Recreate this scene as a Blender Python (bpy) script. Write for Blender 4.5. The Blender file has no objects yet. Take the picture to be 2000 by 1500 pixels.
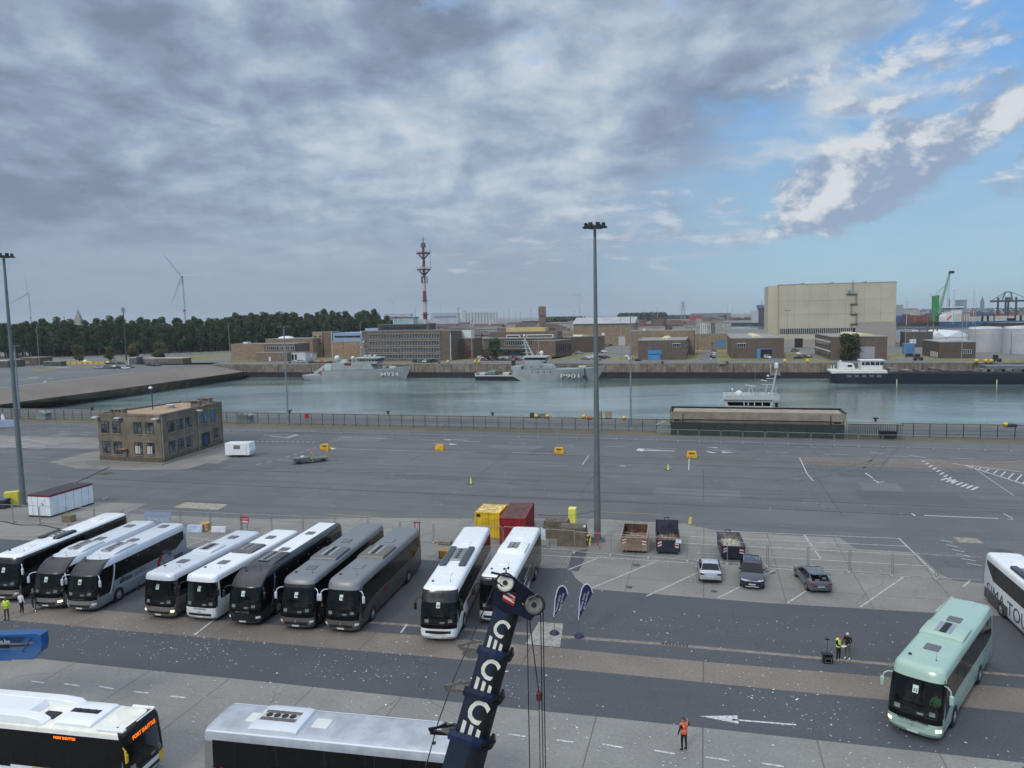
import bpy, math, random
from mathutils import Vector, Matrix, noise as mnoise
R=math.radians; PI=math.pi
sc=bpy.context.scene; COL=sc.collection
# ------------------------------------------------------------------ camera
F=1450.0; H=21.7; ROLL=0.019; PITCH=math.atan((750-618)/F)
cam=bpy.data.objects.new('camera',bpy.data.cameras.new('camera')); COL.objects.link(cam); sc.camera=cam
cam.data.sensor_width=36; cam.data.lens=36*F/2000; cam.data.clip_start=0.3; cam.data.clip_end=30000
cam.location=(0,0,H)
cam.rotation_euler=(Matrix.Rotation(PI/2-PITCH,4,'X')@Matrix.Rotation(-ROLL,4,'Z')).to_euler()
sc.render.resolution_x=1024; sc.render.resolution_y=768
_cr,_sr=math.cos(ROLL),math.sin(ROLL); _cp,_sp=math.cos(PITCH),math.sin(PITCH)
def ray(x,y):
    a=(x-1000)/F; b=(750-y)/F; u=a*_cr+b*_sr; v=-a*_sr+b*_cr
    return Vector((u,_cp+v*_sp,-_sp+v*_cp))
def G(x,y,z=0.0):
    "ground point (height z) seen at photograph pixel x,y"
    r=ray(x,y); t=(z-H)/r.z; return Vector((r.x*t,r.y*t,z))
def PY(x,y,Y):
    r=ray(x,y); t=Y/r.y; return Vector((r.x*t,Y,H+r.z*t))
def HT(x,y,x2,y2,z=0.0):
    a=G(x,y,z); r=ray(x2,y2); return H+r.z*math.hypot(a.x,a.y)/math.hypot(r.x,r.y)
def HY(y,x,Y): return PY(x,y,Y).z
# ------------------------------------------------------------------ view, sun
sc.view_settings.view_transform='Standard'; sc.view_settings.look='None'
sc.view_settings.exposure=0.0; sc.view_settings.gamma=1.0
SUN_EL,SUN_AZ=R(38),R(215)
sun=bpy.data.objects.new('sun',bpy.data.lights.new('sun','SUN')); COL.objects.link(sun)
sun.data.energy=1.5; sun.data.angle=R(14); sun.data.color=(1.0,0.95,0.88)
_sd=Vector((math.sin(SUN_AZ)*math.cos(SUN_EL),math.cos(SUN_AZ)*math.cos(SUN_EL),math.sin(SUN_EL)))
sun.rotation_euler=_sd.to_track_quat('Z','Y').to_euler(); sun.location=(0,0,80)
def lin(c): 
    return tuple((x/12.92 if x<=.04045 else ((x+.055)/1.055)**2.4) for x in (v/255 for v in c))
def C4(c): return (*c,1.0)
# ------------------------------------------------------------------ node expressions
class X:
    def __init__(s,nt,k): s.nt=nt; s.k=k
    def _m(s,op,*o):
        n=s.nt.nodes.new('ShaderNodeMath'); n.operation=op
        for i,v in enumerate((s,)+o):
            if isinstance(v,X): s.nt.links.new(v.k,n.inputs[i])
            else: n.inputs[i].default_value=v
        return X(s.nt,n.outputs[0])
    def __add__(s,o): return s._m('ADD',o)
    def __sub__(s,o): return s._m('SUBTRACT',o)
    def __mul__(s,o): return s._m('MULTIPLY',o)
    def __truediv__(s,o): return s._m('DIVIDE',o)
    def mx(s,o): return s._m('MAXIMUM',o)
    def mn(s,o): return s._m('MINIMUM',o)
    def f(s,op,*o): return s._m(op,*o)
    def ss(s,a,b,c=0.0,d=1.0):
        n=s.nt.nodes.new('ShaderNodeMapRange'); n.interpolation_type='SMOOTHSTEP'
        s.nt.links.new(s.k,n.inputs[0])
        for i,v in enumerate((a,b,c,d)): n.inputs[i+1].default_value=v
        return X(s.nt,n.outputs[0])
def vec(nt,a,b,c):
    n=nt.nodes.new('ShaderNodeCombineXYZ')
    for i,v in enumerate((a,b,c)):
        if isinstance(v,X): nt.links.new(v.k,n.inputs[i])
        else: n.inputs[i].default_value=v
    return n.outputs[0]
def noi(nt,v,scale,detail=6,rough=.55,dist=0.0,dim='3D'):
    n=nt.nodes.new('ShaderNodeTexNoise'); n.inputs['Scale'].default_value=scale; n.inputs['Detail'].default_value=detail
    n.inputs['Roughness'].default_value=rough; n.inputs['Distortion'].default_value=dist
    if v is not None: nt.links.new(v,n.inputs['Vector'])
    return X(nt,n.outputs['Fac'])
def mix(nt,fac,a,b,bt='MIX'):
    n=nt.nodes.new('ShaderNodeMix'); n.data_type='RGBA'; n.blend_type=bt
    if isinstance(fac,X): nt.links.new(fac.k,n.inputs[0])
    else: n.inputs[0].default_value=fac
    for i,v in ((6,a),(7,b)):
        if isinstance(v,(tuple,list)): n.inputs[i].default_value=C4(v) if len(v)==3 else v
        else: nt.links.new(v,n.inputs[i])
    return n.outputs[2]
# ------------------------------------------------------------------ sky
W=bpy.data.worlds.new('World'); sc.world=W; W.use_nodes=True; nt=W.node_tree
bg=nt.nodes['Background']; bg.inputs['Strength'].default_value=0.1
sky=nt.nodes.new('ShaderNodeTexSky'); sky.sky_type='NISHITA'; sky.sun_disc=False
sky.sun_elevation=SUN_EL; sky.sun_rotation=SUN_AZ
tc=nt.nodes.new('ShaderNodeTexCoord'); sp=nt.nodes.new('ShaderNodeSeparateXYZ'); nt.links.new(tc.outputs['Generated'],sp.inputs[0])
dx,dy,dz=(X(nt,sp.outputs[i]) for i in range(3))
hh=(dx*dx+dy*dy).f('SQRT').mx(.001)
az=dx.f('ARCTAN2',dy); el=(dz/hh).mx(0.0)
q=dz.mx(0)+.25
def PV(ox=0,oy=0,sx=1.0,sy=1.0,k=0.0): return vec(nt,dx*sx/q+ox,dy*sy/q+oy,k)
nA=noi(nt,PV(3.1,.4),.62,3,.5,.4); nB=noi(nt,PV(),2.6,10,.60,.15); nB2=noi(nt,PV(.04,-.06),2.6,10,.60,.15)
nC=noi(nt,PV(7.3,2.1,k=1.7),7.0,9,.62,.15); nG=noi(nt,PV(1.3,5.1,k=3.3),1.1,4,.5,.6)
AV=lambda oa=0,oe=0: vec(nt,az+oa,el*1.6+oe,.3)
nD=noi(nt,AV(),8.0,9,.60,.35); nD2=noi(nt,AV(-.018,.024),8.0,9,.60,.35); nE=noi(nt,AV(),27.0,7,.62,.3)
nF=noi(nt,vec(nt,az*2.0+el*1.2,el*9,4.4),5.0,9,.62,.6)
def gauss(a0,e0,ra,re,rot=0.0):
    c,s=math.cos(rot),math.sin(rot)
    A=az-a0; E=el-e0
    p=(A*c+E*s)/ra; r=(E*c-A*s)/re
    return (p*p+r*r)
def blob(*g): return gauss(*g)*-1.0+1.0
# overcast sheet, thinning to blue on the right
sline=el-((az-.17)*.46+.128)
s2=(az*-1.0+.10)
cov=((sline.mx(s2)+(nB-.5)*.50+(nD-.5)*.42)).ss(-.07,.10)
blue=mix(nt,el.ss(.0,.34),lin((166,202,221)),lin((124,179,238)))
blue=mix(nt,(nF*.6+nE*.4).ss(.45,.75,0,.35),blue,lin((190,210,228)))
blue=mix(nt,az.ss(.0,.42),lin((152,172,196)),blue)
emb=(nB-nB2)*5.0+(nC-.5)*1.1+(nD-nD2)*2.2
t=(nA-.5)*1.35+(nB-.5)*.55+emb*.22+(nD-.5)*.42+.54
for g,w_ in (((.24,.235,.16,.07,.42),-.50),((-.45,.35,.13,.11,-1.0),-.26),((-.11,.40,.10,.10,.3),-.36),((.40,.33,.2,.04,.2),-.12),((-.55,.13,.3,.06,0),-.20)): t=t+blob(*g).mx(0)*w_
for g,w_ in (((.03,.335,.05,.05,.4),.25),((.12,.30,.07,.035,.6),.22),((-.36,.36,.05,.05,0),.30),((-.52,.33,.05,.045,-.6),.32),((-.09,.24,.07,.03,.2),.14),((.35,.295,.10,.018,.25),.3),((-.22,.235,.09,.03,.1),.10)): t=t+blob(*g).mx(0)*w_
t=(t-.5)*el.ss(.02,.20,.30,1.0)+.5
cr_=nt.nodes.new('ShaderNodeValToRGB'); nt.links.new(t.k,cr_.inputs[0]); e_=cr_.color_ramp.elements
e_[0].position=.10; e_[0].color=C4(lin((128,144,166))); e_[1].position=.98; e_[1].color=C4(lin((216,223,231)))
for p_,c_ in ((.36,(145,162,186)),(.56,(164,182,203)),(.74,(186,202,217))): x_=e_.new(p_-.03); x_.color=C4(lin(c_))
cl=cr_.outputs[0]
gap=(nG*.6+nC*.4+(nD-.5)*.3).ss(.58,.66)*el.ss(.12,.26)
cl=mix(nt,gap*.55,cl,lin((158,191,232)))
low=el.ss(.02,.14,1,0)
cl=mix(nt,low*.75,cl,lin((147,165,188)))
cl=mix(nt,((nF-.5)*2.4+.1).ss(.1,.9)*low*.35,cl,lin((172,186,205)))
col=mix(nt,cov,blue,cl)
# streaks under the sheet
st=((nF-.5)*1.6+(nD-.5)*.7+blob(.22,.115,.34,.06,.12)*.26).ss(.10,.42)*el.ss(.02,.06)*az.ss(.40,.60,1,0)
col=mix(nt,st*.9,col,mix(nt,((nF-.5)*1.2+emb*.6+.45).ss(.1,.9),lin((150,167,193)),lin((205,214,226))))
# wisps and heaped clouds in the blue
for (a0,e0,ra,re,rot,pw) in ((.445,.158,.150,.062,.33,1.5),(.555,.205,.09,.03,.55,.95),(.62,.145,.09,.045,.2,.95),(.50,.292,.11,.030,.12,.72),(.385,.285,.09,.022,.1,.66),(.45,.24,.06,.014,.0,.7),(.56,.245,.05,.018,.1,.72),(.655,.30,.06,.015,.1,.72),(.60,.36,.10,.03,.1,.75),(.37,.118,.07,.022,.5,.85)):
    dns=blob(a0,e0,ra,re,rot)*pw+(nD-.5)*2.6+(nE-.5)*2.0-.10
    al=dns.ss(.0,.75)
    c,s=math.cos(rot),math.sin(rot)
    lit=((el-e0)*(.30/re)-(az-a0)*(.22/ra)+(nD-nD2)*7.0+(nE-.5)*1.6+.30).ss(-.05,1.05)
    col=mix(nt,al*(.96 if pw>.8 else .85),col,mix(nt,lit,lin((152,170,197)),lin((224,228,232))))
# brighter overhead, as an overcast sky is; pale haze along the horizon
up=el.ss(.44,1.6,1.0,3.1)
col=mix(nt,el.ss(.44,.9,0,.85),col,lin((187,191,197)))
hz=el.ss(.0,.05,.45,0)
col=mix(nt,hz,col,mix(nt,az.ss(.1,.45),lin((143,163,184)),lin((158,193,212))))
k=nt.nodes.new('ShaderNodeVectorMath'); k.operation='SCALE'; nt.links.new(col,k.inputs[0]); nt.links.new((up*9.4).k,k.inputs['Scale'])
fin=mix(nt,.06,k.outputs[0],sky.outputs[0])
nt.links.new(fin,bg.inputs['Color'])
W.cycles.sampling_method='MANUAL'; W.cycles.sample_map_resolution=512
# ------------------------------------------------------------------ materials
_mc={}
def mat(rgb,rough=.6,metal=0.0,var=.12,vs=1.5,bump=0.0,bs=20,srgb=True,spec=.5,coat=0.0,emit=0.0,streak=0.0,alpha=1.0,key=None):
    kk=(tuple(rgb),rough,metal,var,vs,bump,bs,srgb,spec,coat,emit,streak,alpha)
    if kk in _mc: return _mc[kk]
    c=lin(rgb) if srgb else rgb
    m=bpy.data.materials.new('surface'); m.use_nodes=True; n=m.node_tree; b=n.nodes['Principled BSDF']
    b.inputs['Base Color'].default_value=C4(c); b.inputs['Roughness'].default_value=rough; b.inputs['Metallic'].default_value=metal
    b.inputs['Specular IOR Level'].default_value=spec; b.inputs['Coat Weight'].default_value=coat; b.inputs['Coat Roughness'].default_value=.08
    if emit: b.inputs['Emission Color'].default_value=C4(c); b.inputs['Emission Strength'].default_value=emit
    if alpha<1: b.inputs['Alpha'].default_value=alpha
    if var or bump or streak:
        t=n.nodes.new('ShaderNodeTexCoord'); o=t.outputs['Object']
        if var:
            v=noi(n,o,vs,5,.65)
            c2=tuple(x*(1-var*1.6) for x in c); c3=tuple(min(1,x*(1+var)) for x in c)
            out=mix(n,v.ss(.3,.7),c2,c3)
            if streak:
                mp=n.nodes.new('ShaderNodeMapping'); mp.inputs['Scale'].default_value=(1.2,1.2,.12); n.links.new(o,mp.inputs[0])
                w=noi(n,mp.outputs[0],1.0,5,.7)
                out=mix(n,w.ss(.42,.72,0,streak),out,tuple(x*.35 for x in c))
            n.links.new(out,b.inputs['Base Color'])
            n.links.new(v.ss(.3,.7,max(.03,rough-.1),min(1,rough+.12)).k,b.inputs['Roughness'])
        if bump:
            bp=n.nodes.new('ShaderNodeBump'); bp.inputs['Strength'].default_value=bump; bp.inputs['Distance'].default_value=.05
            n.links.new(noi(n,o,bs,6,.6).k,bp.inputs['Height']); n.links.new(bp.outputs[0],b.inputs['Normal'])
    _mc[kk]=m; return m
# ------------------------------------------------------------------ mesh building
class MB:
    def __init__(s): s.v=[]; s.f=[]; s.mi=[]; s.cm=0
    def add(s,vs,fs):
        o=len(s.v); s.v+=[tuple(p) for p in vs]
        for f in fs: s.f.append([i+o for i in f]); s.mi.append(s.cm)
        return s
    def box(s,x0,x1,y0,y1,z0,z1):
        return s.add([(x0,y0,z0),(x1,y0,z0),(x1,y1,z0),(x0,y1,z0),(x0,y0,z1),(x1,y0,z1),(x1,y1,z1),(x0,y1,z1)],
            [(0,3,2,1),(4,5,6,7),(0,1,5,4),(1,2,6,5),(2,3,7,6),(3,0,4,7)])
    def prism(s,pts,z0,z1,top=None):
        n=len(pts); top=top or pts
        return s.add([(p[0],p[1],z0) for p in pts]+[(p[0],p[1],z1) for p in top],
            [list(range(n))[::-1],list(range(n,2*n))]+[(i,(i+1)%n,n+(i+1)%n,n+i) for i in range(n)])
    def ext(s,pts,ax,a0,a1):
        "outline in the plane across axis ax, extruded a0..a1"
        def mk(p,a): return (a,p[0],p[1]) if ax=='x' else ((p[0],a,p[1]) if ax=='y' else (p[0],p[1],a))
        n=len(pts)
        return s.add([mk(p,a0) for p in pts]+[mk(p,a1) for p in pts],
            [list(range(n))[::-1],list(range(n,2*n))]+[(i,(i+1)%n,n+(i+1)%n,n+i) for i in range(n)])
    def cyl(s,p,q,r0,r1=None,n=10):
        r1=r0 if r1 is None else r1; p=Vector(p); q=Vector(q); d=(q-p).normalized()
        a=d.orthogonal().normalized(); b=d.cross(a)
        vs=[p+(a*math.cos(t)+b*math.sin(t))*r0 for t in (2*PI*i/n for i in range(n))]+[q+(a*math.cos(t)+b*math.sin(t))*r1 for t in (2*PI*i/n for i in range(n))]
        return s.add(vs,[list(range(n))[::-1],list(range(n,2*n))]+[(i,(i+1)%n,n+(i+1)%n,n+i) for i in range(n)])
    def bar(s,p,q,w,h=None):
        h=h or w; p=Vector(p); q=Vector(q); d=(q-p).normalized()
        up=Vector((0,0,1)) if abs(d.z)<.95 else Vector((0,1,0))
        a=d.cross(up).normalized()*w/2; b=a.cross(d).normalized()*h/2
        return s.add([p-a-b,p+a-b,p+a+b,p-a+b,q-a-b,q+a-b,q+a+b,q-a+b],[(0,3,2,1),(4,5,6,7),(0,1,5,4),(1,2,6,5),(2,3,7,6),(3,0,4,7)])
    def path(s,pts,r,n=6):
        for a,b in zip(pts,pts[1:]): s.cyl(a,b,r,r,n)
        return s
    def ring(s,c,ax,R_,r,n=20,m=6):
        c=Vector(c); ax=Vector(ax).normalized(); a=ax.orthogonal().normalized(); b=ax.cross(a); vs=[];fs=[]
        for i in range(n):
            t=2*PI*i/n; d=a*math.cos(t)+b*math.sin(t)
            for j in range(m):
                u=2*PI*j/m; vs.append(c+d*(R_+r*math.cos(u))+ax*r*math.sin(u))
        for i in range(n):
            for j in range(m): fs.append((i*m+j,((i+1)%n)*m+j,((i+1)%n)*m+(j+1)%m,i*m+(j+1)%m))
        return s.add(vs,fs)
    def sph(s,c,r,n=10,m=7,sx=1,sy=1,sz=1,z0=-1):
        vs=[];fs=[]
        for i in range(m+1):
            ph=-PI/2+PI*i/m
            if z0>-1: ph=math.asin(z0)+(PI/2-math.asin(z0))*i/m
            for j in range(n):
                t=2*PI*j/n; vs.append((c[0]+r*sx*math.cos(ph)*math.cos(t),c[1]+r*sy*math.cos(ph)*math.sin(t),c[2]+r*sz*math.sin(ph)))
        for i in range(m):
            for j in range(n): fs.append((i*n+j,i*n+(j+1)%n,(i+1)*n+(j+1)%n,(i+1)*n+j))
        return s.add(vs,fs)
    def loft(s,rings,cap=True,close=True):
        n=len(rings[0]); vs=[p for r in rings for p in r]; fs=[]
        for i in range(len(rings)-1):
            for j in range(n if close else n-1): fs.append((i*n+j,i*n+(j+1)%n,(i+1)*n+(j+1)%n,(i+1)*n+j))
        if cap: fs+= [list(range(n))[::-1],list(range((len(rings)-1)*n,len(rings)*n))]
        return s.add(vs,fs)
    def mesh(s,name,mats,smooth=0):
        me=bpy.data.meshes.new(name); me.from_pydata(s.v,[],s.f)
        for m in (mats if isinstance(mats,(list,tuple)) else [mats]): me.materials.append(m)
        if isinstance(mats,(list,tuple)) and len(mats)>1: me.polygons.foreach_set('material_index',s.mi)
        me.update()
        if smooth: 
            me.shade_smooth()
            me.set_sharp_from_angle(angle=R(smooth if smooth>1 else 35))
        return me
    def obj(s,name,mats,parent=None,smooth=0,bev=0.0,loc=None,rz=0.0,seg=2):
        o=bpy.data.objects.new(name,s.mesh(name,mats,smooth)); COL.objects.link(o)
        if parent: o.parent=parent
        if loc is not None: o.location=loc
        if rz: o.rotation_euler=(0,0,rz)
        if bev:
            b=o.modifiers.new('bevel','BEVEL'); b.width=bev; b.segments=seg; b.limit_method='ANGLE'; b.angle_limit=R(35); b.harden_normals=False
        return o
def tag(o,label=None,cat=None,group=None,kind=None):
    if label: o['label']=label
    if cat: o['category']=cat
    if group: o['group']=group
    if kind: o['kind']=kind
    return o
def thing(name,label,cat,loc=(0,0,0),rz=0.0,group=None):
    o=bpy.data.objects.new(name,None); COL.objects.link(o); o.location=loc; o.rotation_euler=(0,0,rz)
    o.empty_display_size=.2
    return tag(o,label,cat,group)
_kids={}
def dup(root,loc,rz=None,label=None,group=None,scale=None):
    r=root.copy(); COL.objects.link(r); r.location=loc
    if rz is not None: r.rotation_euler=(0,0,rz)
    if label: r['label']=label
    if group: r['group']=group
    if scale is not None: r.scale=scale if isinstance(scale,tuple) else (scale,)*3
    for ch in list(root.children):
        c=ch.copy(); COL.objects.link(c); c.parent=r
        for g in ch.children: d=g.copy(); COL.objects.link(d); d.parent=c
    return r
def text_mesh(txt,size,ext=.004,shear=0.0,bold=0.0,space=1.0):
    cu=bpy.data.curves.new('t','FONT'); cu.body=txt; cu.size=size; cu.extrude=ext; cu.align_x='LEFT'; cu.shear=shear; cu.offset=bold; cu.space_character=space
    cu.resolution_u=3
    o=bpy.data.objects.new('t',cu); COL.objects.link(o)
    dg=bpy.context.evaluated_depsgraph_get(); me=bpy.data.meshes.new_from_object(o.evaluated_get(dg))
    bpy.data.objects.remove(o); bpy.data.curves.remove(cu); return me
def text(name,txt,size,m,parent,loc,xdir,ydir,ext=.004,shear=0.0,bold=0.0,fit=None,space=1.0):
    "lettering: xdir is the reading direction, ydir the letters' up"
    me=text_mesh(txt,size,ext,shear,bold,space); me.materials.clear(); me.materials.append(m)
    x=Vector(xdir).normalized(); y=Vector(ydir); y=(y-x*y.dot(x)).normalized(); z=x.cross(y)
    w=max(v.co.x for v in me.vertices)-min(v.co.x for v in me.vertices)
    sx=fit/w if fit else 1
    o=bpy.data.objects.new(name,me); COL.objects.link(o); o.parent=parent
    M=Matrix((x*sx,y,z)).transposed().to_4x4(); M.translation=Vector(loc); o.matrix_local=M
    return o
UA=R(-15.2)                       # direction of the quays
U=Vector((math.cos(UA),math.sin(UA),0)); V=Vector((-math.sin(UA),math.cos(UA),0))
random.seed(7)
rnd=random.random
def ru(a,b): return a+(b-a)*random.random()
UA=R(-14.6); U=Vector((math.cos(UA),math.sin(UA),0)); V=Vector((-math.sin(UA),math.cos(UA),0))
ZW=-6.2
N0=G(1000,813); F0=G(1000,711.3)
def NL(u): return N0+U*u
def FL(u): return F0+U*u
# ---------------------------------------------------------- ground materials
def gmat(c,dark=.72,lite=1.18,grain=.25,streak=.0,slab=None,rough=.85,stain=.25,bump=.12,warm=None,crack=0.0):
    c=lin(c); m=bpy.data.materials.new('paving'); m.use_nodes=True; n=m.node_tree; b=n.nodes['Principled BSDF']
    t=n.nodes.new('ShaderNodeTexCoord'); o=t.outputs['Object']
    mp=n.nodes.new('ShaderNodeMapping'); mp.vector_type='POINT'; mp.inputs['Rotation'].default_value=(0,0,-UA); n.links.new(o,mp.inputs[0]); uv=mp.outputs[0]
    big=noi(n,uv,.035,4,.55); med=noi(n,uv,.28,6,.6); fine=noi(n,uv,5.5,4,.7); gr=noi(n,uv,38,2,.6)
    mp2=n.nodes.new('ShaderNodeMapping'); mp2.inputs['Scale'].default_value=(.05,1.1,1); n.links.new(uv,mp2.inputs[0])
    sk=noi(n,mp2.outputs[0],.45,5,.62)
    v=(big*.5+med*.5).ss(.33,.67)
    out=mix(n,v,tuple(x*dark for x in c),tuple(x*lite for x in c))
    if warm: out=mix(n,big.ss(.42,.66,0,.8),out,lin(warm))
    out=mix(n,sk.ss(.45,.7,0,streak),out,tuple(x*.62 for x in c))
    out=mix(n,(gr*.5+fine*.5).ss(.3,.7),mix(n,1.0,out,(1-grain,)*3,'MULTIPLY'),mix(n,1.0,out,(1+grain,)*3,'MULTIPLY'))
    bl=noi(n,uv,.55,7,.7,1.2)
    out=mix(n,bl.ss(.60,.74,0,stain*2),out,tuple(x*.45 for x in c))
    h=fine
    if slab:
        su,sv=slab; s=n.nodes.new('ShaderNodeSeparateXYZ'); n.links.new(uv,s.inputs[0])
        gx=(X(n,s.outputs[0])/su).f('FRACT'); gy=(X(n,s.outputs[1])/sv).f('FRACT')
        e=(gx.mn(gx*-1.0+1.0)*su).mn(gy.mn(gy*-1.0+1.0)*sv)
        out=mix(n,e.ss(.015,.06,.75,0),out,tuple(x*.35 for x in c))
        cell=n.nodes.new('ShaderNodeTexWhiteNoise'); cell.noise_dimensions='2D'
        n.links.new(vec(n,(X(n,s.outputs[0])/su).f('FLOOR'),(X(n,s.outputs[1])/sv).f('FLOOR'),0.0),cell.inputs['Vector'])
        out=mix(n,X(n,cell.outputs[0])*.22,out,tuple(x*.6 for x in c))
    if crack:
        vo=n.nodes.new('ShaderNodeTexVoronoi'); vo.feature='DISTANCE_TO_EDGE'; vo.inputs['Scale'].default_value=.13
        wv=n.nodes.new('ShaderNodeVectorMath'); wv.operation='ADD'; n.links.new(uv,wv.inputs[0])
        nz=n.nodes.new('ShaderNodeTexNoise'); nz.inputs['Scale'].default_value=.6; n.links.new(uv,nz.inputs['Vector']); 
        sc2=n.nodes.new('ShaderNodeVectorMath'); sc2.operation='SCALE'; sc2.inputs['Scale'].default_value=1.1; n.links.new(nz.outputs['Color'],sc2.inputs[0]); n.links.new(sc2.outputs[0],wv.inputs[1])
        n.links.new(wv.outputs[0],vo.inputs['Vector'])
        out=mix(n,X(n,vo.outputs[0]).ss(.001,.005,crack,0)*noi(n,uv,.09,2,.5).ss(.48,.6),out,tuple(x*.3 for x in c))
    n.links.new(out,b.inputs['Base Color']); n.links.new(med.ss(.3,.7,rough-.12,rough+.08).k,b.inputs['Roughness'])
    bp=n.nodes.new('ShaderNodeBump'); bp.inputs['Strength'].default_value=bump; bp.inputs['Distance'].default_value=.02
    n.links.new(h.k,bp.inputs['Height']); n.links.new(bp.outputs[0],b.inputs['Normal'])
    return m
M_ASPH=gmat((94,96,98),streak=.6,stain=.34,dark=.80,lite=1.14)
M_ASPH2=gmat((74,77,82),streak=.2,stain=.3,dark=.84,lite=1.12,crack=.5)
M_CONC=gmat((129,128,124),slab=(6.0,5.0),dark=.78,lite=1.12,stain=.35,crack=.7,streak=.3)
M_CONCF=gmat((131,131,128),slab=(5.6,40.0),dark=.80,lite=1.12,stain=.25,crack=.9)
M_BROWN=gmat((120,113,105),slab=(11.0,60.0),dark=.72,lite=1.14,stain=.35,warm=(126,115,105),grain=.35)
M_PAINT=mat((190,192,194),.7,var=.3,vs=6); M_PAINTY=mat((196,186,120),.7,var=.3,vs=6); M_PAINTOLD=mat((142,144,146),.8,var=.25,vs=8)
def sheet(name,pts,z,m,kind='structure',label=None):
    mb=MB(); mb.add([(p[0],p[1],z) for p in pts],[list(range(len(pts)))])
    o=mb.obj(name,m); n=o.data.polygons[0].normal
    if n.z<0: o.data.flip_normals()
    tag(o,kind=kind); return o
def pix(name,pp,z,m): return sheet(name,[G(x,y) for x,y in pp],z,m)
# ---------------------------------------------------------- water
m=bpy.data.materials.new('harbour_water'); m.use_nodes=True; n=m.node_tree; b=n.nodes['Principled BSDF']
b.inputs['IOR'].default_value=1.45; b.inputs['Roughness'].default_value=.11; b.inputs['Specular IOR Level'].default_value=1.0
t=n.nodes.new('ShaderNodeTexCoord'); mp=n.nodes.new('ShaderNodeMapping'); mp.inputs['Rotation'].default_value=(0,0,-UA); mp.inputs['Scale'].default_value=(.45,1.0,1); n.links.new(t.outputs['Object'],mp.inputs[0])
w1=noi(n,mp.outputs[0],.9,4,.6,.4); w2=noi(n,mp.outputs[0],.13,3,.5,.6); w3=noi(n,mp.outputs[0],3.5,3,.6)
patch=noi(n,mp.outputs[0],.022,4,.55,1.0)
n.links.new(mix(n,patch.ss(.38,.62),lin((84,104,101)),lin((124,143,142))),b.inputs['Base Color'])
n.links.new(patch.ss(.4,.62,.05,.17).k,b.inputs['Roughness'])
bp=n.nodes.new('ShaderNodeBump'); bp.inputs['Strength'].default_value=.55; bp.inputs['Distance'].default_value=.25
n.links.new((w1*.55+w2*.7+w3*.12).k,bp.inputs['Height']); n.links.new(bp.outputs[0],b.inputs['Normal'])
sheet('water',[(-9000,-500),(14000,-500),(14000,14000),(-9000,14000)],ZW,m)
# ---------------------------------------------------------- near quay platform (also its wall)
def extr(name,pts,z0,z1,m,m2):
    mb=MB(); n=len(pts); mb.add([(p[0],p[1],z1) for p in pts],[list(range(n))]); mb.cm=1
    mb.add([(p[0],p[1],z0) for p in pts]+[(p[0],p[1],z1) for p in pts],[(i,(i+1)%n,n+(i+1)%n,n+i) for i in range(n)])
    o=mb.obj(name,[m,m2]); tag(o,kind='structure'); return o
M_QWALL=mat((126,116,104),.85,var=.35,vs=.25,streak=.75)
M_QWET=mat((44,42,38),.6,var=.3,vs=.4,streak=.5)
extr('ground',[NL(-700),NL(-700)-V*330,NL(700)-V*330,NL(700)],-9,0,M_ASPH,M_QWALL)
# far land (naval base side)
M_LAND=gmat((108,107,103),streak=.3,stain=.2,dark=.85)
M_GRASS=gmat((104,102,66),dark=.75,lite=1.15,grain=.3,stain=.3,warm=(122,112,74))
M_FARASPH=gmat((104,106,110),streak=.3,stain=.2)
A_=[NL(-187)*1.0,G(0,758),G(260,728),G(405,713.2)]
A3=FL((A_[3]-F0).dot(U))
shore=[G(2400,655),G(1745,647.5),G(1340,641)]
join=G(1338,630.5); far=[Vector((9000,12500,0)),Vector((-9000,13000,0))]
lnd=[NL(-700),A_[0],A_[1],A_[2],A3,FL(900)]+[shore[0]+Vector((300,0,0))]+shore+[join,far[0]*.5+far[1]*.5+Vector((1500,0,0)),far[1],Vector((-9000,NL(-700).y,0))]
extr('naval_base_ground',lnd,-9,-.01,M_LAND,M_QWALL)
extr('far_shore_ground',[join+Vector((.5,-1,0)),G(1850,637.5,ZW)*1.0,G(2500,646,ZW)*1.0,Vector((12000,3000,0)),Vector((12000,12500,0)),far[0]*.5+far[1]*.5+Vector((1501,0,0))],-9,-.015,M_LAND,M_QWET)
pix('car_park',[(-300,722),(75,716),(250,711.5),(436,707),(405,713.1),(260,727.6),(0,757.5),(-300,792)],.0,gmat((98,101,102),streak=.4,stain=.25))
# concrete ramp and wet foot of the left bank
B_=[Vector((-171,180,-2.5)),G(0,790,-2.5),G(250,757,-2.5),G(475,726,-2.5)]; C_=[Vector((-166,190,-7)),G(60,800,-7),G(300,769.5,-7),G(490,737.5,-7)]
M_BANK=gmat((112,104,97),streak=.35,stain=.3,dark=.75); M_BANKW=mat((112,97,78),.7,var=.35,vs=.2,bump=.6,bs=1.5)
A3b=A3+V*.5
tag(MB().add([A_[0],A_[1],A_[2],A3b]+B_,[(0,4,5,1),(1,5,6,2),(2,6,7,3)]).obj('sloping_bank',M_BANK),kind='structure')
tag(MB().add([Vector(p) for p in B_]+C_,[(0,4,5,1),(1,5,6,2),(2,6,7,3)]).obj('wet_bank_foot',M_BANKW),kind='structure')
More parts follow.
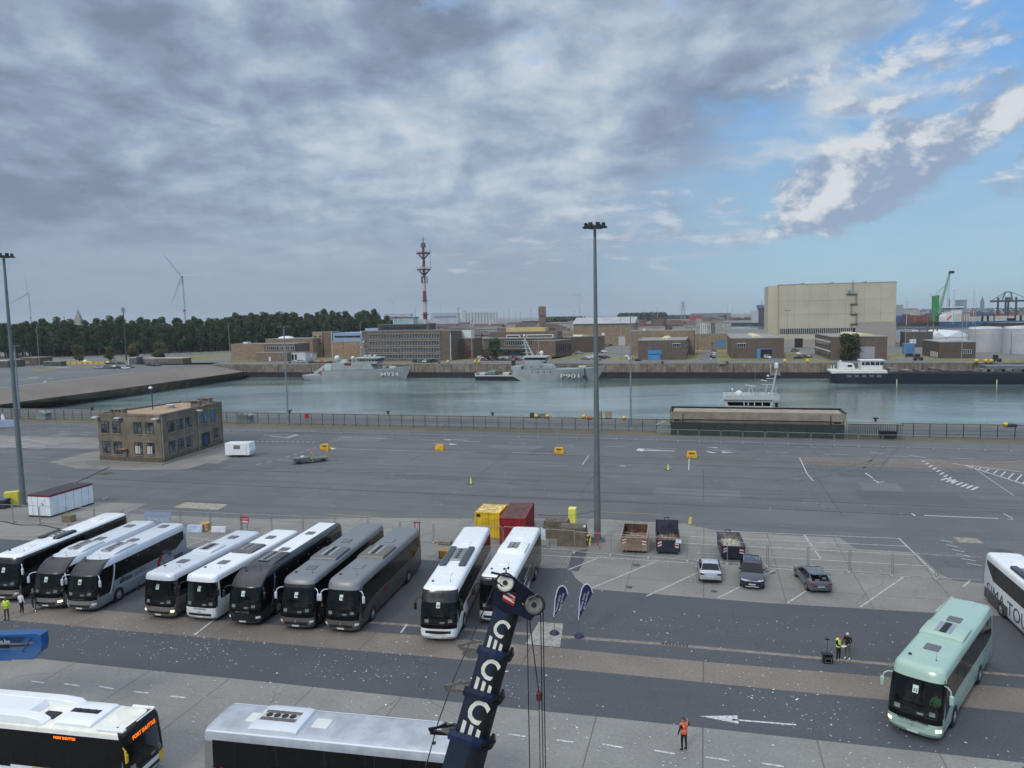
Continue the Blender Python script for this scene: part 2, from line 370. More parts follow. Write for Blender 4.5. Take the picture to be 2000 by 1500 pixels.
# far quay: concrete face with dark open piled foot
uq0=(G(460,713)-F0).dot(U)
mb=MB()
def uvbox(mb,u0,u1,v0,v1,z0,z1,O=F0):
    pts=[O+U*u0+V*v0,O+U*u1+V*v0,O+U*u1+V*v1,O+U*u0+V*v1]; mb.prism([(p.x,p.y) for p in pts],z0,z1)
u=uq0-30
while u<560:
    uvbox(mb,u,u+17.75,-1.2,-.05,-3.6,.25); u+=18
o=mb.obj('far_quay_wall',mat((124,114,102),.85,var=.3,vs=.3,streak=.85)); tag(o,kind='structure')
mb=MB(); uvbox(mb,uq0-30,560,-.9,-.04,-8,-3.6); 
for i in range(110): 
    uu=uq0-25+i*6; uvbox(mb,uu,uu+.7,-1.1,-.9,-8,-3.6)
tag(mb.obj('far_quay_foot',mat((34,35,36),.6,var=.3,vs=.6,streak=.4)),kind='structure')
# ---------------------------------------------------------- near paving
pix('concrete_parking',[(-260,962),(180,980),(287,984),(245,1003),(520,1014),(760,1012),(1165,1013),(1340,1024),(1400,1036),(1520,1044),(1641,1050),(1672,1072),(1790,1079),(1832,1118),(1862,1134),(2000,1147),(2250,1168),(2250,1224),(2000,1205),(1840,1198),(1500,1178),(1250,1158),(1150,1150),(1125,1130),(1112,1110),(1045,1109),(895,1097),(600,1083),(65,1056),(-260,1040)],.004,M_CONC)
pix('asphalt_strip',[(1118,1078),(1148,1072),(1142,1092),(1130,1116),(1108,1114)],.008,M_ASPH2)
pix('asphalt_lane',[(-300,1040),(65,1056),(600,1083),(895,1097),(1045,1109),(1112,1110),(1125,1130),(1150,1150),(1250,1158),(1500,1178),(1840,1198),(2000,1205),(2250,1224),(2250,1368),(2000,1345),(1730,1322),(1500,1303),(1267,1283),(1117,1268),(820,1241),(600,1226),(360,1206),(196,1191),(-300,1150)],.006,M_ASPH2)
pix('brown_concrete_band',[(-400,1142),(196,1191),(360,1206),(600,1226),(820,1241),(1117,1268),(1267,1283),(1500,1303),(1730,1322),(2000,1345),(2250,1368),(2250,1417),(2000,1392),(1730,1367),(1600,1355),(1265,1322),(1120,1308),(920,1290),(600,1262),(400,1245),(200,1228),(-400,1172)],.004,M_BROWN)
pix('asphalt_road',[(-400,1172),(200,1228),(400,1245),(600,1262),(920,1290),(1120,1308),(1265,1322),(1600,1355),(1730,1367),(2000,1392),(2250,1417),(2250,1516),(2000,1490),(1600,1446),(1200,1403),(970,1380),(500,1330),(270,1307),(70,1286),(-400,1238)],.006,M_ASPH2)
pix('front_concrete',[(-400,1238),(70,1286),(270,1307),(500,1330),(970,1380),(1200,1403),(1600,1446),(2000,1490),(2250,1516),(2600,2600),(-600,2600)],.004,M_CONCF)
pix('drain_channel',[(700,1212),(1045,1237),(1300,1256),(1745,1296),(2100,1327),(2100,1331),(1745,1301),(1300,1261),(1045,1242),(700,1216)],.010,mat((128,120,110),.85,var=.25,vs=3))
pix('light_slab',[(363,981),(446,985),(425,996),(338,991)],.005,mat((150,144,130),.9,var=.2,vs=2))
pix('light_slab',[(1861,1049),(1906,1051),(1922,1061),(1874,1060)],.005,mat((140,134,122),.9,var=.2,vs=2))
pix('light_slab',[(1052,1215),(1100,1218),(1094,1264),(1026,1258),(1040,1236)],.011,mat((146,144,138),.9,var=.2,vs=2))
pix('concrete_patch',[(-260,840),(20,851),(190,855),(196,868),(190,876),(-260,872)],.004,M_CONC)
pix('concrete_patch',[(95,903),(180,882),(460,862),(480,880),(405,915),(270,918),(150,915)],.004,M_CONC)
pix('brown_asphalt_strip',[(1552,892),(2200,905),(2200,926),(1572,907)],.004,gmat((112,105,98),streak=.2))
# verge of rough grass under the fence, strip between fence and quay edge
def strip(name,v0,v1,z,m,u0=-260,u1=260,O=N0): return sheet(name,[O+U*u0+V*v0,O+U*u1+V*v0,O+U*u1+V*v1,O+U*u0+V*v1],z,m)
vf=(G(1000,838)-N0).dot(V); VF=vf
strip('grass',vf-4.0,vf+1.3,.004,gmat((92,88,66),dark=.7,lite=1.2,warm=(100,96,60),grain=.4))
strip('quay_edge_concrete',-7,0,.004,gmat((112,111,108),streak=.3,slab=(8,7)))
strip('grass',vf+1.3,vf+4.6,.005,gmat((84,86,66),dark=.75,lite=1.2,warm=(92,92,58),grain=.4),-260,-60)
# far side roads and grass
def fstrip(name,u0,u1,v0,v1,z,m): return sheet(name,[F0+U*u0+V*v0,F0+U*u1+V*v0,F0+U*u1+V*v1,F0+U*u0+V*v1],z,m)
fstrip('quay_road',uq0-60,420,.3,17,0,M_FARASPH)
# ---------------------------------------------------------- markings
class MK:
    def __init__(s): s.mb=MB()
    def ln(s,x1,y1,x2,y2,w=.15,z=.016):
        a=G(x1,y1); b=G(x2,y2); s.w(a,b,w,z); return s
    def w(s,a,b,w,z=.016):
        d=(b-a).normalized(); p=Vector((-d.y,d.x,0))*w/2
        s.mb.add([(q.x,q.y,z) for q in (a-p,b-p,b+p,a+p)],[(0,1,2,3)])
    def ds(s,x1,y1,x2,y2,on,off,w=.15,z=.016):
        a=G(x1,y1); b=G(x2,y2); L=(b-a).length; d=(b-a)/L; t=0
        while t<L: s.w(a+d*t,a+d*min(L,t+on),w,z); t+=on+off
        return s
    def poly(s,pp,z=.016):
        v=[G(x,y) for x,y in pp]; ar=sum(v[i].x*v[(i+1)%len(v)].y-v[(i+1)%len(v)].x*v[i].y for i in range(len(v)))
        if ar<0: v=v[::-1]
        s.mb.add([(q.x,q.y,z) for q in v],[list(range(len(v)))]); return s
    def out(s,m): o=s.mb.obj('road_marking',m); return tag(o,kind='structure')
k=MK()   # parking bays on the concrete
for a in ((1402,1037,1755,1052),(1330,1047,1770,1067),(1330,1061,1790,1084),(1360,1080,1815,1106),(1570,1044,1603,1092),(1755,1051,1838,1132),
          (1165,1088,1840,1131),(1060,1085,1165,1090)): k.ln(*a)
for a in ((1168,1090,1110,1113),(1280,1097,1155,1149),(1362,1119,1262,1165),(1512,1114,1402,1168),(1575,1154,1538,1178),(1765,1127,1680,1186),(1895,1134,1880,1147),(1860,1165,1828,1194)): k.ln(*a,w=.14)
for a in ((370,1050,430,1058),(358,1070,405,1051),(230,1026,60,1046),(60,1046,0,1045),(80,1018,230,1026),(200,975,210,970)): k.ln(*a,w=.12)
k.out(mat((168,170,170),.8,var=.25,vs=4))
k=MK(); k.ds(120,1252,1900,1423,1.0,1.35,.09) if False else None
# front dashes
for a in ((62,1331,86,1334),(125,1336,156,1340),(194,1341,222,1346),(262,1351,290,1354),(333,1360,362,1363),(993,1434,1026,1439),(1087,1446,1119,1450),(1177,1454,1218,1461),(1278,1466,1318,1473),(1378,1479,1424,1486),(1488,1491,1531,1498)): k.ln(*a,w=.13)
k.ln(1430,1406,1555,1416,.14); k.poly([(1366,1399),(1440,1398),(1443,1414)])
k.ln(1805,1007,1950,1013,.22); k.ln(380,1240,432,1200,.13); k.ln(783,1236,795,1219,.13)
k.out(M_PAINT)
k=MK()   # lane markings by the fence
k.ds(580,851,2000,900,3.2,5.2,.13); k.ds(40,844,190,850,2.2,3.0,.13); k.ds(30,840,190,845,2.2,3.6,.12); k.ln(20,835,130,837,.1)
k.ln(0,872,85,877,.12); k.ln(45,857,113,868,.12); k.ln(16,861,88,874,.12)
k.ln(515,850,582,849,.22); k.ln(582,849,560,855,.5); k.ln(560,855,525,851,.22)
k.ln(865,858,912,860,.2); k.poly([(865,857),(883,859.5),(874,860)]); k.ln(845,866,880,867,.15); k.poly([(895,868),(878,866),(878,869)])
k.poly([(1242,880),(1247,876),(1260,877),(1256,882)]); k.ln(1256,880,1318,881,.5); k.ln(1262,877,1290,880,.3)
k.poly([(1378,873),(1401,874),(1401,875.5)]); k.poly([(1376,881),(1402,884.5),(1390,885)]); k.poly([(1410,882),(1437,884),(1410,884.5)]); k.ln(1400,875,1434,876,.12); k.ln(1410,880,1440,881,.12)
for a in ((1137,908,1150,890),(1345,918,1346,896),(1562,895,1576,925),(1576,925,1588,939)): k.ln(*a,w=.12)
k.ln(640,874,700,878,.1); k.ln(700,878,920,884,.12); k.ln(1000,884,1110,887,.12); k.ds(640,866,560,893,1,1,.12); k.ds(500,862,622,864,.5,.5,.3); k.ds(500,908,545,898,1,1,.12); k.ln(545,898,640,903,.1)
k.ln(475,839,620,842,.12); k.ln(1060,910,1110,910,.1)
for i in range(9): k.ln(1800+i*7.5-i*.3,902+i*5,1806+i*7.5,900+i*4.6,.25)
for i in range(7): k.ln(1838+i*10,938+i*3.2,1850+i*10,934+i*2.8,.3)
for a in ((1860,905,1885,909),(1700,884,1725,886),(1775,890,1810,894),(1690,924,1705,934),(1705,937,1716,942),(1712,943,1727,941),(1781,1003,1788,1008)): k.ln(*a,w=.18)
for i in range(8): k.ln(1900+i*16,911+i*2.6,1893+i*15,914+i*4.4,.16)
k.ln(1880,908,2080,932,.22); k.ln(1885,909,2000,946,.22)
for i in range(6): k.ln(1838+i*10,1055+i*9,1862+i*11,1060+i*9,.12)
k.ln(1960,1003,1978,1013,.12); k.ln(1968,1015,1980,1015,.12); k.ln(1900,913,1980,968,.08)
k.out(M_PAINT)
k=MK(); k.ln(1170,1000,1290,1005,.1); k.ln(1165,1016,1345,1024,.12); k.ln(1349,1010,1347,1024,.3); k.ln(640,1004,760,1013,.12); k.out(mat((172,158,84),.8,var=.3,vs=5))
k=MK(); k.poly([(1210,911),(1211,909),(1220,909),(1222,912)]); 
k.out(M_PAINTOLD)
def gtext(t,x,y,x2,y2,h,m=None):
    a=G(x,y); b=G(x2,y2); d=(b-a); dn=d.normalized(); up=Vector((-dn.y,dn.x,0))
    o=text('road_marking',t,h,m or M_PAINTOLD,None,(a.x,a.y,.014),dn,up,ext=.001,fit=d.length); tag(o,kind='structure')
# left bank markings
k=MK(); 
for a in ((0,758,260,727.5,.55),(0,651+50,70,644+50,.0),(92,716.5,135,718,1.2),(55,737,77,737.6,1.0),(93,739,103,739,1.3),(15,742,75,739,.9)): 
    if a[4]: k.ln(*a[:4],w=a[4],z=.02)
k.ln(0,741,20,740,.6); k.ln(10,745,70,742,.5); k.ln(75,724,250,730,.35); k.ln(0,731,75,724,.35)
k.ln(85,747,90,744,.5); k.out(mat((190,190,184),.8,var=.2,vs=1))
# repairs, seams, tyre tracks and drains in the big yard
random.seed(41)
pm=[gmat(c_,streak=.2,stain=.3,dark=.86,lite=1.1) for c_ in ((84,86,88),(104,105,104),(90,90,88))]
def yard(u,v,du,dv,an,m,nm,z):
    o=N0+U*u+V*v; a=UA+an; x=Vector((math.cos(a),math.sin(a),0)); y=Vector((-x.y,x.x,0)); sheet(nm,[o,o+x*du,o+x*du+y*dv,o+y*dv],z,m)
for i in range(16): yard(ru(-110,90),ru(-76,-22),ru(3,14),ru(1.5,6),0,pm[i%3],'asphalt_patch',.0045+.0002*i)
mb=MB()
def seam(a,b_,w,z=.012):
    d=(b_-a).normalized(); p=Vector((-d.y,d.x,0))*w/2; mb.add([(q.x,q.y,z) for q in (a-p,b_-p,b_+p,a+p)],[(0,1,2,3)])
for i in range(12): o=N0+V*(-20-i*4.6+ru(-.4,.4)); a=ru(-120,20); seam(o+U*a,o+U*(a+ru(40,120)),ru(.06,.16),.0118)
for i in range(14): o=N0+U*(-110+i*15+ru(-3,3)); a=ru(-74,-50); seam(o+V*a,o+V*(a+ru(15,30)),.06,.0121)
tag(mb.obj('asphalt_seam',mat((58,60,63),.7,var=.3,vs=.8)),kind='structure')
mb=MB()
for i in range(16):   # curved tyre tracks in pairs
    o=N0+U*ru(-90,80)+V*ru(-70,-25); a=UA+ru(-.5,.5)+(0 if rnd()<.7 else 1.2); cv=ru(-.03,.03)
    for off in (0,1.9):
        p=o+Vector((-math.sin(a),math.cos(a),0))*off; t=a
        for k_ in range(14):
            d=Vector((math.cos(t),math.sin(t),0)); q_=p+d*1.6; n_=Vector((-d.y,d.x,0))*.14; mb.add([(x.x,x.y,.0126) for x in (p-n_,q_-n_,q_+n_,p+n_)],[(0,1,2,3)]); p=q_; t+=cv
tag(mb.obj('tyre_track',mat((86,88,90),.75,var=.2,vs=1.2)),kind='structure')
for px,py,rr_ in ((925,1275,.75),(640,1190,.6),(1505,1118,.4),(1243,1104,.35),(1958,1078,.9),(1230,1147,.3),(205,925,1.1),(1395,1155,.25)):
    p=G(px,py); tag(MB().cyl((p.x,p.y,.0),(p.x,p.y,.014),rr_,rr_,20).obj('manhole_cover',mat((74,74,72),.6,var=.3,vs=4)),kind='structure')
p=G(1293,1257); q_=G(1323,1260); mb=MB(); [mb.box(i*.22,i*.22+.14,-.2,.2,0,.02) for i in range(8)]; o=mb.obj('drain_grate',mat((60,60,60),.6)); o.location=(p.x,p.y,.005); o.rotation_euler=(0,0,UA); tag(o,kind='structure')
# litter: scraps of white paper blown over the paving
mb=MB()
zones=[((-200,1185),(2100,1395),(2100,1480),(-200,1240),.075),((200,1300),(2100,1480),(2100,1560),(200,1440),.045),((200,1195),(2100,1345),(2100,1395),(200,1230),.03),((1050,1180),(2100,1215),(2100,1340),(1050,1260),.02),((600,900),(2100,900),(2100,1010),(600,1000),.010),((1050,1000),(2100,1040),(2100,1200),(1050,1150),.006)]
for (a,b2,c2,d2,den) in zones:
    q=[G(*p) for p in (a,b2,c2,d2)]
    ar=abs(sum(q[i].x*q[(i+1)%4].y-q[(i+1)%4].x*q[i].y for i in range(4)))/2
    for i in range(int(min(9000,ar*den*42))):
        s,t2=rnd(),rnd(); p=(q[0]*(1-s)+q[1]*s)*(1-t2)+(q[3]*(1-s)+q[2]*s)*t2
        if mnoise.noise((p.x*.13,p.y*.13,3.3))<-.05+ru(-.3,.25): continue
        sz=ru(.015,.046)*(1.6 if rnd()<.1 else 1); an=ru(0,2*PI); e=ru(.35,1.0)
        cs,sn=math.cos(an),math.sin(an)
        mb.add([(p.x+cs*x2*sz-sn*y2*sz*e,p.y+sn*x2*sz+cs*y2*sz*e,.02+ru(0,.02)) for x2,y2 in ((-1,-.8),(.9,-1),(1.1,.7),(-.3,1),(-1.1,.3))],[(0,1,2,3,4)])
tag(mb.obj('litter',mat((205,208,210),.8,var=.15)),'small white paper scraps strewn over the dark asphalt lanes','litter',kind='stuff')
# ================================================================== coaches
M_GLASS=mat((9,11,13),.07,var=.2,vs=.9,spec=.32)
M_BLACK=mat((22,23,25),.45,var=.15,vs=3); M_RUB=mat((26,26,27),.8,var=.2,vs=6); M_RIM=mat((150,152,155),.35,metal=.6,var=.15,vs=8)
M_DARKP=mat((34,35,38),.3,var=.1,vs=2,coat=.3); M_CARD=mat((196,214,206),.6,var=.05); M_INT=mat((30,31,33),.8,var=.3,vs=3)
M_GREYP=mat((96,98,102),.5,var=.12,vs=3); M_LAMP=mat((215,220,225),.15,var=.05,spec=.8); M_RED=mat((150,28,34),.4,var=.1); M_CHROME=mat((190,192,195),.25,metal=.8,var=.05)
def glass_mat(c,al):
    m=bpy.data.materials.new('windscreen_glass'); m.use_nodes=True; b=m.node_tree.nodes['Principled BSDF']
    b.inputs['Base Color'].default_value=C4(lin(c)); b.inputs['Roughness'].default_value=.03; b.inputs['Alpha'].default_value=al; b.inputs['Specular IOR Level'].default_value=.6
    return m
M_SCREEN=glass_mat((16,24,24),.42)
STY={'raked':dict(tab=[(.28,1.17,.16,.14),(.5,1.265,.0,.0),(1.3,1.275,.02,0),(1.75,1.27,.10,0),(2.35,1.255,.28,.02),(2.95,1.235,.52,.05),(3.2,1.22,.61,.06),(3.42,1.19,.70,.08),(3.54,1.12,.80,.11),(3.60,.98,.96,.17)],c=.55,n=3.0,H=3.62,ws=(1.3,2.95),belt=1.78,top=3.12),
 'cap':dict(tab=[(.28,1.17,.18,.14),(.5,1.265,.0,.0),(1.3,1.275,.03,0),(1.75,1.27,.11,0),(2.35,1.255,.28,.02),(2.8,1.24,.46,.05),(3.15,1.21,.80,.07),(3.45,1.16,1.30,.10),(3.61,1.07,1.85,.14),(3.67,.92,2.3,.22)],c=.55,n=2.7,H=3.70,ws=(1.3,2.8),belt=1.80,top=3.10),
 'box':dict(tab=[(.28,1.17,.14,.12),(.5,1.265,.0,.0),(1.2,1.275,.0,0),(1.75,1.27,.04,0),(2.35,1.26,.12,.02),(2.92,1.245,.20,.04),(3.12,1.235,.22,.05),(3.28,1.21,.26,.07),(3.38,1.15,.34,.10),(3.43,1.02,.46,.16)],c=.40,n=3.6,H=3.45,ws=(1.2,2.92),belt=1.62,top=2.98),
 'city':dict(tab=[(.30,1.20,.10,.10),(.5,1.27,.0,.0),(1.05,1.275,.0,0),(1.75,1.27,.05,0),(2.35,1.26,.12,.02),(2.62,1.25,.15,.04),(2.80,1.24,.18,.05),(2.93,1.2,.24,.07),(2.99,1.1,.34,.12),(3.01,.95,.5,.2)],c=.30,n=4.2,H=3.02,ws=(1.05,2.80),belt=1.0,top=2.72)}
NA=14
def coach(s):
    S=STY[s['style']]; tab=S['tab']; L=s['L']; c,n=S['c'],S['n']; cr=.22
    def prof(z):
        z=min(max(z,tab[0][0]),tab[-1][0])
        for a,b in zip(tab,tab[1:]):
            if z<=b[0]:
                t=(z-a[0])/(b[0]-a[0]); return [a[i]+(b[i]-a[i])*t for i in (1,2,3)]
    def FP(a,z,off=0):
        w,f,r=prof(z); sa,ca=math.sin(R(a)),max(0,math.cos(R(a)))
        x=w*math.copysign(abs(sa)**(2/n),sa); y=f+c*(1-ca**(2/n))
        d=math.hypot(sa,ca); return Vector((x+off*sa/d,y-off*ca/d,z))
    def SP(sd,y,z,off=0):
        w,f,r=prof(z); d=y-f; e=(L-r)-y; nx,ny=1,0
        if d<c: d=max(d,0); x=w*(1-(1-d/c)**n)**(1/n); nx,ny=math.sin(R(90)*max(.1,d/c)),-math.cos(R(90)*max(.1,d/c)); y=max(y,f)
        elif e<cr: e=max(e,0); x=w*(1-(1-e/cr)**3)**(1/3) if e>0 else w*.5; y=min(y,L-r)
        else: x=w
        return Vector((sd*(x+off*nx),y+off*ny,z))
    def ring(z,off=0,ys=(0,.25,.5,.75,1)):
        w,f,r=prof(z); y0=f+c; y1=L-r-cr; P=[]
        for t in reversed(ys): P.append(Vector((w+off,y0+(y1-y0)*t,z)))
        for i in range(1,NA): P.append(FP(90-180*i/NA,z,off))
        for t in ys: P.append(Vector((-w-off,y0+(y1-y0)*t,z)))
        for i in range(1,6):
            a=-90+180*i/6; P.append(Vector(((w+off)*math.copysign(abs(math.sin(R(a)))**.5,math.sin(R(a))),L-r-cr+(cr+off)*abs(math.cos(R(a)))**.5,z)))
        return P
    root=thing('coach' if s['style']!='city' else 'city_bus',s['label'],'coach' if s['style']!='city' else 'bus',s['loc'],s['rz'],s.get('group'))
    zs=sorted(set([t[0] for t in tab]+[S['ws'][0],S['ws'][1]]))
    mb=MB(); rings=[ring(z) for z in zs]; nr=len(rings[0])
    for q in rings: mb.v+= [tuple(p) for p in q]
    i0,i1=5,5+NA-2    # front arc face span
    for i in range(len(zs)-1):
        for j in range(nr):
            if S['ws'][0]-.01<=zs[i] and zs[i+1]<=S['ws'][1]+.01 and i0<=j<i1: continue
            low=zs[i+1]<=S['ws'][0]+.01
            mt=0
            if not low and (4<=j<=4+NA-1): mt=1
            if zs[i]>=S['ws'][1]-.01: mt=(0 if zs[i]<s.get('shoulder',0) else 2) if not (4<=j<=4+NA-1 and s.get('cap') and zs[i]<(3.6 if s['style']=='cap' else 3.3)) else 1
            if low and 4<=j<=4+NA-1: mt=3
            mb.f.append([i*nr+j,i*nr+(j+1)%nr,(i+1)*nr+(j+1)%nr,(i+1)*nr+j]); mb.mi.append(mt)
    mb.f.append(list(range(nr))[::-1]); mb.mi.append(0)
    o=len(mb.v); cy=(1.6,L-.6)
    mb.cm=2
    top=[Vector((p.x*.86,(p.y-L/2)*.965+L/2,S['H'])) for p in rings[-1]]
    mb.v+=[tuple(p) for p in top]
    for j in range(nr): mb.f.append([(len(zs)-1)*nr+j,(len(zs)-1)*nr+(j+1)%nr,o+(j+1)%nr,o+j]); mb.mi.append(2)
    mb.f.append([o+j for j in range(nr)]); mb.mi.append(2)
    body=s['body']; roof=s.get('roof',body); capm=s.get('cap') or M_DARKP; low=s.get('low',body)
    mb.obj('body',[body,capm,roof,low],root,smooth=38)
    def patch(name,fn,us,vs,m,parent=root,two=False,smooth=30,**kw):
        q=MB(); nu,nv=len(us),len(vs); q.v=[tuple(fn(u,v)) for u in us for v in vs]
        for i in range(nu-1):
            for j in range(nv-1): q.f.append([i*nv+j,(i+1)*nv+j,(i+1)*nv+j+1,i*nv+j+1]); q.mi.append(0)
        return q.obj(name,m,parent,smooth=smooth,**kw)
    lv=lambda a,b,k:[a+(b-a)*i/k for i in range(k+1)]
    # windscreen with a cab behind it
    z0,z1=S['ws']; zb=s.get('mask',1.02)
    ws=patch('windscreen',lambda a,z:FP(a,z,.006),lv(-80,80,18),lv(z0,z1,5),M_SCREEN)
    patch('front_mask',lambda a,z:FP(a,z,.005),lv(-78,78,16),lv(zb,z0,3),s.get('maskm',M_GLASS))
    if s['style']!='city': patch('brow',lambda a,z:FP(a,z,.008),lv(-78,78,16),lv(z1-.28 if s.get('visor') else z1-.06,z1+.04,3),capm if s.get('cap') else M_GLASS)
    q=MB(); yy=.30; q.box(-1.12,1.12,2.6,2.62,.9,z1-.02)
    q.box(-1.14,1.14,1.0,2.6,.6,.75); q.box(-1.15,-1.13,1.0,2.6,.7,z1-.1); q.box(1.13,1.15,1.0,2.6,.7,z1-.1)
    q.box(-1.0,1.0,1.0,2.6,z1-.04,z1-.02)
    q.obj('cab_interior',M_INT,root)
    q=MB(); q.ext([(.34,z0-.3),(.42,z0+.06),(.85,z0+.14),(1.0,z0-.05),(1.0,z0-.3)],'x',-1.02,1.02); q.obj('dashboard',mat((44,46,48),.6,var=.2,vs=5),root,bev=.02)
    q=MB()
    for sx in (-.7,-.2,.62):
        q.box(sx-.22,sx+.22,1.75,2.2,z0-.25,z0-.1); q.box(sx-.22,sx+.22,2.15,2.28,z0-.1,z0+.6); q.box(sx-.13,sx+.13,2.15,2.25,z0+.6,z0+.82)
    q.obj('seat',mat((70,66,70),.8,var=.3,vs=6),root,bev=.04)
    MB().ring((.62,1.05,z0+.22),(0,-.5,.86),.22,.02,16,5).obj('steering_wheel',M_BLACK,root)
    for (x,y,w_,h_) in s.get('cards',((-.8,.20,.28,.22),(.3,.12,.3,.10),(.85,.22,.26,.2))):
        p=FP(math.degrees(math.asin(max(-.95,min(.95,(x/1.27)**1.5 if x>0 else -((-x/1.27)**1.5))))),z0+y,-.05)
        q=MB(); q.box(-w_/2,w_/2,-.004,.004,-h_/2,h_/2); oo=q.obj('paper_card',M_CARD,root); oo.location=p; oo.rotation_euler=(-.2,0,x*.25)
    if s.get('num'):
        p=FP(0,z1-.42,.012); q=MB(); q.box(-.13,.13,-.004,.004,-.19,.19); oo=q.obj('number_card',M_CARD,root); oo.location=p; oo.rotation_euler=(-.36,0,0)
        text('number',s['num'],.2,M_BLACK,oo,(-.10,-.0075,-.12),(1,0,0),(0,0,1),fit=.2,bold=.006)
    # side windows
    bl,tp=s.get('belt',S['belt']),s.get('top',S['top'])
    for sd in (-1,1):
        y0g=s.get('gy0',.75); ys=[y0g,y0g+.15,y0g+.5,2.0,3.5]+lv(4.5,L-.55,6)
        def zf(y,t): 
            b=bl
            if s.get('swoop') and y<2.6: b=bl-(s['swoop'])*((2.6-y)/1.9)**1.2
            if s.get('rise') and y>L-1.4: b=bl+s['rise']*((y-(L-1.4))/.85)
            return b+(tp-b)*t
        patch('side_window',lambda y,t:SP(sd,y,zf(y,t),.005),ys,lv(0,1,4),M_GLASS)
        yy_=3.2
        while yy_<L-1.2:
            if s['style']!='city': patch('panel_gap',lambda y,t:SP(sd,y,.42+(bl-.5)*t,.0055),[yy_,yy_+.02],[0,1],M_BLACK)
            patch('window_gap',lambda y,t:SP(sd,y,bl+.06+(tp-bl-.1)*t,.008),[yy_,yy_+.03],[0,.5,1],mat((2,2,3),.5,var=0))
            yy_+=1.55
        if s.get('lowglass'): patch('side_panel',lambda y,t:SP(sd,y,.55+(bl-.55)*t,.004),[.8]+lv(1,L-.5,4),lv(0,1,3),s['lowglass'])
        if s.get('bpillar'):
            patch('pillar_trim',lambda t,u:SP(sd,2.45-.55*(1-t)**1.6*1.3+u*.16,.95+(tp+.1-.95)*t,.012),lv(0,1,8),[0,1],s['bpillar'])
            patch('door_glass',lambda t,u:SP(sd,.62+(1.82-.3*(1-t))*u,1.12+(tp-1.12)*t-(.0 if u>.1 else 0),.009),lv(0,1,5),lv(0,1,4),M_GLASS)
        for f_ in s.get('stripes',()):   # (z0,z1,mat,y0,y1)
            patch('stripe',lambda y,z:SP(sd,y,z,.006),lv(f_[3],f_[4] if f_[4]>0 else L+f_[4],4),[f_[0],f_[1]],f_[2])
        if s.get('dots'):
            for i in range(7):
                if sd<0: break
                p=SP(sd,2.6+i*(L-4)/6,tp-.22,.012); MB().sph(p,.035,6,4).obj('window_clip',mat((190,190,190),.5),root)
        # wheels
        for wi,y in enumerate(s.get('wheels',(2.75,L-3.5))):
            q=MB(); q.cyl((sd*1.20,y,.52),(sd*1.283,y,.52),.60,.60,22); q.add([(sd*1.281,y-.6,.27),(sd*1.281,y+.6,.27),(sd*1.281,y+.6,.5),(sd*1.281,y-.6,.5)],[(0,1,2,3)])
            q.obj('wheel_arch',M_BLACK,root,smooth=30)
            q=MB(); q.cyl((0,0,0),(sd*.30,0,0),.5,.5,26); wh=q.obj('wheel',M_RUB,root,smooth=30,bev=.03,loc=(sd*1.0,y,.5))
            q=MB(); q.cyl((sd*.295,0,0),(sd*.315,0,0),.30,.27,22); q.cyl((sd*.30,0,0),(sd*.345,0,0),.12,.10,14)
            for j in range(10): a=j*PI/5; q.cyl((sd*.305,.2*math.cos(a),.2*math.sin(a)),(sd*.325,.2*math.cos(a),.2*math.sin(a)),.02,.02,6)
            q.obj('rim',s.get('rim',M_RIM),wh,smooth=30)
        # mirrors
        mk=s.get('mirror',M_BLACK); zt=z1-.05
        if s['style']!='city' and not s.get('nomir'):
            p0=FP(sd*72,zt,0); q=MB()
            pts=[p0,p0+Vector((sd*.18,-.16,.03)),p0+Vector((sd*.34,-.30,-.06)),p0+Vector((sd*.40,-.36,-.28))]
            for a_,b_ in zip(pts,pts[1:]): q.cyl(a_,b_,.035,.035,7)
            arm=q.obj('mirror_arm',mk,root,smooth=40)
            q=MB(); e=pts[-1]; q.box(e.x-.10,e.x+.10,e.y-.07,e.y+.07,e.z-.46,e.z+.05); q.obj('mirror_head',mk,root,bev=.06,seg=3,smooth=40)
    # front fittings
    lampz=s.get('lz',.72)
    for sd in (-1,1):
        hl=patch('headlight',lambda a,z:FP(a,z,.012),lv(sd*44,sd*74,5),lv(lampz-.06,lampz+.10,2),M_LAMP if not s.get('lit') else mat((255,236,200),.2,var=0,emit=1.6))
    patch('bumper_grille',lambda a,z:FP(a,z,.009),lv(-34,34,8),lv(s.get('gz',.52),s.get('gz',.52)+.18,2),s.get('grille',M_BLACK))
    q=MB(); p=FP(0,.46,.02); q.box(-.26,.26,p.y-.012,p.y+.01,.40,.51); q.obj('number_plate',mat((200,200,196),.5,var=.05),root)
    patch('bumper_strip',lambda a,z:FP(a,z,.014),lv(-70,70,12),[.33,.385],s.get('strip',M_CHROME if s['style']=='raked' else M_BLACK))
    for sx in (-.75,.15):
        a=FP(sx*40,z0+.02,.03); b=FP(sx*40+28,z0+.34,.03); MB().cyl(a,b,.013,.013,5).obj('wiper',M_BLACK,root)
    if s.get('star'): 
        p=FP(0,.78,.02); MB().ring(p,(0,1,0),.085,.013,16,5).cyl(p+Vector((0,0,0)),p+Vector((0,0,.085)),.01,.01,5).cyl(p,p+Vector((-.07,0,-.045)),.01,.01,5).cyl(p,p+Vector((.07,0,-.045)),.01,.01,5).obj('badge',M_CHROME,root)
    # rear
    for sd in (-1,1): MB().box(sd*1.08-.07,sd*1.08+.07,L-.02,L+.015,.9,1.35).obj('tail_light',mat((150,20,18),.3,var=.05),root)
    q=MB(); q.box(-1.0,1.0,L-.03,L-.002+.01,1.75,2.75); q.obj('rear_window',M_GLASS,root)
    # roof items
    HZ=S['H']
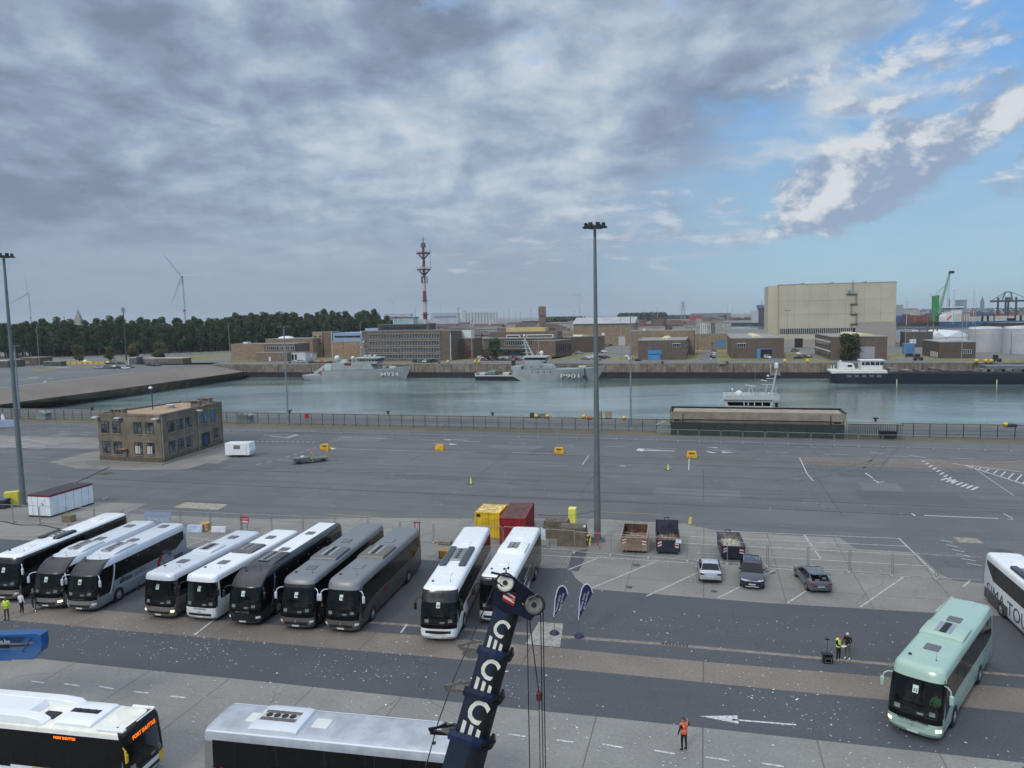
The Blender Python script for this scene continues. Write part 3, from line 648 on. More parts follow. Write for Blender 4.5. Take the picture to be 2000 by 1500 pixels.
    for hy in s.get('hatches',(3.2,L-2.2)):
        q=MB(); q.box(-.36,.36,hy-.4,hy+.4,HZ-.02,HZ+.06); q.obj('roof_hatch',s.get('hatchm',M_GREYP),root,bev=.045,seg=3,smooth=40)
    if s.get('ac'):
        ay,al,aw,am,nf,kind=s['ac']
        # kinds: pod (rounded box), blend (long humped fairing), rails (two dark cowls)
        h=.20
        if kind!='rails':
            pts=[(-aw,HZ-.10),(-aw*.97,HZ+h*.55),(-aw*.8,HZ+h*.95),(-aw*.45,HZ+h),(aw*.45,HZ+h),(aw*.8,HZ+h*.95),(aw*.97,HZ+h*.55),(aw,HZ-.10)]
            q=MB(); rr=[]
            prof2=((0,.25),(.03,.75),(.12,1),(.85,1),(.96,.8),(1,.3)) if kind=='pod' else ((0,.05),(.2,.8),(.4,1),(.8,1),(.95,.6),(1,.1))
            for t,k_ in prof2: rr.append([(x*(1 if t not in(0,1) else .94),ay+al*t,HZ-.10+(z-HZ+.10)*k_) for x,z in pts])
            q.loft(rr); ac=q.obj('air_conditioner',am,root,smooth=32)
        else:
            ac=None
            for sd in (-1,1):
                q=MB(); q.box(sd*.72-.26,sd*.72+.26,ay,ay+al,HZ-.12,HZ+.2)
                ac=q.obj('air_conditioner',am,root,bev=.12,seg=4,smooth=40)
            q=MB(); q.box(-.45,.45,ay+al*.28,ay+al*.95,HZ-.02,HZ+.10); q.obj('condenser',mat((150,155,158),.4,var=.1),root,bev=.03)
        zt=HZ+h+.004 if kind!='rails' else HZ+.104
        fl=min(al*.62,nf*.46); fy=ay+al*.52-fl/2+(0 if kind!='rails' else al*.1)
        q=MB(); q.box(-.42,-.17,fy-.1,fy+fl+.1,zt-.02,zt+.006); q.box(.17,.42,fy-.1,fy+fl+.1,zt-.02,zt+.006)
        q.obj('grille',s.get('slat',mat((120,122,122),.5,var=.4,vs=12)),ac)
        q=MB(); q.box(-.17,.17,fy-.1,fy+fl+.1,zt-.02,zt+.012); q.obj('fan_deck',s.get('deck',mat((175,178,178),.5,var=.1)),ac)
        for i in range(nf):
            y=fy+fl*(i+.5)/nf; r_=min(.16,fl/nf*.42)
            q=MB(); q.cyl((0,y,zt),(0,y,zt+.03),r_,r_,16); f_=q.obj('fan',M_BLACK,ac,smooth=30)
            q=MB()
            for j in range(5):
                a=j*2*PI/5; q.bar((0,y,zt+.036),(r_*.9*math.cos(a),y+r_*.9*math.sin(a),zt+.034),.035,.006)
            q.cyl((0,y,zt+.03),(0,y,zt+.045),r_*.3,r_*.3,10)
    if s['style']!='city':
        q=MB(); q.cyl((.55,1.9,HZ),(.55,1.9,HZ+.04),.04,.03,8); q.cyl((.55,1.9,HZ+.03),(.58,1.7,HZ+.5),.008,.004,4); q.obj('aerial',M_BLACK,root)
        q=MB(); q.box(-.75,-.6,1.75,1.9,HZ-.02,HZ+.08); q.obj('roof_camera',M_BLACK,root,bev=.02)
    s['SP']=SP; s['FP']=FP; s['root']=root; s['patch']=patch; s['S']=S
    return root
def place(px,py,qx,qy,zr=3.35,dx=1.17,L=None,ang=None):
    "nose position and turn from the front right foot and the rear right roof corner"
    A=G(px,py,.3); B=G(qx,qy,zr); d=B-A; an=math.atan2(d.y,d.x) if ang is None else R(ang)
    LL=L or Vector((d.x,d.y)).length+.12
    rz=an-PI/2; off=Vector((dx*math.cos(rz)-.35*-math.sin(rz),dx*math.sin(rz)+.35*-math.cos(rz)*-1,0))
    # right front corner sits dx to the right of and .35 m behind the nose
    ex=Vector((math.cos(rz),math.sin(rz),0)); ey=Vector((-math.sin(rz),math.cos(rz),0))
    o=Vector((A.x,A.y,0))-ex*dx-ey*.35
    return dict(loc=(o.x,o.y,0),rz=rz,L=round(LL+.3,2))
GRP='coaches parked side by side in the row'
white=mat((226,230,232),.3,var=.012,vs=.4,coat=.3); silver=mat((136,143,154),.32,metal=.2,var=.02,vs=.4,coat=.3); blackp=mat((24,26,30),.2,var=.1,vs=1,coat=.5)
gunm=mat((68,69,72),.34,metal=.25,var=.03,vs=.8,coat=.4); taupe=mat((104,101,97),.3,metal=.25,var=.06,vs=.8,coat=.4); silw=mat((200,206,214),.32,metal=.1,var=.015,vs=.4,coat=.3); roofg=mat((116,120,124),.42,metal=.15,var=.03,vs=.8)
mint=mat((156,184,170),.3,var=.015,vs=.4,coat=.4); lowsil=mat((136,134,131),.3,metal=.3,var=.05,coat=.3)
def along(s,sd,y,z,off=.012): return s['SP'](sd,y,z,off)
# 1 far left
s=dict(style='raked',**place(37,1168,222,1000,ang=81.5,L=13.4),body=blackp,roof=white,low=lowsil,group=GRP,shoulder=3.3,hatches=(3.0,7.0,11.0),hatchm=white,mirror=silw,num='7',gy0=.6,belt=1.0,label='white roofed black sided coach with two dark roof pods, leftmost of the row',
   ac=(5.0,2.3,.95,M_DARKP,3,'rails'))
coach(s)
# 2
s=dict(style='cap',**place(122,1184,281,1023,ang=81.5),body=silw,roof=silw,cap=M_DARKP,low=lowsil,group=GRP,hatches=(6.4,10.2),mirror=silw,num='2',maskm=M_GLASS,belt=1.5,swoop=.3,bpillar=silw,dots=1,
   ac=(2.6,3.2,1.0,silw,5,'blend'),lit=1,label='pale silver coach with curved black brow, second coach from the left in the row')
coach(s)
# 3
s=dict(style='cap',**place(188,1190,362,1028),body=silver,roof=silw,cap=M_DARKP,low=lowsil,group=GRP,hatches=(6.5,10.6),mirror=silw,num='8',belt=1.85,swoop=.25,rise=.55,bpillar=silw,dots=1,
   ac=(2.6,3.2,1.0,silw,5,'blend'),stripes=((1.18,1.22,silw,2.6,-.3),),label='silver coach with albion tours lettering and a red and grey emblem on its side')
r=coach(s); L=s['L']
text('lettering','albion',.62,M_DARKP,r,(1.289,2.9,1.36),(0,1,0),(0,0,1),bold=.01); text('lettering','tours',.62,M_GREYP,r,(1.289,4.75,1.36),(0,1,0),(0,0,1))
text('lettering','SIMA TOURS',.16,M_GREYP,r,(-.5,-.02,1.1),(1,0,0),(0,0,1),fit=1.0)
def arcp(s,name,y,z,r0,r1,a0,a1,m,sd=1,off=.012):
    q=MB(); k=14; 
    for i in range(k+1):
        a=R(a0+(a1-a0)*i/k)
        for rr in (r0,r1): q.v.append(tuple(s['SP'](sd,y+rr*math.cos(a),z+rr*math.sin(a),off)))
    q.f=[[2*i,2*i+1,2*i+3,2*i+2] for i in range(k)]; q.mi=[0]*k; q.obj(name,m,s['root'])
arcp(s,'emblem',L-3.5,1.05,.62,1.0,110,250,M_RED); arcp(s,'emblem',L-3.4,1.2,.7,1.02,20,110,mat((70,80,88),.4))
q=MB(); 
for i in range(3): q.box(1.285,1.292,L-2.1,L-.8,.85+i*.16,.95+i*.16)
q.obj('engine_grille',M_BLACK,r)
# 4
s=dict(style='box',**place(342,1203,508,1039),body=mat((96,96,95),.3,metal=.3,var=.06,coat=.3),roof=silw,low=lowsil,group=GRP,hatches=(3.0,9.3),hatchm=M_GREYP,mirror=M_BLACK,num='22',mask=1.05,ac=(5.0,2.2,.9,silw,4,'pod'),deck=M_BLACK,lit=1,
   label='grey boxy coach with pale roof and red nose lettering, between silver and white coaches')
r=coach(s); text('lettering','KARYS',.16,M_RED,r,(-.95,-.0,.93),(1,0,0),(0,0,1),fit=.55,shear=.2)
# 5
s=dict(style='box',**place(424,1207,583,1037),body=white,roof=white,low=white,group=GRP,hatches=(3.1,9.6),hatchm=M_GREYP,mirror=M_BLACK,num='13',mask=1.12,ac=(5.3,2.3,.9,mat((84,84,88),.4,var=.1),5,'pod'),deck=M_CHROME,star=1,
   label='white boxy coach with white front and dark grey roof unit in the row')
r=coach(s); text('lettering','COACHPARTNERS',.15,M_DARKP,r,(-.5,-.02,.98),(1,0,0),(0,0,1),fit=1.05)
# 6
s=dict(style='cap',**place(508,1216,668,1027),body=blackp,roof=blackp,cap=blackp,low=blackp,group=GRP,hatches=(6.3,10.7),hatchm=M_GREYP,mirror=blackp,num='17',belt=1.5,swoop=.3,bpillar=M_GREYP,dots=1,ac=(2.5,3.2,1.0,mat((60,63,68),.35,var=.1),5,'blend'),deck=M_CHROME,strip=M_CHROME,
   label='all black coach with white roof strip and SIMA TOURS on its nose')
r=coach(s); MB().box(-.80,.80,3.0,s['L']-.5,3.69,3.712).obj('roof_panel',white,r,bev=.01); text('lettering','SIMA TOURS',.19,M_CHROME,r,(-.55,-.02,1.07),(1,0,0),(0,0,1),fit=1.1)
# 7
s=dict(style='raked',**place(612,1224,749,1028),body=blackp,roof=roofg,low=taupe,group=GRP,shoulder=3.1,hatches=(2.9,9.4),mirror=silw,num='18',visor=0,ac=(4.7,3.0,1.08,mat((92,95,99),.4,var=.1),5,'pod'),slat=M_CHROME,deck=M_BLACK,star=1,
   label='coach with black flank, grey roof and taupe front, left of the plain grey coach')
r=coach(s); text('lettering','KARYS',.1,M_RED,r,(-1.0,.02,.93),(1,0,0),(0,0,1))
# 8
s=dict(style='raked',**place(700,1230,820,1037),body=gunm,roof=roofg,low=taupe,group=GRP,hatches=(3.6,9.9),hatchm=roofg,mirror=silw,num='18',swoop=.75,rise=.4,ac=(5.5,3.0,1.08,mat((96,92,86),.4,var=.1),5,'pod'),slat=M_CHROME,deck=M_BLACK,star=1,
   label='plain grey coach with grey flank and small red lettering, last of the eight packed coaches')
r=coach(s); text('lettering','KARYS',.42,M_RED,r,(1.289,4.6,1.25),(0,1,0),(0,0,1),shear=.3); text('lettering','KARYS',.1,M_RED,r,(-1.0,.02,.93),(1,0,0),(0,0,1))
# 9
s=dict(style='raked',**place(891,1246,957,1034),body=white,roof=white,cap=M_DARKP,low=white,group=GRP,hatches=(3.2,10.6),hatchm=white,mirror=M_BLACK,num='34',visor=1,belt=1.75,swoop=.5,ac=(5.0,4.2,1.0,mat((58,64,72),.35,var=.12),5,'rails'),deck=M_CHROME,strip=white,lz=.78,gz=.70,
   label='white coach with red script on its flank and two dark roof cowls')
r=coach(s); text('lettering','Marcels Car',.75,mat((140,36,48),.4),r,(1.289,3.6,1.1),(0,1,0),(0,0,1),shear=.35,fit=3.6)
# smiling intake
q=MB(); F_=s['FP']; 
q.v=[tuple(F_(a,.80-.13*math.cos(R(a*2.6))*1.0,.02)) for a in range(-34,35,4)]+[tuple(F_(a,.80,.02)) for a in range(34,-35,-4)]
q.f=[list(range(len(q.v)))]; q.mi=[0]; q.obj('intake',M_BLACK,r)
# 10
s=dict(style='box',**place(1003,1212,1055,1031),body=mat((88,66,62),.3,var=.5,vs=.5,coat=.3),roof=white,cap=M_DARKP,low=white,group=GRP,hatches=(3.2,9.9),hatchm=white,mirror=M_BLACK,num='12',ac=(5.6,2.6,1.1,white,3,'pod'),
   label='white roofed coach with dark brown patterned flank, behind the crane boom')
r=coach(s)
s['patch']('side_panel',lambda y,t:s['SP'](1,y,.5+1.1*t,.006),[2.0,3,4,5.4],[0,.5,1],mat((210,210,205),.4,var=.2,vs=1.5)) if False else None
q=MB(); q.v=[tuple(s['SP'](1,y,z,.007)) for y,z in ((3.4,.5),(6.6,.5),(7.2,2.1),(4.4,1.9))]; q.f=[[0,1,2,3]]; q.mi=[0]; q.obj('side_advert',mat((200,204,204),.4,var=.3,vs=1.5),r)
# 11 green coach
A=G(1836,1443,.3)
s=dict(style='raked',**place(1836,1444,1945,1199,zr=3.3,ang=47,L=11.9),body=mint,roof=mint,low=mint,hatches=(3.4,8.2),hatchm=M_GREYP,mirror=mint,num='52',swoop=.75,rise=.2,ac=(5.0,2.3,1.1,mint,4,'pod'),slat=M_CHROME,deck=M_BLACK,star=1,lit=1,strip=mint,grille=mint,
   label='mint green coach with lit headlights pulling across the lanes at the right')
r=coach(s); text('lettering','VAN EYKEN TOURS',.17,M_BLACK,r,(-.72,-.035,.98),(1,0,0),(0,0,1),fit=1.44,bold=.006)
green_coach=s
# 12 white coach leaving at the right: rear at upper left, heading right and towards us
A=G(1921,1160,.3); ang12=R(-104)
rz=ang12+PI/2; L=13.0; ex=Vector((math.cos(rz),math.sin(rz),0)); ey=Vector((-math.sin(rz),math.cos(rz),0))
rear=Vector((A.x,A.y,0))+ex*1.2   # left rear foot -> rear centre
o=rear-ey*L
s=dict(style='raked',loc=(o.x,o.y,0),rz=rz,L=L,body=white,roof=white,cap=M_DARKP,low=white,hatches=(3.4,10.6),hatchm=white,mirror=M_BLACK,belt=1.95,rise=.9,ac=(5.0,4.2,1.0,M_DARKP,5,'rails'),label='white coach with tall SIMA TOURS lettering leaving at the right edge')
r=coach(s)
LT=mat((74,78,88),.4)
text('lettering','SIMA TOURS',1.35,LT,r,(-1.289,L-.75,.62),(0,-1,0),(0,0,1),fit=8.6)
q=MB(); q.box(-1.284,-1.28,L-4.6,L-.35,.3,1.05); q.obj('lower_panel',M_DARKP,r)
# 13 grey coach along the bottom, nose to the right
A=G(393,1420,3.45); an=R(-11.2); L=12.6; rz=an+PI/2; ex=Vector((math.cos(rz),math.sin(rz),0)); ey=Vector((-math.sin(rz),math.cos(rz),0))
rc=Vector((A.x,A.y,0))+ex*1.12-ey*.05; o=rc-ey*L
s=dict(style='box',loc=(o.x,o.y,0),rz=rz,L=L,body=mat((128,126,124),.35,metal=.2,var=.06,coat=.3),roof=mat((172,178,186),.38,metal=.2,var=.1,vs=1.2),low=lowsil,hatches=(L-5.9+.6,L-1.85-.2),hatchm=mat((205,208,204),.5,var=.05),mirror=M_BLACK,ac=(L-4.6,2.5,1.06,silw,4,'pod'),slat=mat((96,92,86),.5,var=.3,vs=10),
   belt=1.62,label='long grey coach with silver roof and red zigzag stripes, at the bottom')
r=coach(s)
for i in range(7):
    y=L-.5-i*.42; q=MB(); P=[s['SP'](-1,y-t*2.6,1.75-t*1.35,.009) for t in (0,1)]
    q.bar(P[0],P[1],.035,.035); q.obj('stripe',M_RED if i%2 else M_DARKP,r)
q=MB()
for i in range(6):
    z=lambda y:1.62; 
    a=s['SP'](-1,L-4.9-i*.28,.9,.01); b=s['SP'](-1,L-5.0-i*.28,1.5-.1*i,.01); q.bar(a,b,.035,.035); q.bar(b,s['SP'](-1,L-5.18-i*.28,.9,.01),.035,.035)
q.obj('stripe',M_RED,r)
q=MB()
for y in (2.0,4.3,6.6,8.9): q.box(-1.27,-1.262,y,y+.05,1.66,2.96)
q.obj('window_pillar',M_BLACK,r)
tr=MB(); tr.cyl((-1.16,.8,3.33),(-1.16,L-.25,3.33),.06,.06,10); tr.cyl((1.16,.8,3.33),(1.16,L-.25,3.33),.06,.06,10); tr.obj('roof_rail',silw,r,smooth=30)
# 14 city bus bottom left, nose to the right
A=G(240,1437,2.92); an=R(-11.0); L=12.0; rz=an+PI/2; ex=Vector((math.cos(rz),math.sin(rz),0)); ey=Vector((-math.sin(rz),math.cos(rz),0))
o=Vector((A.x,A.y,0))+ex*1.16-ey*.30
yel=mat((216,180,36),.35,var=.06,coat=.3); offw=mat((226,225,214),.35,var=.08,vs=1.0)
s=dict(style='city',loc=(o.x,o.y,0),rz=rz,L=L,body=white,roof=offw,cap=M_GLASS,low=white,hatches=(),hatchm=M_BLACK,mask=.95,belt=1.02,top=2.74,wheels=(2.7,L-3.3),gy0=.35,ac=(2.1,2.1,1.02,white,3,'pod'),deck=M_BLACK,slat=white,nomir=1,strip=M_GREYP,
   label='white and yellow city bus with orange port shuttle display, cut off at the bottom left')
r=coach(s); SPf,FPf=s['SP'],s['FP']
LED=mat((255,120,20),.5,var=0,emit=1.3)
s['patch']('destination_display',lambda a,z:FPf(a,z,.014),[-60,-30,0,30,60],[2.42,2.6,2.78],M_BLACK)
text('display_text','PORT SHUTTLE',.26,LED,r,(-.78,FPf(0,2.5).y-.03,2.50),(1,0,0),(0,.1,1),fit=1.56,bold=.004)
text('display_text','PORT SHUTTLE',.17,LED,r,(-1.275,3.9,2.52),(0,-1,0),(0,0,1),fit=1.15,bold=.004)
q=MB(); q.box(-.62,.0,4.5,5.3,3.0,3.09); q.obj('roof_hatch',M_BLACK,r,bev=.05,seg=3)
q=MB(); 
q.loft([[(-1.12,y,2.98),(-1.05,y,3.0+h),(-.55,y,3.02+h),(-.5,y,2.98)] for y,h in ((4.6,.05),(5.0,.26),(5.6,.33),(11,.33))]); 
q.loft([[(.5,y,2.98),(.55,y,3.02+h),(1.05,y,3.0+h),(1.12,y,2.98)] for y,h in ((4.0,.05),(4.3,.26),(5.2,.33),(11,.33))])
q.loft([[(-.55,y,2.98),(-.55,y,3.0+h),(.55,y,3.0+h),(.55,y,2.98)] for y,h in ((5.7,.05),(5.9,.32),(11,.33))]); q.obj('roof_pod',white,r,smooth=35,bev=.03)
q=MB(); q.loft([[(x,y,2.98),(x,y,3.02+h)] for x,y,h in ((-1.1,1.7,.0),(-1.1,.5,.10),(-.95,.25,.12))],cap=False,close=False)
q=MB(); q.box(-1.12,-.86,.32,1.75,2.98,3.10); q.box(.98,1.12,.32,1.5,2.98,3.12); q.box(-.2,1.1,.28,.36,3.02,3.10); q.obj('roof_fairing',white,r,bev=.05,seg=3)
q=MB(); P=FPf(-80,2.3,.0); q.box(P.x-.17,P.x-.02,P.y-.3,P.y-.22,1.75,2.15); q.box(P.x-.14,P.x-.05,P.y-.26,P.y-.18,2.12,2.3); q.bar((P.x,P.y,2.4),(P.x-.1,P.y-.22,2.28),.04); q.obj('mirror',yel,r,bev=.03)
s['patch']('yellow_band',lambda a,z:FPf(a,z,.016),[20,30,40,50],[.5,.75,1.03],yel)
q=MB(); q.v=[tuple(SPf(-1,y,z,.012)) for y,z in ((4.1,.5),(5.4,.5),(5.2,1.0),(4.4,1.02))]; q.f=[[0,1,2,3]]; q.mi=[0]; q.obj('yellow_band',yel,r)
q=MB(); q.v=[tuple(SPf(-1,y,z,.008)) for y,z in ((.9,.45),(2.0,.45),(2.0,1.05),(.9,1.05))]+[tuple(SPf(-1,y,z,.008)) for y,z in ((6.4,.4),(8.0,.4),(8.0,1.05),(6.4,1.05))]; q.f=[[0,1,2,3],[4,5,6,7]]; q.mi=[0,0]; q.obj('door_glass',M_GLASS,r)
q=MB(); q.cyl((-.75,.9,3.0),(-.75,.9,3.05),.05,.04,8); q.cyl((-.75,.9,3.03),(-.7,.6,3.35),.008,.004,4); q.obj('aerial',M_BLACK,r)
# ================================================================== cars
def car(name,label,cat,loc,rz,col,kind='hatch',full=True,group=None,opentail=False):
    "nose towards -y"
    root=thing(name,label,cat,loc,rz,group)
    paint=mat(col,.25,metal=.15,var=.04,vs=1,coat=.6) if isinstance(col,tuple) else col
    #  y, half width, shoulder z, roof z, roof half width
    T={'hatch':(4.1,[(0,.62,.62,.64,.5),(.12,.80,.70,.72,.62),(.7,.87,.84,.88,.70),(.95,.88,.90,.95,.82),(1.85,.885,.93,1.40,.66),(2.6,.885,.95,1.46,.60),(3.25,.88,.97,1.43,.58),(3.88,.85,.97,1.04,.74),(4.02,.82,.93,.97,.62),(4.1,.74,.80,.84,.6)]),
       'suv':(4.4,[(0,.66,.72,.74,.5),(.12,.84,.84,.88,.64),(.7,.90,.98,1.03,.74),(.95,.91,1.03,1.09,.85),(1.9,.915,1.06,1.60,.70),(2.7,.915,1.07,1.67,.64),(3.8,.91,1.08,1.65,.62),(4.1,.89,1.06,1.52,.60),(4.3,.86,1.0,1.1,.66),(4.4,.78,.85,.9,.62)]),
       'sedan':(4.7,[(0,.64,.60,.62,.5),(.14,.84,.68,.71,.64),(1.0,.90,.82,.87,.72),(1.3,.91,.88,.94,.84),(2.2,.915,.91,1.36,.66),(2.9,.915,.93,1.42,.60),(3.6,.91,.95,1.34,.56),(4.3,.88,.98,1.06,.62),(4.6,.83,.95,.99,.62),(4.7,.76,.80,.84,.6)]),
       'van':(4.4,[(0,.66,.72,.74,.5),(.12,.84,.90,.94,.64),(.6,.90,1.05,1.10,.72),(.75,.91,1.08,1.15,.76),(1.35,.92,1.10,1.78,.76),(1.9,.92,1.10,1.84,.78),(3.9,.92,1.10,1.84,.78),(4.25,.91,1.10,1.80,.76),(4.35,.90,1.05,1.3,.76),(4.4,.84,.85,.9,.72)])}[kind]
    L,st=T; rings=[]
    for y,w,zs,zr,wr in st:
        e=.24 if 0<y<L else .34
        half=[(w*.86,e),(w,e+.12),(w*1.0,(zs+e)/2+.05),(w*.97,zs),(wr+.03,zr-.045),(wr-.08,zr),(0,zr+.015)]
        rings.append([Vector((x,y,z)) for x,z in half]+[Vector((-x,y,z)) for x,z in half[-2::-1]])
    mb=MB(); mb.loft(rings)
    mb.obj('body',paint,root,smooth=42)
    def P(i,t,k,off=.012):   # point between side index k and k+1 on interpolated station
        i0=int(i); f=i-i0; a=rings[i0]; b=rings[min(i0+1,len(rings)-1)]
        p=[a[j].lerp(b[j],f) for j in (k,k+1)]; return p[0].lerp(p[1],t)
    def off(p,sd,o=.012): return (sd*(p.x+o),p.y,p.z+o*.4)
    g=M_GLASS
    for sd in (-1,1):
        q=MB(); ii=[3.4,3.7,4,5,6,6.5] if kind!='van' else [3.2,3.6,4,5,5.25]
        q.v=[off(P(i,t,3),sd) for i in ii for t in (.10,.88)]
        q.f=[[2*j,2*j+1,2*j+3,2*j+2] for j in range(len(ii)-1)]; q.mi=[0]*len(q.f); q.obj('side_window',g,root)
    def topq(i0,i1,nm,fr=.88,m=g):
        q=MB()
        for i in (i0,(i0*2+i1)/3,(i0+i1*2)/3,i1):
            k0=int(i); f=i-k0; a,b=rings[k0],rings[min(k0+1,len(rings)-1)]
            for j in (4,5,6,7,8):
                p=a[j].lerp(b[j],f); q.v.append((p.x*fr,p.y,p.z+.022))
        q.f=[[r_*5+c_,r_*5+c_+1,r_*5+c_+6,r_*5+c_+5] for r_ in range(3) for c_ in range(4)]; q.mi=[0]*12; return q.obj(nm,m,root)
    topq(3.02,3.95,'windscreen',.97)
    if not opentail: topq(6.1,7.6 if kind!='van' else 7.6,'rear_window') if kind in('sedan',) else (topq(6.05,6.95,'rear_window',.95) if kind=='hatch' else topq(6.9,7.75,'rear_window'))
    wr_=.33 if kind!='suv' else .36
    for sd in (-1,1):
        for y in (.82,L-.78):
            q=MB(); q.cyl((sd*.70,y,wr_),(sd*(st[3][1]+.012),y,wr_),wr_,wr_,18 if full else 12); w=q.obj('wheel',M_RUB,root,smooth=30)
            q=MB(); q.cyl((sd*.8,y,wr_),(sd*(st[3][1]+.02),y,wr_),wr_*.64,wr_*.6,14 if full else 10); q.obj('rim',M_RIM,w)
    if full:
        for sd in (-1,1):
            q=MB(); q.box(sd*(st[3][1]+.04)-.08,sd*(st[3][1]+.04)+.08,1.62,1.76,.98+(.1 if kind=='suv' else 0),1.12+(.1 if kind=='suv' else 0)); q.obj('mirror',paint,root,bev=.03)
            q=MB(); z=st[1][2]-.1; q.v=[(sd*.42,-.01,z),(sd*.62,.0,z),(sd*.84,.14,z+.02),(sd*.84,.16,z+.12),(sd*.62,.0,z+.12),(sd*.45,.02,z+.07)]; q.v=[(x,y-.02,z_) for x,y,z_ in q.v]; q.f=[[0,1,4,5],[1,2,3,4]]; q.mi=[0,0]; q.obj('headlight',M_LAMP,root)
            q=MB(); z=st[-1][2]-.02; q.box(sd*.66-.16,sd*.66+.16,L-.08,L+.01,z-.05,z+.09); q.obj('tail_light',M_RED if kind!='hatch' else mat((70,14,16),.3),root,bev=.02)
        q=MB(); q.box(-.26,.26,-.02,.02,.42,.53); q.obj('number_plate',mat((190,190,186),.5,var=0),root)
        q=MB(); q.box(-.26,.26,L-.02,L+.015,.55,.66); q.obj('number_plate',mat((190,190,186),.5,var=0),root)
        q=MB(); q.box(-.55,.55,-.012,.03,.36,.60) if kind!='hatch' else q.box(-.7,.7,L-.03,L+.02,.28,.38); q.obj('bumper_trim',M_BLACK,root)
        q=MB(); q.cyl((0,3.3,st[5][3]),(0,3.45,st[5][3]+.14),.012,.006,5); q.obj('aerial',M_BLACK,root)
    if kind=='suv' and full:
        for sd in (-1,1):
            q=MB(); q.cyl((sd*.62,2.0,1.69),(sd*.60,3.8,1.73),.022,.022,6); q.obj('roof_rail',M_CHROME,root)
        q=MB(); q.path([(-.85,.1,.80),(-.5,-.03,.74),(.5,-.03,.74),(.85,.1,.80)],.022,6); q.obj('chrome_strip',M_CHROME,root)
        q=MB(); q.path([(-.5,-.04,.30),(.5,-.04,.30)],.03,6); q.obj('skid_plate',M_CHROME,root)
    if opentail:
        q=MB(); q.v=[(-.66,3.62,1.345),(.66,3.62,1.345),(.70,4.78,1.62),(-.70,4.78,1.62),(-.66,3.62,1.31),(.66,3.62,1.31),(.70,4.80,1.56),(-.70,4.80,1.56)]; q.f=[[0,1,2,3],[7,6,5,4],[0,3,7,4],[1,5,6,2],[3,2,6,7],[0,4,5,1]]; q.mi=[0]*6; q.obj('tailgate',paint,root)
        q=MB(); q.v=[(-.6,3.7,1.30),(.6,3.7,1.30),(.62,4.7,1.55),(-.62,4.7,1.55)]; q.f=[[3,2,1,0]]; q.mi=[0]; q.obj('tailgate_lining',M_BLACK,root)
        q=MB(); q.box(-.62,.62,3.66,4.66,.86,1.05); 
        q.v=[(-.60,3.70,1.345),(.60,3.70,1.345),(.66,4.55,1.04),(-.66,4.55,1.04),(-.66,4.725,.62),(.66,4.725,.62)]; q.f=[[0,1,2,3],[3,2,5,4]]; q.mi=[0,0]; q.obj('open_boot',M_BLACK,root)
        q=MB(); q.box(-.4,-.12,4.2,4.5,1.12,1.3); q.box(.1,.42,4.42,4.6,1.0,1.12); q.box(-.1,.1,4.1,4.35,1.2,1.42); q.obj('luggage',mat((130,130,132),.7,var=.2),root,bev=.02)
    return root
def face(ax,ay,bx,by):  # rz for a car whose nose->tail runs from pixel a to pixel b
    a=G(ax,ay); b=G(bx,by); d=b-a; return (a.x,a.y,0),math.atan2(d.y,d.x)-PI/2
# hatchback: tail towards us
def tailto(x,y,ang,L):  # tail centre at ground pixel; direction tail->nose angle
    p=G(x,y); d=Vector((math.cos(R(ang)),math.sin(R(ang)),0)); n=p+d*L; return (n.x,n.y,0),R(ang)+PI/2
l,r_=tailto(1388,1141,78,4.1); car('parked_car','silver hatchback parked with its tail towards us beside the skips','car',l,r_,(168,176,186),'hatch')
p=G(1469,1153); car('parked_car','dark blue family car with chrome roof rails, nose towards us','car',(p.x,p.y,0),R(-17),(38,46,66),'suv')
l,r_=tailto(1604,1161,84,4.7); car('parked_car','grey saloon car with its tailgate open','car',l,r_,(88,94,104),'sedan',opentail=True)
# ================================================================== containers, skips, cabins
def corr(mb,x0,x1,y,z0,z1,n,d,ax='x'):
    "corrugated wall"
    pts=[]
    for i in range(n):
        a=x0+(x1-x0)*i/n; w=(x1-x0)/n
        pts+= [(a,0),(a+w*.3,0),(a+w*.5,d),(a+w*.8,d)]
    pts.append((x1,0))
    for (a,da),(b,db) in zip(pts,pts[1:]):
        v=[(a,y+da,z0),(b,y+db,z0),(b,y+db,z1),(a,y+da,z1)] if ax=='x' else [(y+da,a,z0),(y+db,b,z0),(y+db,b,z1),(y+da,a,z1)]
        mb.add(v,[(0,1,2,3)])
def container(label,loc,rz,col,roofc,L=6.06,W=2.44,Hc=2.6,n=8,group=None):
    r=thing('shipping_container',label,'container',loc,rz,group); m=mat(col,.5,var=.18,vs=1.2,streak=.3); mr=mat(roofc,.7,var=.35,vs=1.5)
    q=MB(); corr(q,.1,W-.1,.05,.15,Hc-.1,n,.04); corr(q,.1,W-.1,L-.05,.15,Hc-.1,n,-.04); corr(q,.1,L-.1,.05,.15,Hc-.1,int(n*2.4),.04,'y'); corr(q,.1,L-.1,W-.05,.15,Hc-.1,int(n*2.4),-.04,'y'); q.obj('wall',m,r)
    q=MB()
    for x in (0,W-.12):
        for y in (0,L-.12): q.box(x,x+.12,y,y+.12,.0,Hc)
    for z in (.03,Hc-.15):
        for x in (.02,W-.12): q.box(x,x+.10,.12,L-.12,z,z+.12)
        for y in (.02,L-.12): q.box(.12,W-.12,y,y+.10,z,z+.12)
    q.obj('frame',m,r,bev=.01)
    q=MB(); q.box(.10,W-.10,.10,L-.10,Hc-.10,Hc-.04)
    for i in range(int(L/.5)): q.box(.14,W-.14,.2+i*.5,.38+i*.5,Hc-.045,Hc-.02)
    q.obj('roof',mr,r); return r
p=G(928,1050); d1=R(-13)
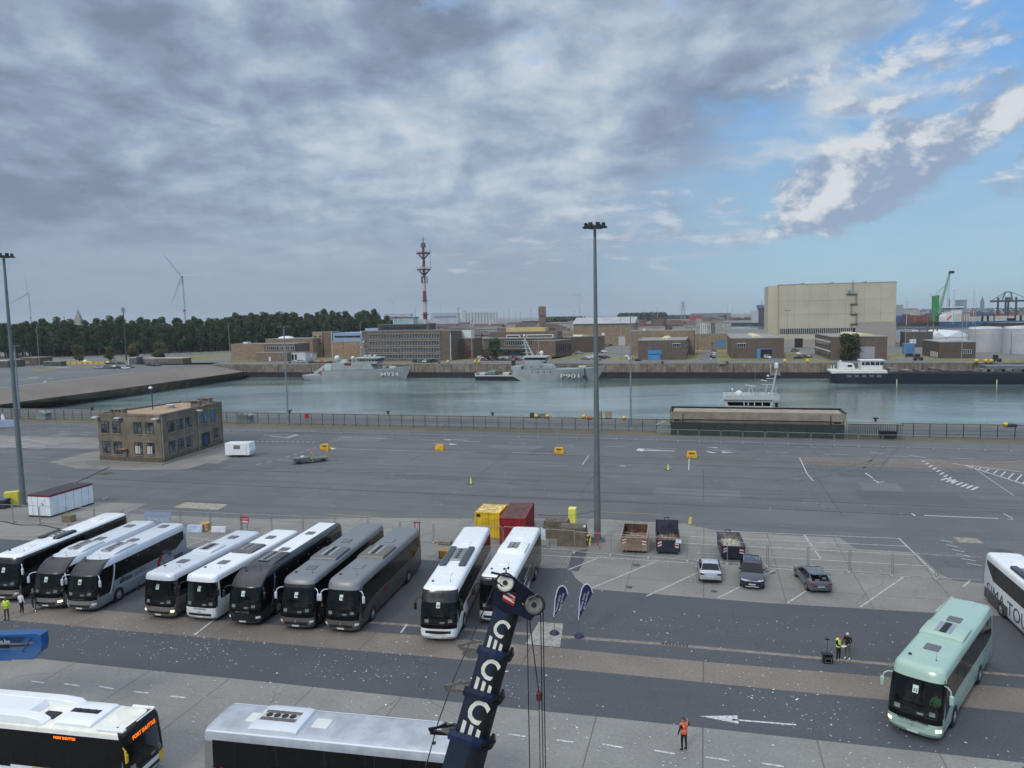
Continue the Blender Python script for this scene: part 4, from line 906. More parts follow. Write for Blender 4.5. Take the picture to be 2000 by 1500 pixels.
yc=container('yellow shipping container with weathered roof slats, left of the red one',(p.x,p.y,0),d1,(218,182,40),(206,182,120),L=3.3,W=2.55)
q=MB(); q.box(.2,.55,-.012,-.004,2.15,2.4); q.obj('stencil',M_BLACK,yc)
p=G(976,1063); container('red shipping container with rusty brown roof behind the white coach',(p.x,p.y,0),R(-10),(142,32,38),(96,66,60),L=6.06,W=2.5,n=10)
# portacabin
p=G(57,1009); r=thing('site_cabin','long white cabin with dark roof and crimson eaves behind the coaches','cabin',(p.x,p.y,0),R(-13))
wc=mat((222,230,234),.4,var=.05,vs=1); cr=mat((120,26,44),.4,var=.1)
W_,L_,H_=2.95,6.3,2.55
q=MB(); q.box(0,W_,0,L_,.18,H_-.2); q.obj('wall',wc,r); q=MB(); q.box(-.02,W_+.02,-.02,L_+.02,0,.18); q.obj('base',M_BLACK,r)
q=MB(); q.box(-.03,W_+.03,-.03,L_+.03,H_-.2,H_); q.obj('eaves',cr,r); q=MB(); q.box(.06,W_-.06,.06,L_-.06,H_-.05,H_+.012); q.obj('roof',mat((58,60,64),.8,var=.25,vs=2),r)
q=MB(); q.box(1.5,2.3,-.03,0,.25,2.15); q.obj('door',mat((214,222,226),.4,var=.05),r,bev=.01); q=MB(); q.box(W_,W_+.03,.35,1.25,.25,2.15); q.obj('door',mat((214,222,226),.4,var=.05),r,bev=.01)
q=MB(); q.box(1.95,2.12,-.045,-.03,1.3,1.55); q.box(1.85,1.93,-.045,-.03,1.55,1.7); q.obj('notice',M_GREYP,r)
q=MB(); 
for y in (2.2,3.4,4.6,5.6): q.box(W_,W_+.012,y,y+.03,.2,H_-.2)
for x in (.55,1.3): q.box(x,x+.03,-.012,0,.2,H_-.2)
q.obj('panel_joint',M_GREYP,r)
# caravan
p=G(440,893); r=thing('trailer','small white box trailer with one window by the old office','trailer',(p.x,p.y,0),R(-8))
q=MB(); q.ext([(0,.35),(4.1,.35),(4.25,1.0),(4.1,2.35),(0,2.25)],'y',0,2.0); q.obj('body',white,r,bev=.05); q=MB(); q.box(1.5,2.6,-.03,0,1.35,1.95); q.obj('window',mat((120,112,100),.2),r); q=MB(); q.box(3.7,3.72,-.012,0,.4,2.2); q.obj('door_joint',M_GREYP,r)
for y in (.05,1.75):
    q=MB(); q.cyl((2.1,y,.32),(2.1,y+.2,.32),.32,.32,16); q.obj('wheel',M_RUB,r,smooth=30)
q=MB(); q.bar((4.1,1,.4),(5.2,1,.4),.08); q.cyl((5.0,1,.4),(5.0,1,.02),.03,.03,6); q.obj('drawbar',M_GREYP,r)
# yellow cabinets
def cabinet(label,px,py,w,d,h,rz,c,slope=.0):
    p=G(px,py); r=thing('cabinet',label,'cabinet',(p.x,p.y,0),R(rz)); m=mat(c,.45,var=.06,vs=2)
    q=MB(); q.ext([(0,.1),(d,.1),(d,h+slope),(0,h)],'x',0,w); q.obj('body',m,r,bev=.015); q=MB(); q.box(.03,w-.03,.03,d-.03,0,.1); q.obj('plinth',M_BLACK,r)
    for x in (.04,w/2+.01):
        q=MB(); q.box(x,x+w/2-.05,-.02,0,.14,h-.06); q.obj('door',m,r,bev=.008)
    q=MB(); q.box(w/2-.06,w/2-.03,-.045,-.02,h*.5,h*.62); q.obj('handle',M_BLACK,r)
cabinet('pale yellow two door cabinet next to the big lamp mast at the left edge',9,991,1.5,.9,1.75,22,(208,196,84))
cabinet('narrow pale yellow cabinet behind the brown tarpaulin tents',1110,1029,.75,.9,1.9,-14,(224,222,104))
p=G(-12,995); r=thing('waste_bin','dark blue covered bin beside the yellow cabinet at the left edge','bin',(p.x,p.y,0),R(0)); q=MB(); q.box(0,1.35,0,1.0,.12,1.05); q.obj('body',mat((28,34,48),.5),r,bev=.04); q=MB(); q.box(-.03,1.38,-.03,1.03,1.05,1.15); q.obj('lid',mat((60,90,130),.4),r,bev=.03)
# skips
def skip(label,px,py,w,L,h,rz,co,ci,fill,slope=0,tail=0,logo=0):
    p=G(px,py); r=thing('skip',label,'skip',(p.x,p.y,0),R(rz)); m=mat(co,.55,var=.2,vs=1.5,streak=.3); mi=mat(ci,.8,var=.4,vs=1.2)
    t=.07; b=.28; f=-slope  # front wall leans outwards by slope
    q=MB(); 
    q.add([(0,0,b),(w,0,b),(w,f,h),(0,f,h),(0,t,b),(w,t,b),(w,f+t,h),(0,f+t,h)],[(0,1,2,3),(7,6,5,4),(3,2,6,7),(0,3,7,4),(1,5,6,2)]); q.obj('end_wall',m,r)
    q=MB(); q.box(0,w,L-t,L,b,h+tail); q.obj('end_wall',m,r)
    for x in (0,w-t):
        q=MB(); q.add([(x,t*.5,b),(x+t,t*.5,b),(x+t,f+.02,h),(x,f+.02,h),(x,L-t,b),(x+t,L-t,b),(x+t,L-t,h+tail*.0),(x,L-t,h)],[(0,1,2,3),(7,6,5,4),(3,2,6,7),(0,3,7,4),(1,5,6,2)]); q.obj('side_wall',mi if 0 else m,r)
    q=MB(); q.box(t,w-t,t,L-t,b,b+.06); q.obj('floor',mi,r)
    q=MB(); q.box(t+.003,w-t-.003,L-t-.02,L-t-.003,b,h+tail-.03); q.box(t+.002,t+.02,.2,L-t,b,h-.05); q.box(w-t-.02,w-t-.002,.2,L-t,b,h-.05); q.obj('lining',mi,r)
    q=MB(); random.seed(int(px)); nx,ny=10,16
    for i in range(nx+1):
        for j in range(ny+1): q.v.append((t+.03+(w-2*t-.06)*i/nx,t+.03+(L-2*t-.06)*j/ny,b+fill+ru(-.12,.12)))
    q.f=[[i*(ny+1)+j,(i+1)*(ny+1)+j,(i+1)*(ny+1)+j+1,i*(ny+1)+j+1] for i in range(nx) for j in range(ny)]; q.mi=[0]*len(q.f); q.obj('rubble',mat({1213:(126,108,96),1282:(118,92,76)}.get(int(px),(168,160,148)),.9,var=.4,vs=4),r)
    q=MB()
    for i in range(40): x=ru(.2,w-.3); y=ru(.4,L-.4); q.bar((x,y,b+fill+.08),(x+ru(-.3,.3),y+ru(-.5,.5),b+fill+ru(.05,.2)),.05,.03) if px<1400 else None
    (q if q.v else MB().box(.9,1.0,1,1.1,b+fill,b+fill+.2)).obj('scrap',mat((160,140,120),.9,var=.4,vs=3),r)
    q=MB(); n=7
    if not logo:
        for i in range(n): x=.3+(w-.6)*i/(n-1); q.box(x-.04,x+.04,-.07,-.01,b+.05,h-.12)
    q.box(-.04,w+.04,f-.06,f+t+.04,h-.08,h+.02); q.box(-.04,.05,f,L,h-.08,h+.02); q.box(w-.05,w+.04,f,L,h-.08,h+.02); q.obj('rib',m,r)
    for sx in (0,1):
        x0=.12 if sx==0 else w-.47
        for i in range(4):
            q=MB(); sg=1 if sx==0 else -1; zz=h-.62+i*.13
            q.v=[(x0,f*(zz/h)-.075,zz),(x0+.35,f*(zz/h)-.075,zz+.10*sg+.05),(x0+.35,f*(zz/h)-.075,zz+.10*sg+.18),(x0,f*(zz/h)-.075,zz+.13)]; q.f=[[0,1,2,3]]; q.mi=[0]; q.obj('chevron',M_RED if i%2 else mat((215,212,205),.5),r)
    for x in (.25,w-.4):
        q=MB(); q.cyl((x,.25,.14),(x+.15,.25,.14),.14,.14,12); q.obj('roller',M_BLACK,r)
    q=MB(); 
    for x in (.4,w-.5): q.box(x,x+.12,.1,L,.14,.28)
    q.bar((w/2-.35,L,h*.6),(w/2-.2,L+.35,h+.12+tail),.06); q.bar((w/2+.35,L,h*.6),(w/2+.2,L+.35,h+.12+tail),.06); q.bar((w/2-.25,L+.33,h+.12+tail),(w/2+.25,L+.33,h+.12+tail),.06); q.obj('hook_frame',m,r)
    return r
sk=skip('rusty beige open skip with warning chevrons, leftmost of the three',1213,1080,2.35,4.6,1.5,-12,(150,130,110),(92,66,56),.35)
sk=skip('dark blue high backed skip with rusty waste and a paper notice',1282,1083,2.1,3.6,1.35,-10,(30,36,58),(52,54,70),.55,tail=.9,logo=1)
q=MB(); q.box(1.7,2.2,-.14,-.12,1.15,1.5); q.obj('notice',mat((214,218,222),.5),sk)
sk=skip('dark blue skip with sloping front full of pale rubble, behind the dark car',1409,1095,1.95,3.9,1.45,-10,(30,38,66),(120,116,120),.6,slope=.45,logo=1)
# tarpaulin tents
for lab,px,py,w,h in (('brown tarpaulin block nearest the lamp mast',1090,1066,2.6,1.75),('brown tarpaulin block behind the other, with a sunken roof',1060,1050,2.5,1.6)):
    p=G(px,py); r=thing('tent',lab,'tent',(p.x,p.y,0),R(-12)); q=MB(); q.loft([[(-.1,-.1,0),(w+.1,-.1,0),(w+.1,2.1,0),(-.1,2.1,0)],[(.02,0,h*.6),(w-.02,.02,h*.6),(w,2,h*.6),(0,2,h*.6)],[(.12,.1,h),(w-.14,.12,h),(w-.1,1.9,h-.05),(.1,1.9,h-.04)]]); q.obj('cover',mat((104,95,80),.9,var=.25,vs=1.4,streak=.4,bump=.5,bs=3),r,smooth=20)
    q=MB(); q.path([(.1,-.03,.05),(.14,.06,h+.02),(w/2,.5,h+.25),(w-.16,.08,h+.02),(w-.1,-.03,.05)],.03,6); q.obj('frame',M_GREYP,r)
# tripod pump (yellow) by the mast
p=G(1142,1066); r=thing('barrier','small yellow and black folding barrier with red lamp beside the lamp mast','barrier',(p.x,p.y,0),R(-10)); yl=mat((220,200,60),.5)
q=MB()
for x in (-.5,.5): q.bar((x,-.1,0),(x,0,1.0),.10); q.bar((x,.35,0),(x,0,1.0),.07)
q.bar((-.62,0,1.0),(.62,0,1.0),.14,.12); q.bar((-.6,0,.6),(.6,0,.6),.14,.12); q.obj('frame',yl,r); q=MB()
for x in (-.35,.0,.35): q.bar((x,-.09,.52),(x+.15,-.09,1.06),.12,.02)
q.obj('stripe',M_BLACK,r); q=MB(); q.cyl((0,0,1.05),(0,0,1.75),.025,.025,6); q.sph((0,0,1.85),.12,8,6); q.obj('lamp',M_LAMP,r)
q=MB(); q.box(.95,1.4,.1,.3,1.15,1.35); q.cyl((1.15,.2,0),(1.15,.2,1.2),.03,.03,6); q.bar((.9,0,1.0),(1.5,-.9,0),.05); q.obj('red_stand',M_RED,r)
p=G(818,1050); r=thing('extinguisher_stand','red post stand with extinguisher beside the fence behind the grey coach','stand',(p.x,p.y,0),0); q=MB(); q.box(-.45,.2,-.1,.1,1.5,1.65); q.cyl((.1,0,0),(.1,0,1.6),.05,.05,8); q.cyl((-.35,0,.6),(-.35,0,1.5),.04,.04,8); q.obj('frame',M_RED,r); q=MB(); q.cyl((-.15,0,.9),(-.15,0,1.4),.1,.1,10); q.obj('extinguisher',mat((190,190,188),.4),r)
for lab,nm,px,py,w,d,h,rz,c in (('ochre wooden crate on the concrete between the grey and white coaches','crate',857,1092,1.3,.9,.75,-8,(168,128,62)),('grey concrete block lying near the fence behind the coaches','concrete_block',856,1064,1.2,.7,.35,-15,(128,122,112)),
    ('tan wooden box standing at the fence behind the silver coach','crate',389,1038,1.0,.8,.85,-6,(186,148,96)),('mossy ochre box beside the white cabin','crate',121,1020,1.15,.8,.75,-12,(132,116,74))):
    p=G(px,py); r=thing(nm,lab,nm.replace('_',' '),(p.x,p.y,0),R(rz)); q=MB(); q.box(0,w,0,d,.06,h); q.obj('body',mat(c,.85,var=.25,vs=3),r,bev=.02)
    q=MB()
    for x in (.02,w-.14): q.box(x,x+.12,-.02,d+.02,0,.06)
    q.obj('runner',mat((70,60,50),.9),r)
    if nm=='crate':
        q=MB(); 
        for x in (.0,w*.5-.04,w-.08): q.box(x,x+.08,-.02,0,.08,h)
        q.obj('batten',mat(tuple(int(v*.85) for v in c),.85,var=.2),r)
p=G(365,1040); r=thing('barrier','low pale blue and white plastic barrier lying by the wooden box','barrier',(p.x,p.y,0),R(-6)); q=MB(); q.ext([(0,0),(.5,0),(.35,.75),(.15,.75)],'x',0,1.6); q.obj('body',mat((170,190,210),.5),r,bev=.03); q=MB(); q.ext([(0.02,0.02),(.5,0.02),(.35,.6),(.15,.6)],'x',2.6,4.2); q.obj('body',mat((205,208,214),.5),r,bev=.03)
p=G(470,1040); r=thing('sign_board','small red and white notice board hung by the fence','sign',(p.x,p.y,0),R(-14)); q=MB(); q.box(0,1.0,0,.05,1.0,1.7); q.obj('board',mat((176,44,56),.5),r); q=MB(); q.box(.05,.95,-.01,0,1.08,1.25); q.obj('stripe',mat((220,215,212),.5),r); q=MB(); q.cyl((.2,.03,0),(.2,.03,1.0),.03,.03,6); q.cyl((.8,.03,0),(.8,.03,1.0),.03,.03,6); q.obj('leg',M_GREYP,r); 
text('lettering','OPGELET',.26,mat((225,220,215),.5),r,(.08,-.012,1.36),(1,0,0),(0,0,1),fit=.84)
# yellow blocks on the apron
for i,(px,py,lab) in enumerate(((635,879,'yellow block on the apron nearest the flat trolley, with a dark hollow'),(859,880,'yellow block on the apron left of the tall lamp mast'),(1092,886,'yellow block on the apron beside the tall lamp mast'),(1351,894,'yellow block on the apron farthest right, ahead of the quay building'))):
    p=G(px,py); r=thing('concrete_block',lab,'block',(p.x,p.y,0),R(-13)); q=MB(); q.loft([[(-.75,-.35,0),(.75,-.35,0),(.75,.45,0),(-.75,.45,0)],[(-.75,-.35,.35),(.75,-.35,.35),(.75,.45,.35),(-.75,.45,.35)],[(-.62,-.12,1.0),(.62,-.12,1.0),(.62,.3,1.0),(-.62,.3,1.0)]]); q.obj('body',mat((208,164,40),.7,var=.25,vs=2.5,streak=.4),r,bev=.04)
    if i!=1: q=MB(); q.box(-.4,.4,-.27,-.15,.55,.85); q.obj('mark',mat((128,94,24),.8),r)
p=G(647,877); r=thing('board','pale board lying flat beside the yellow block','board',(p.x,p.y,0),R(-35)); MB().box(-.7,.7,-.4,.4,.02,.10).obj('panel',mat((214,208,180),.7),r)
for px,py,lab in ((920,945,'small yellow cone with black base in the middle of the apron'),(1305,918,'thin pale yellow cone standing on the far apron')):
    p=G(px,py); r=thing('traffic_cone',lab,'cone',(p.x,p.y,0),.2); q=MB(); q.box(-.32,.32,-.32,.32,0,.06); q.obj('base',M_BLACK,r); q=MB(); q.cyl((0,0,.06),(0,0,.85),.2,.04,12); q.obj('cone',mat((205,215,90),.6),r,smooth=30); q=MB(); q.cyl((0,0,.4),(0,0,.55),.128,.10,12); q.obj('band',mat((230,230,230),.5),r)
# flat baggage trolley
p=G(606,903); r=thing('trolley','long low grey flat trolley with yellow end posts on the apron','trolley',(p.x,p.y,0),R(27)); q=MB(); q.box(-2.6,2.6,-.8,.8,.5,.68); q.box(-2.5,2.5,-.7,-.5,.35,.5); q.box(-2.5,2.5,.5,.7,.35,.5); q.obj('deck',mat((104,112,114),.6,var=.3,vs=2),r)
for x in (-1.8,1.9):
    for y in (-.75,.6): q=MB(); q.cyl((x,y,.25),(x,y+.15,.25),.25,.25,12); q.obj('wheel',M_RUB,r)
for x in (.2,2.6):
    q=MB(); 
    for y in (-.75,.75): q.bar((x,y,.1),(x,y,1.9),.08)
    q.bar((x,-.75,1.5),(x,.75,1.5),.08); q.obj('end_post',mat((176,150,60),.6),r)
q=MB(); 
for i in range(5): q.box(-2.55+i*.02,-.2,-.78,.78,.69+i*.05,.72+i*.05)
q.obj('board_stack',mat((110,118,120),.6,var=.3),r); q=MB(); q.sph((-1.1,.1,1.0),.3,8,6,1.3,.9,.5); q.obj('bundle',mat((210,200,210),.8,var=.3,vs=5),r)
# ================================================================== lamp masts
def mast(label,px,py,h,r0,r1,head,c=(104,112,112),tilt=0,group=None,loc=None,n=12):
    p=G(px,py) if loc is None else loc; r=thing('lamp_mast',label,'lamp mast',(p.x,p.y,p.z),0,group); m=mat(c,.5,metal=.2,var=.08,vs=1)
    q=MB(); q.cyl((0,0,0),(0,0,h),r0,r1,n); 
    if head=='ring': q.cyl((0,0,0),(0,0,.08),r0*2.3,r0*2.3,n); [q.bar((0,0,.0),(math.cos(a)*r0*2.2,math.sin(a)*r0*2.2,.03),.04,.3) for a in (i*PI/4 for i in range(8))]
    q.obj('pole',m,r,smooth=30)
    if head=='ring':
        q=MB(); q.ring((0,0,h-.2),(0,0,1),.95,.06,24,6)
        for i in range(8): a=i*PI/4; q.bar((0,0,h-.25),(.95*math.cos(a),.95*math.sin(a),h-.2),.06)
        q.obj('crown',mat((48,50,50),.5),r)
        for i in range(8):
            a=i*PI/4+.2; ca,sa=math.cos(a),math.sin(a)
            q=MB(); q.box(.72,1.15,-.20,.20,-.22,-.12); q.box(.78,.98,-.17,.17,-.12,.22); 
            q.v=[(x*ca-y*sa,x*sa+y*ca,z+h-.05) for x,y,z in q.v]; q.obj('floodlight',mat((40,43,42),.5),r)
    elif head=='T':
        q=MB(); q.bar((-1.3,0,h-.1),(1.3,0,h-.1),.16,.12); q.obj('crossbar',m,r)
        for x in (-1.1,-.5,.5,1.1): q=MB(); q.box(x-.22,x+.22,-.4,.15,h-.1,h+.12); q.obj('floodlight',mat((90,96,98),.5),r)
    elif head=='one':
        q=MB(); q.bar((0,0,h-.05),(1.0,0,h+.1),.1); q.box(.7,1.4,-.15,.15,h,h+.15); q.obj('lantern',mat((150,154,156),.4),r)
    elif head=='dome':
        q=MB(); q.sph((0,0,h),1.6,10,6,1,1,.45); q.obj('lantern',mat((215,222,228),.4),r)
    return r
mast('tall floodlight mast in the middle of the apron beside the skips',1167,1056,30.0,.34,.13,'ring')
mast('tall floodlight mast at the left edge behind the white cabin',46,988,30.0,.34,.13,'ring')
QM='slim lamp masts on the near quay edge'
r=mast('slim grey lamp mast on the near quay ahead of the minehunter',563,831,20.5,.20,.10,'T',(126,138,146),group=QM)
mast('slim grey lamp mast on the near quay right of the tall mast',1232,834,21.4,.20,.09,'none',(126,138,146),group=QM)
mast('slim blue grey lamp mast on the near quay beside the tall left edge mast',38,800,16.6,.24,.12,'T',(126,138,152),group=QM)
# ================================================================== fences
# green mesh fence along the quay
M_GFEN=mat((22,32,31),.5,var=.15)
def gfence(label,u0,u1,v,step=2.52,h=2.35,O=N0,dense=.115,mesh_m=None):
    r=thing('mesh_fence',label,'fence'); r.location=(0,0,0); 
    q=MB(); n=int((u1-u0)/dense)
    for i in range(n):
        p=O+U*(u0+i*dense)+V*v; q.add([(p.x-.008,p.y,.1),(p.x+.008,p.y,.1),(p.x+.008,p.y,h),(p.x-.008,p.y,h)],[(0,1,2,3)])
    a=O+U*u0+V*v; b=O+U*u1+V*v
    for z in (.12,.6,1.2,1.8,h-.02): q.bar((a.x,a.y,z),(b.x,b.y,z),.03,.03 if z<h-.1 else .07)
    q.obj('mesh_panel',M_GFEN,r); n=int((u1-u0)/step)
    for i in range(n+1):
        p=O+U*(u0+i*step)+V*v; MB().bar((p.x,p.y-.0,0),(p.x,p.y,h+.05),.09,.09).obj('post',M_GFEN,r)
gfence('dark green mesh fence along the quay left of the quay building',-172,(G(1310,849)-N0).dot(U),VF)
gfence('dark green mesh fence along the quay right of the quay building',(G(1756,856)-N0).dot(U),104,VF)
# heras panels: one with frame, mesh and feet; then copies
def heras():
    r=thing('site_fence_panel','galvanised site fence panel before the green quay fence','fence panel',(0,0,0),0,'site fence panels along the quay verge')
    m=mat((150,152,148),.4,metal=.4,var=.1); q=MB(); w,h=3.4,2.0
    q.path([(.02,0,.12),(.02,0,h-.12),(.14,0,h),(w-.14,0,h),(w-.02,0,h-.12),(w-.02,0,.12),(.02,0,.14)],.03,6); q.obj('frame',m,r,smooth=40)
    q=MB()
    for i in range(1,34): q.add([(i*.1-.0016,0,.14),(i*.1+.0016,0,.14),(i*.1+.0016,0,h),(i*.1-.0016,0,h)],[(0,1,2,3)])
    for i in range(1,8): z=.14+i*.24; q.add([(.02,0,z-.0016),(w-.02,0,z-.0016),(w-.02,0,z+.0016),(.02,0,z+.0016)],[(0,1,2,3)])
    q.obj('wire_mesh',m,r); q=MB(); q.box(-.12,.12,-.35,.35,0,.13); q.obj('foot',mat((150,148,140),.9,var=.2),r,bev=.02)
    return r
H0=heras(); first=True
def row(p,q,label,group,skipi=()):
    global first
    a=G(*p); b=G(*q); d=b-a; L=d.length; n=int(round(L/3.5)); d.normalize(); rz=math.atan2(d.y,d.x); out=[]
    for i in range(n):
        if i in skipi: continue
        loc=a+d*(i*L/n)
        o=H0 if first else dup(H0,loc,rz+ru(-.02,.02)); first=False
        o.location=loc; o.rotation_euler=(0,0,rz+ru(-.012,.012)); o['label']=label; o['group']=group; out.append(o)
    return out
row((-90,830),(1165,857),'galvanised site fence panel before the green quay fence, left of the tall mast','site fence panels along the quay verge')
row((1165,857),(2080,884),'galvanised site fence panel before the green quay fence, right of the tall mast','site fence panels along the quay verge')
rw=row((-75,1016),(720,1052),'galvanised site fence panel standing behind the eight packed coaches','site fence panels behind the coaches')
row((720,1052),(1125,1078),'galvanised site fence panel between the grey coach and the tarpaulin tents','site fence panels behind the coaches')
row((1122,1080),(1420,1102),'galvanised site fence panel in front of the three skips','site fence panels round the skips')
row((1420,1102),(1915,1137),'galvanised site fence panel across the marked parking bays','site fence panels across the parking bays')
# banner on a panel
a=G(283,1033); r=thing('banner','pale grey banner hung on the site fence behind the silver coach','banner',(a.x,a.y-.06,0),R(-12)); q=MB(); q.box(.05,3.3,-.03,-.02,.3,1.95); q.obj('cloth',mat((138,152,172),.7,var=.08),r); text('lettering','EQUANS',.5,mat((190,198,208),.6),r,(2.9,-.036,.95),(-1,0,0),(0,0,1),fit=2.4)
a=G(-8,838); r=thing('banner','pale blue banner on posts at the left edge of the apron','banner',(a.x,a.y,0),R(10)); q=MB(); q.box(0,3.8,0,.03,.4,1.9); q.obj('cloth',mat((150,166,190),.7,var=.1),r); q=MB(); q.cyl((0,0,0),(0,0,2),.04,.04,6); q.cyl((3.8,0,0),(3.8,0,2),.04,.04,6); q.obj('post',M_GREYP,r)
a=G(7,836); r=thing('flag','small white and red beach flag beside the pale blue banner','flag',(a.x,a.y,0),R(10)); q=MB(); q.ext([(-.3,.6),(.5,.9),(.35,2.2),(0,3.2),(-.35,2.6)],'y',0,.02); q.obj('cloth',mat((220,220,224),.7),r); q=MB(); q.ext([(-.25,.8),(.4,1.0),(.3,1.9),(-.1,1.6)],'y',-.01,-.004); q.obj('emblem',mat((200,40,80),.6),r); q=MB(); q.cyl((-.32,.02,0),(-.32,.02,2.7),.03,.02,6); q.cyl((-.32,0,0),(-.32,0,.1),.3,.3,10); q.obj('pole',M_GREYP,r)
# leaning panel between the containers and the tents, with a white board
a=G(1046,1062); r=thing('site_fence_panel','leaning site fence panel with white board beside the red container','fence panel',(a.x,a.y,0),R(-55)); q=MB(); q.path([(0,0,0),(0,0,2),(2.2,0,2.05),(2.2,0,.1),(0,0,.1)],.03,6); q.obj('frame',M_GREYP,r); q=MB(); q.box(.9,1.6,-.03,-.01,.7,1.8); q.obj('board',mat((214,226,236),.5),r)
# pedestrian barriers by the skips
for px,py,rz,lab in ((1340,1094,-10,'steel crowd barrier standing in front of the third skip'),(1370,1090,-10,'steel crowd barrier close to the silver hatchback')):
    a=G(px,py); r=thing('crowd_barrier',lab,'barrier',(a.x,a.y,0),R(rz)); q=MB(); q.path([(0,0,.1),(0,0,1.0),(.1,0,1.1),(2.1,0,1.1),(2.2,0,1.0),(2.2,0,.1),(0,0,.15)],.022,6)
    for i in range(1,16): q.cyl((i*.1375,0,.15),(i*.1375,0,1.1),.008,.008,4)
    q.obj('frame',mat((150,154,156),.4,metal=.4),r); q=MB(); q.bar((.2,-.3,.03),(.2,.3,.03),.05); q.bar((2,-.3,.03),(2,.3,.03),.05); q.obj('foot',M_GREYP,r)
# ================================================================== beach flags
navy=mat((34,36,72),.6,var=.08); lavw=mat((205,208,226),.6,var=.05)
for px,py,hh_,lab in ((1083,1238,3.35,'navy teardrop flag on the pale slab, nearer the crane'),(1131,1244,3.65,'navy teardrop flag standing on the drain line, right of the other')):
    a=G(px,py); r=thing('beach_flag',lab,'flag',(a.x,a.y,0),R(8),'navy teardrop flags')
    q=MB(); q.cyl((0,0,.1),(0,0,1.35),.02,.02,8); q.obj('pole',M_GREYP,r); q=MB(); q.cyl((0,0,0),(0,0,.08),.30,.32,16); q.cyl((0,0,.08),(0,0,.2),.34,.22,16); q.obj('base',navy,r,smooth=40)
    out=[(0,1.2)]+[(.0+.02*i,1.2+(hh_-2.1)*i/5) for i in range(1,6)]+[(.16+.42*(1-math.cos(R(t))),hh_-.85+.85*math.sin(R(t))) for t in range(10,160,15)]+[(.98,hh_-.62)]
    q=MB(); n=len(out); q.ext([(x,z) for x,z in out],'y',-.008,.008); q.obj('cloth',navy,r)
    q=MB(); q.path([(x-.02,0,z) for x,z in out],.035,6); q.obj('edge_band',lavw,r)
    for k_,t_ in enumerate(('WELCOME TO THE','CRUISE TERMINAL')):
        text('lettering',t_,.16,lavw,r,(.62-k_*.24,-.014,hh_-.5-k_*.1),(-.26,0,-.97),(1,0,-.26),fit=1.25)
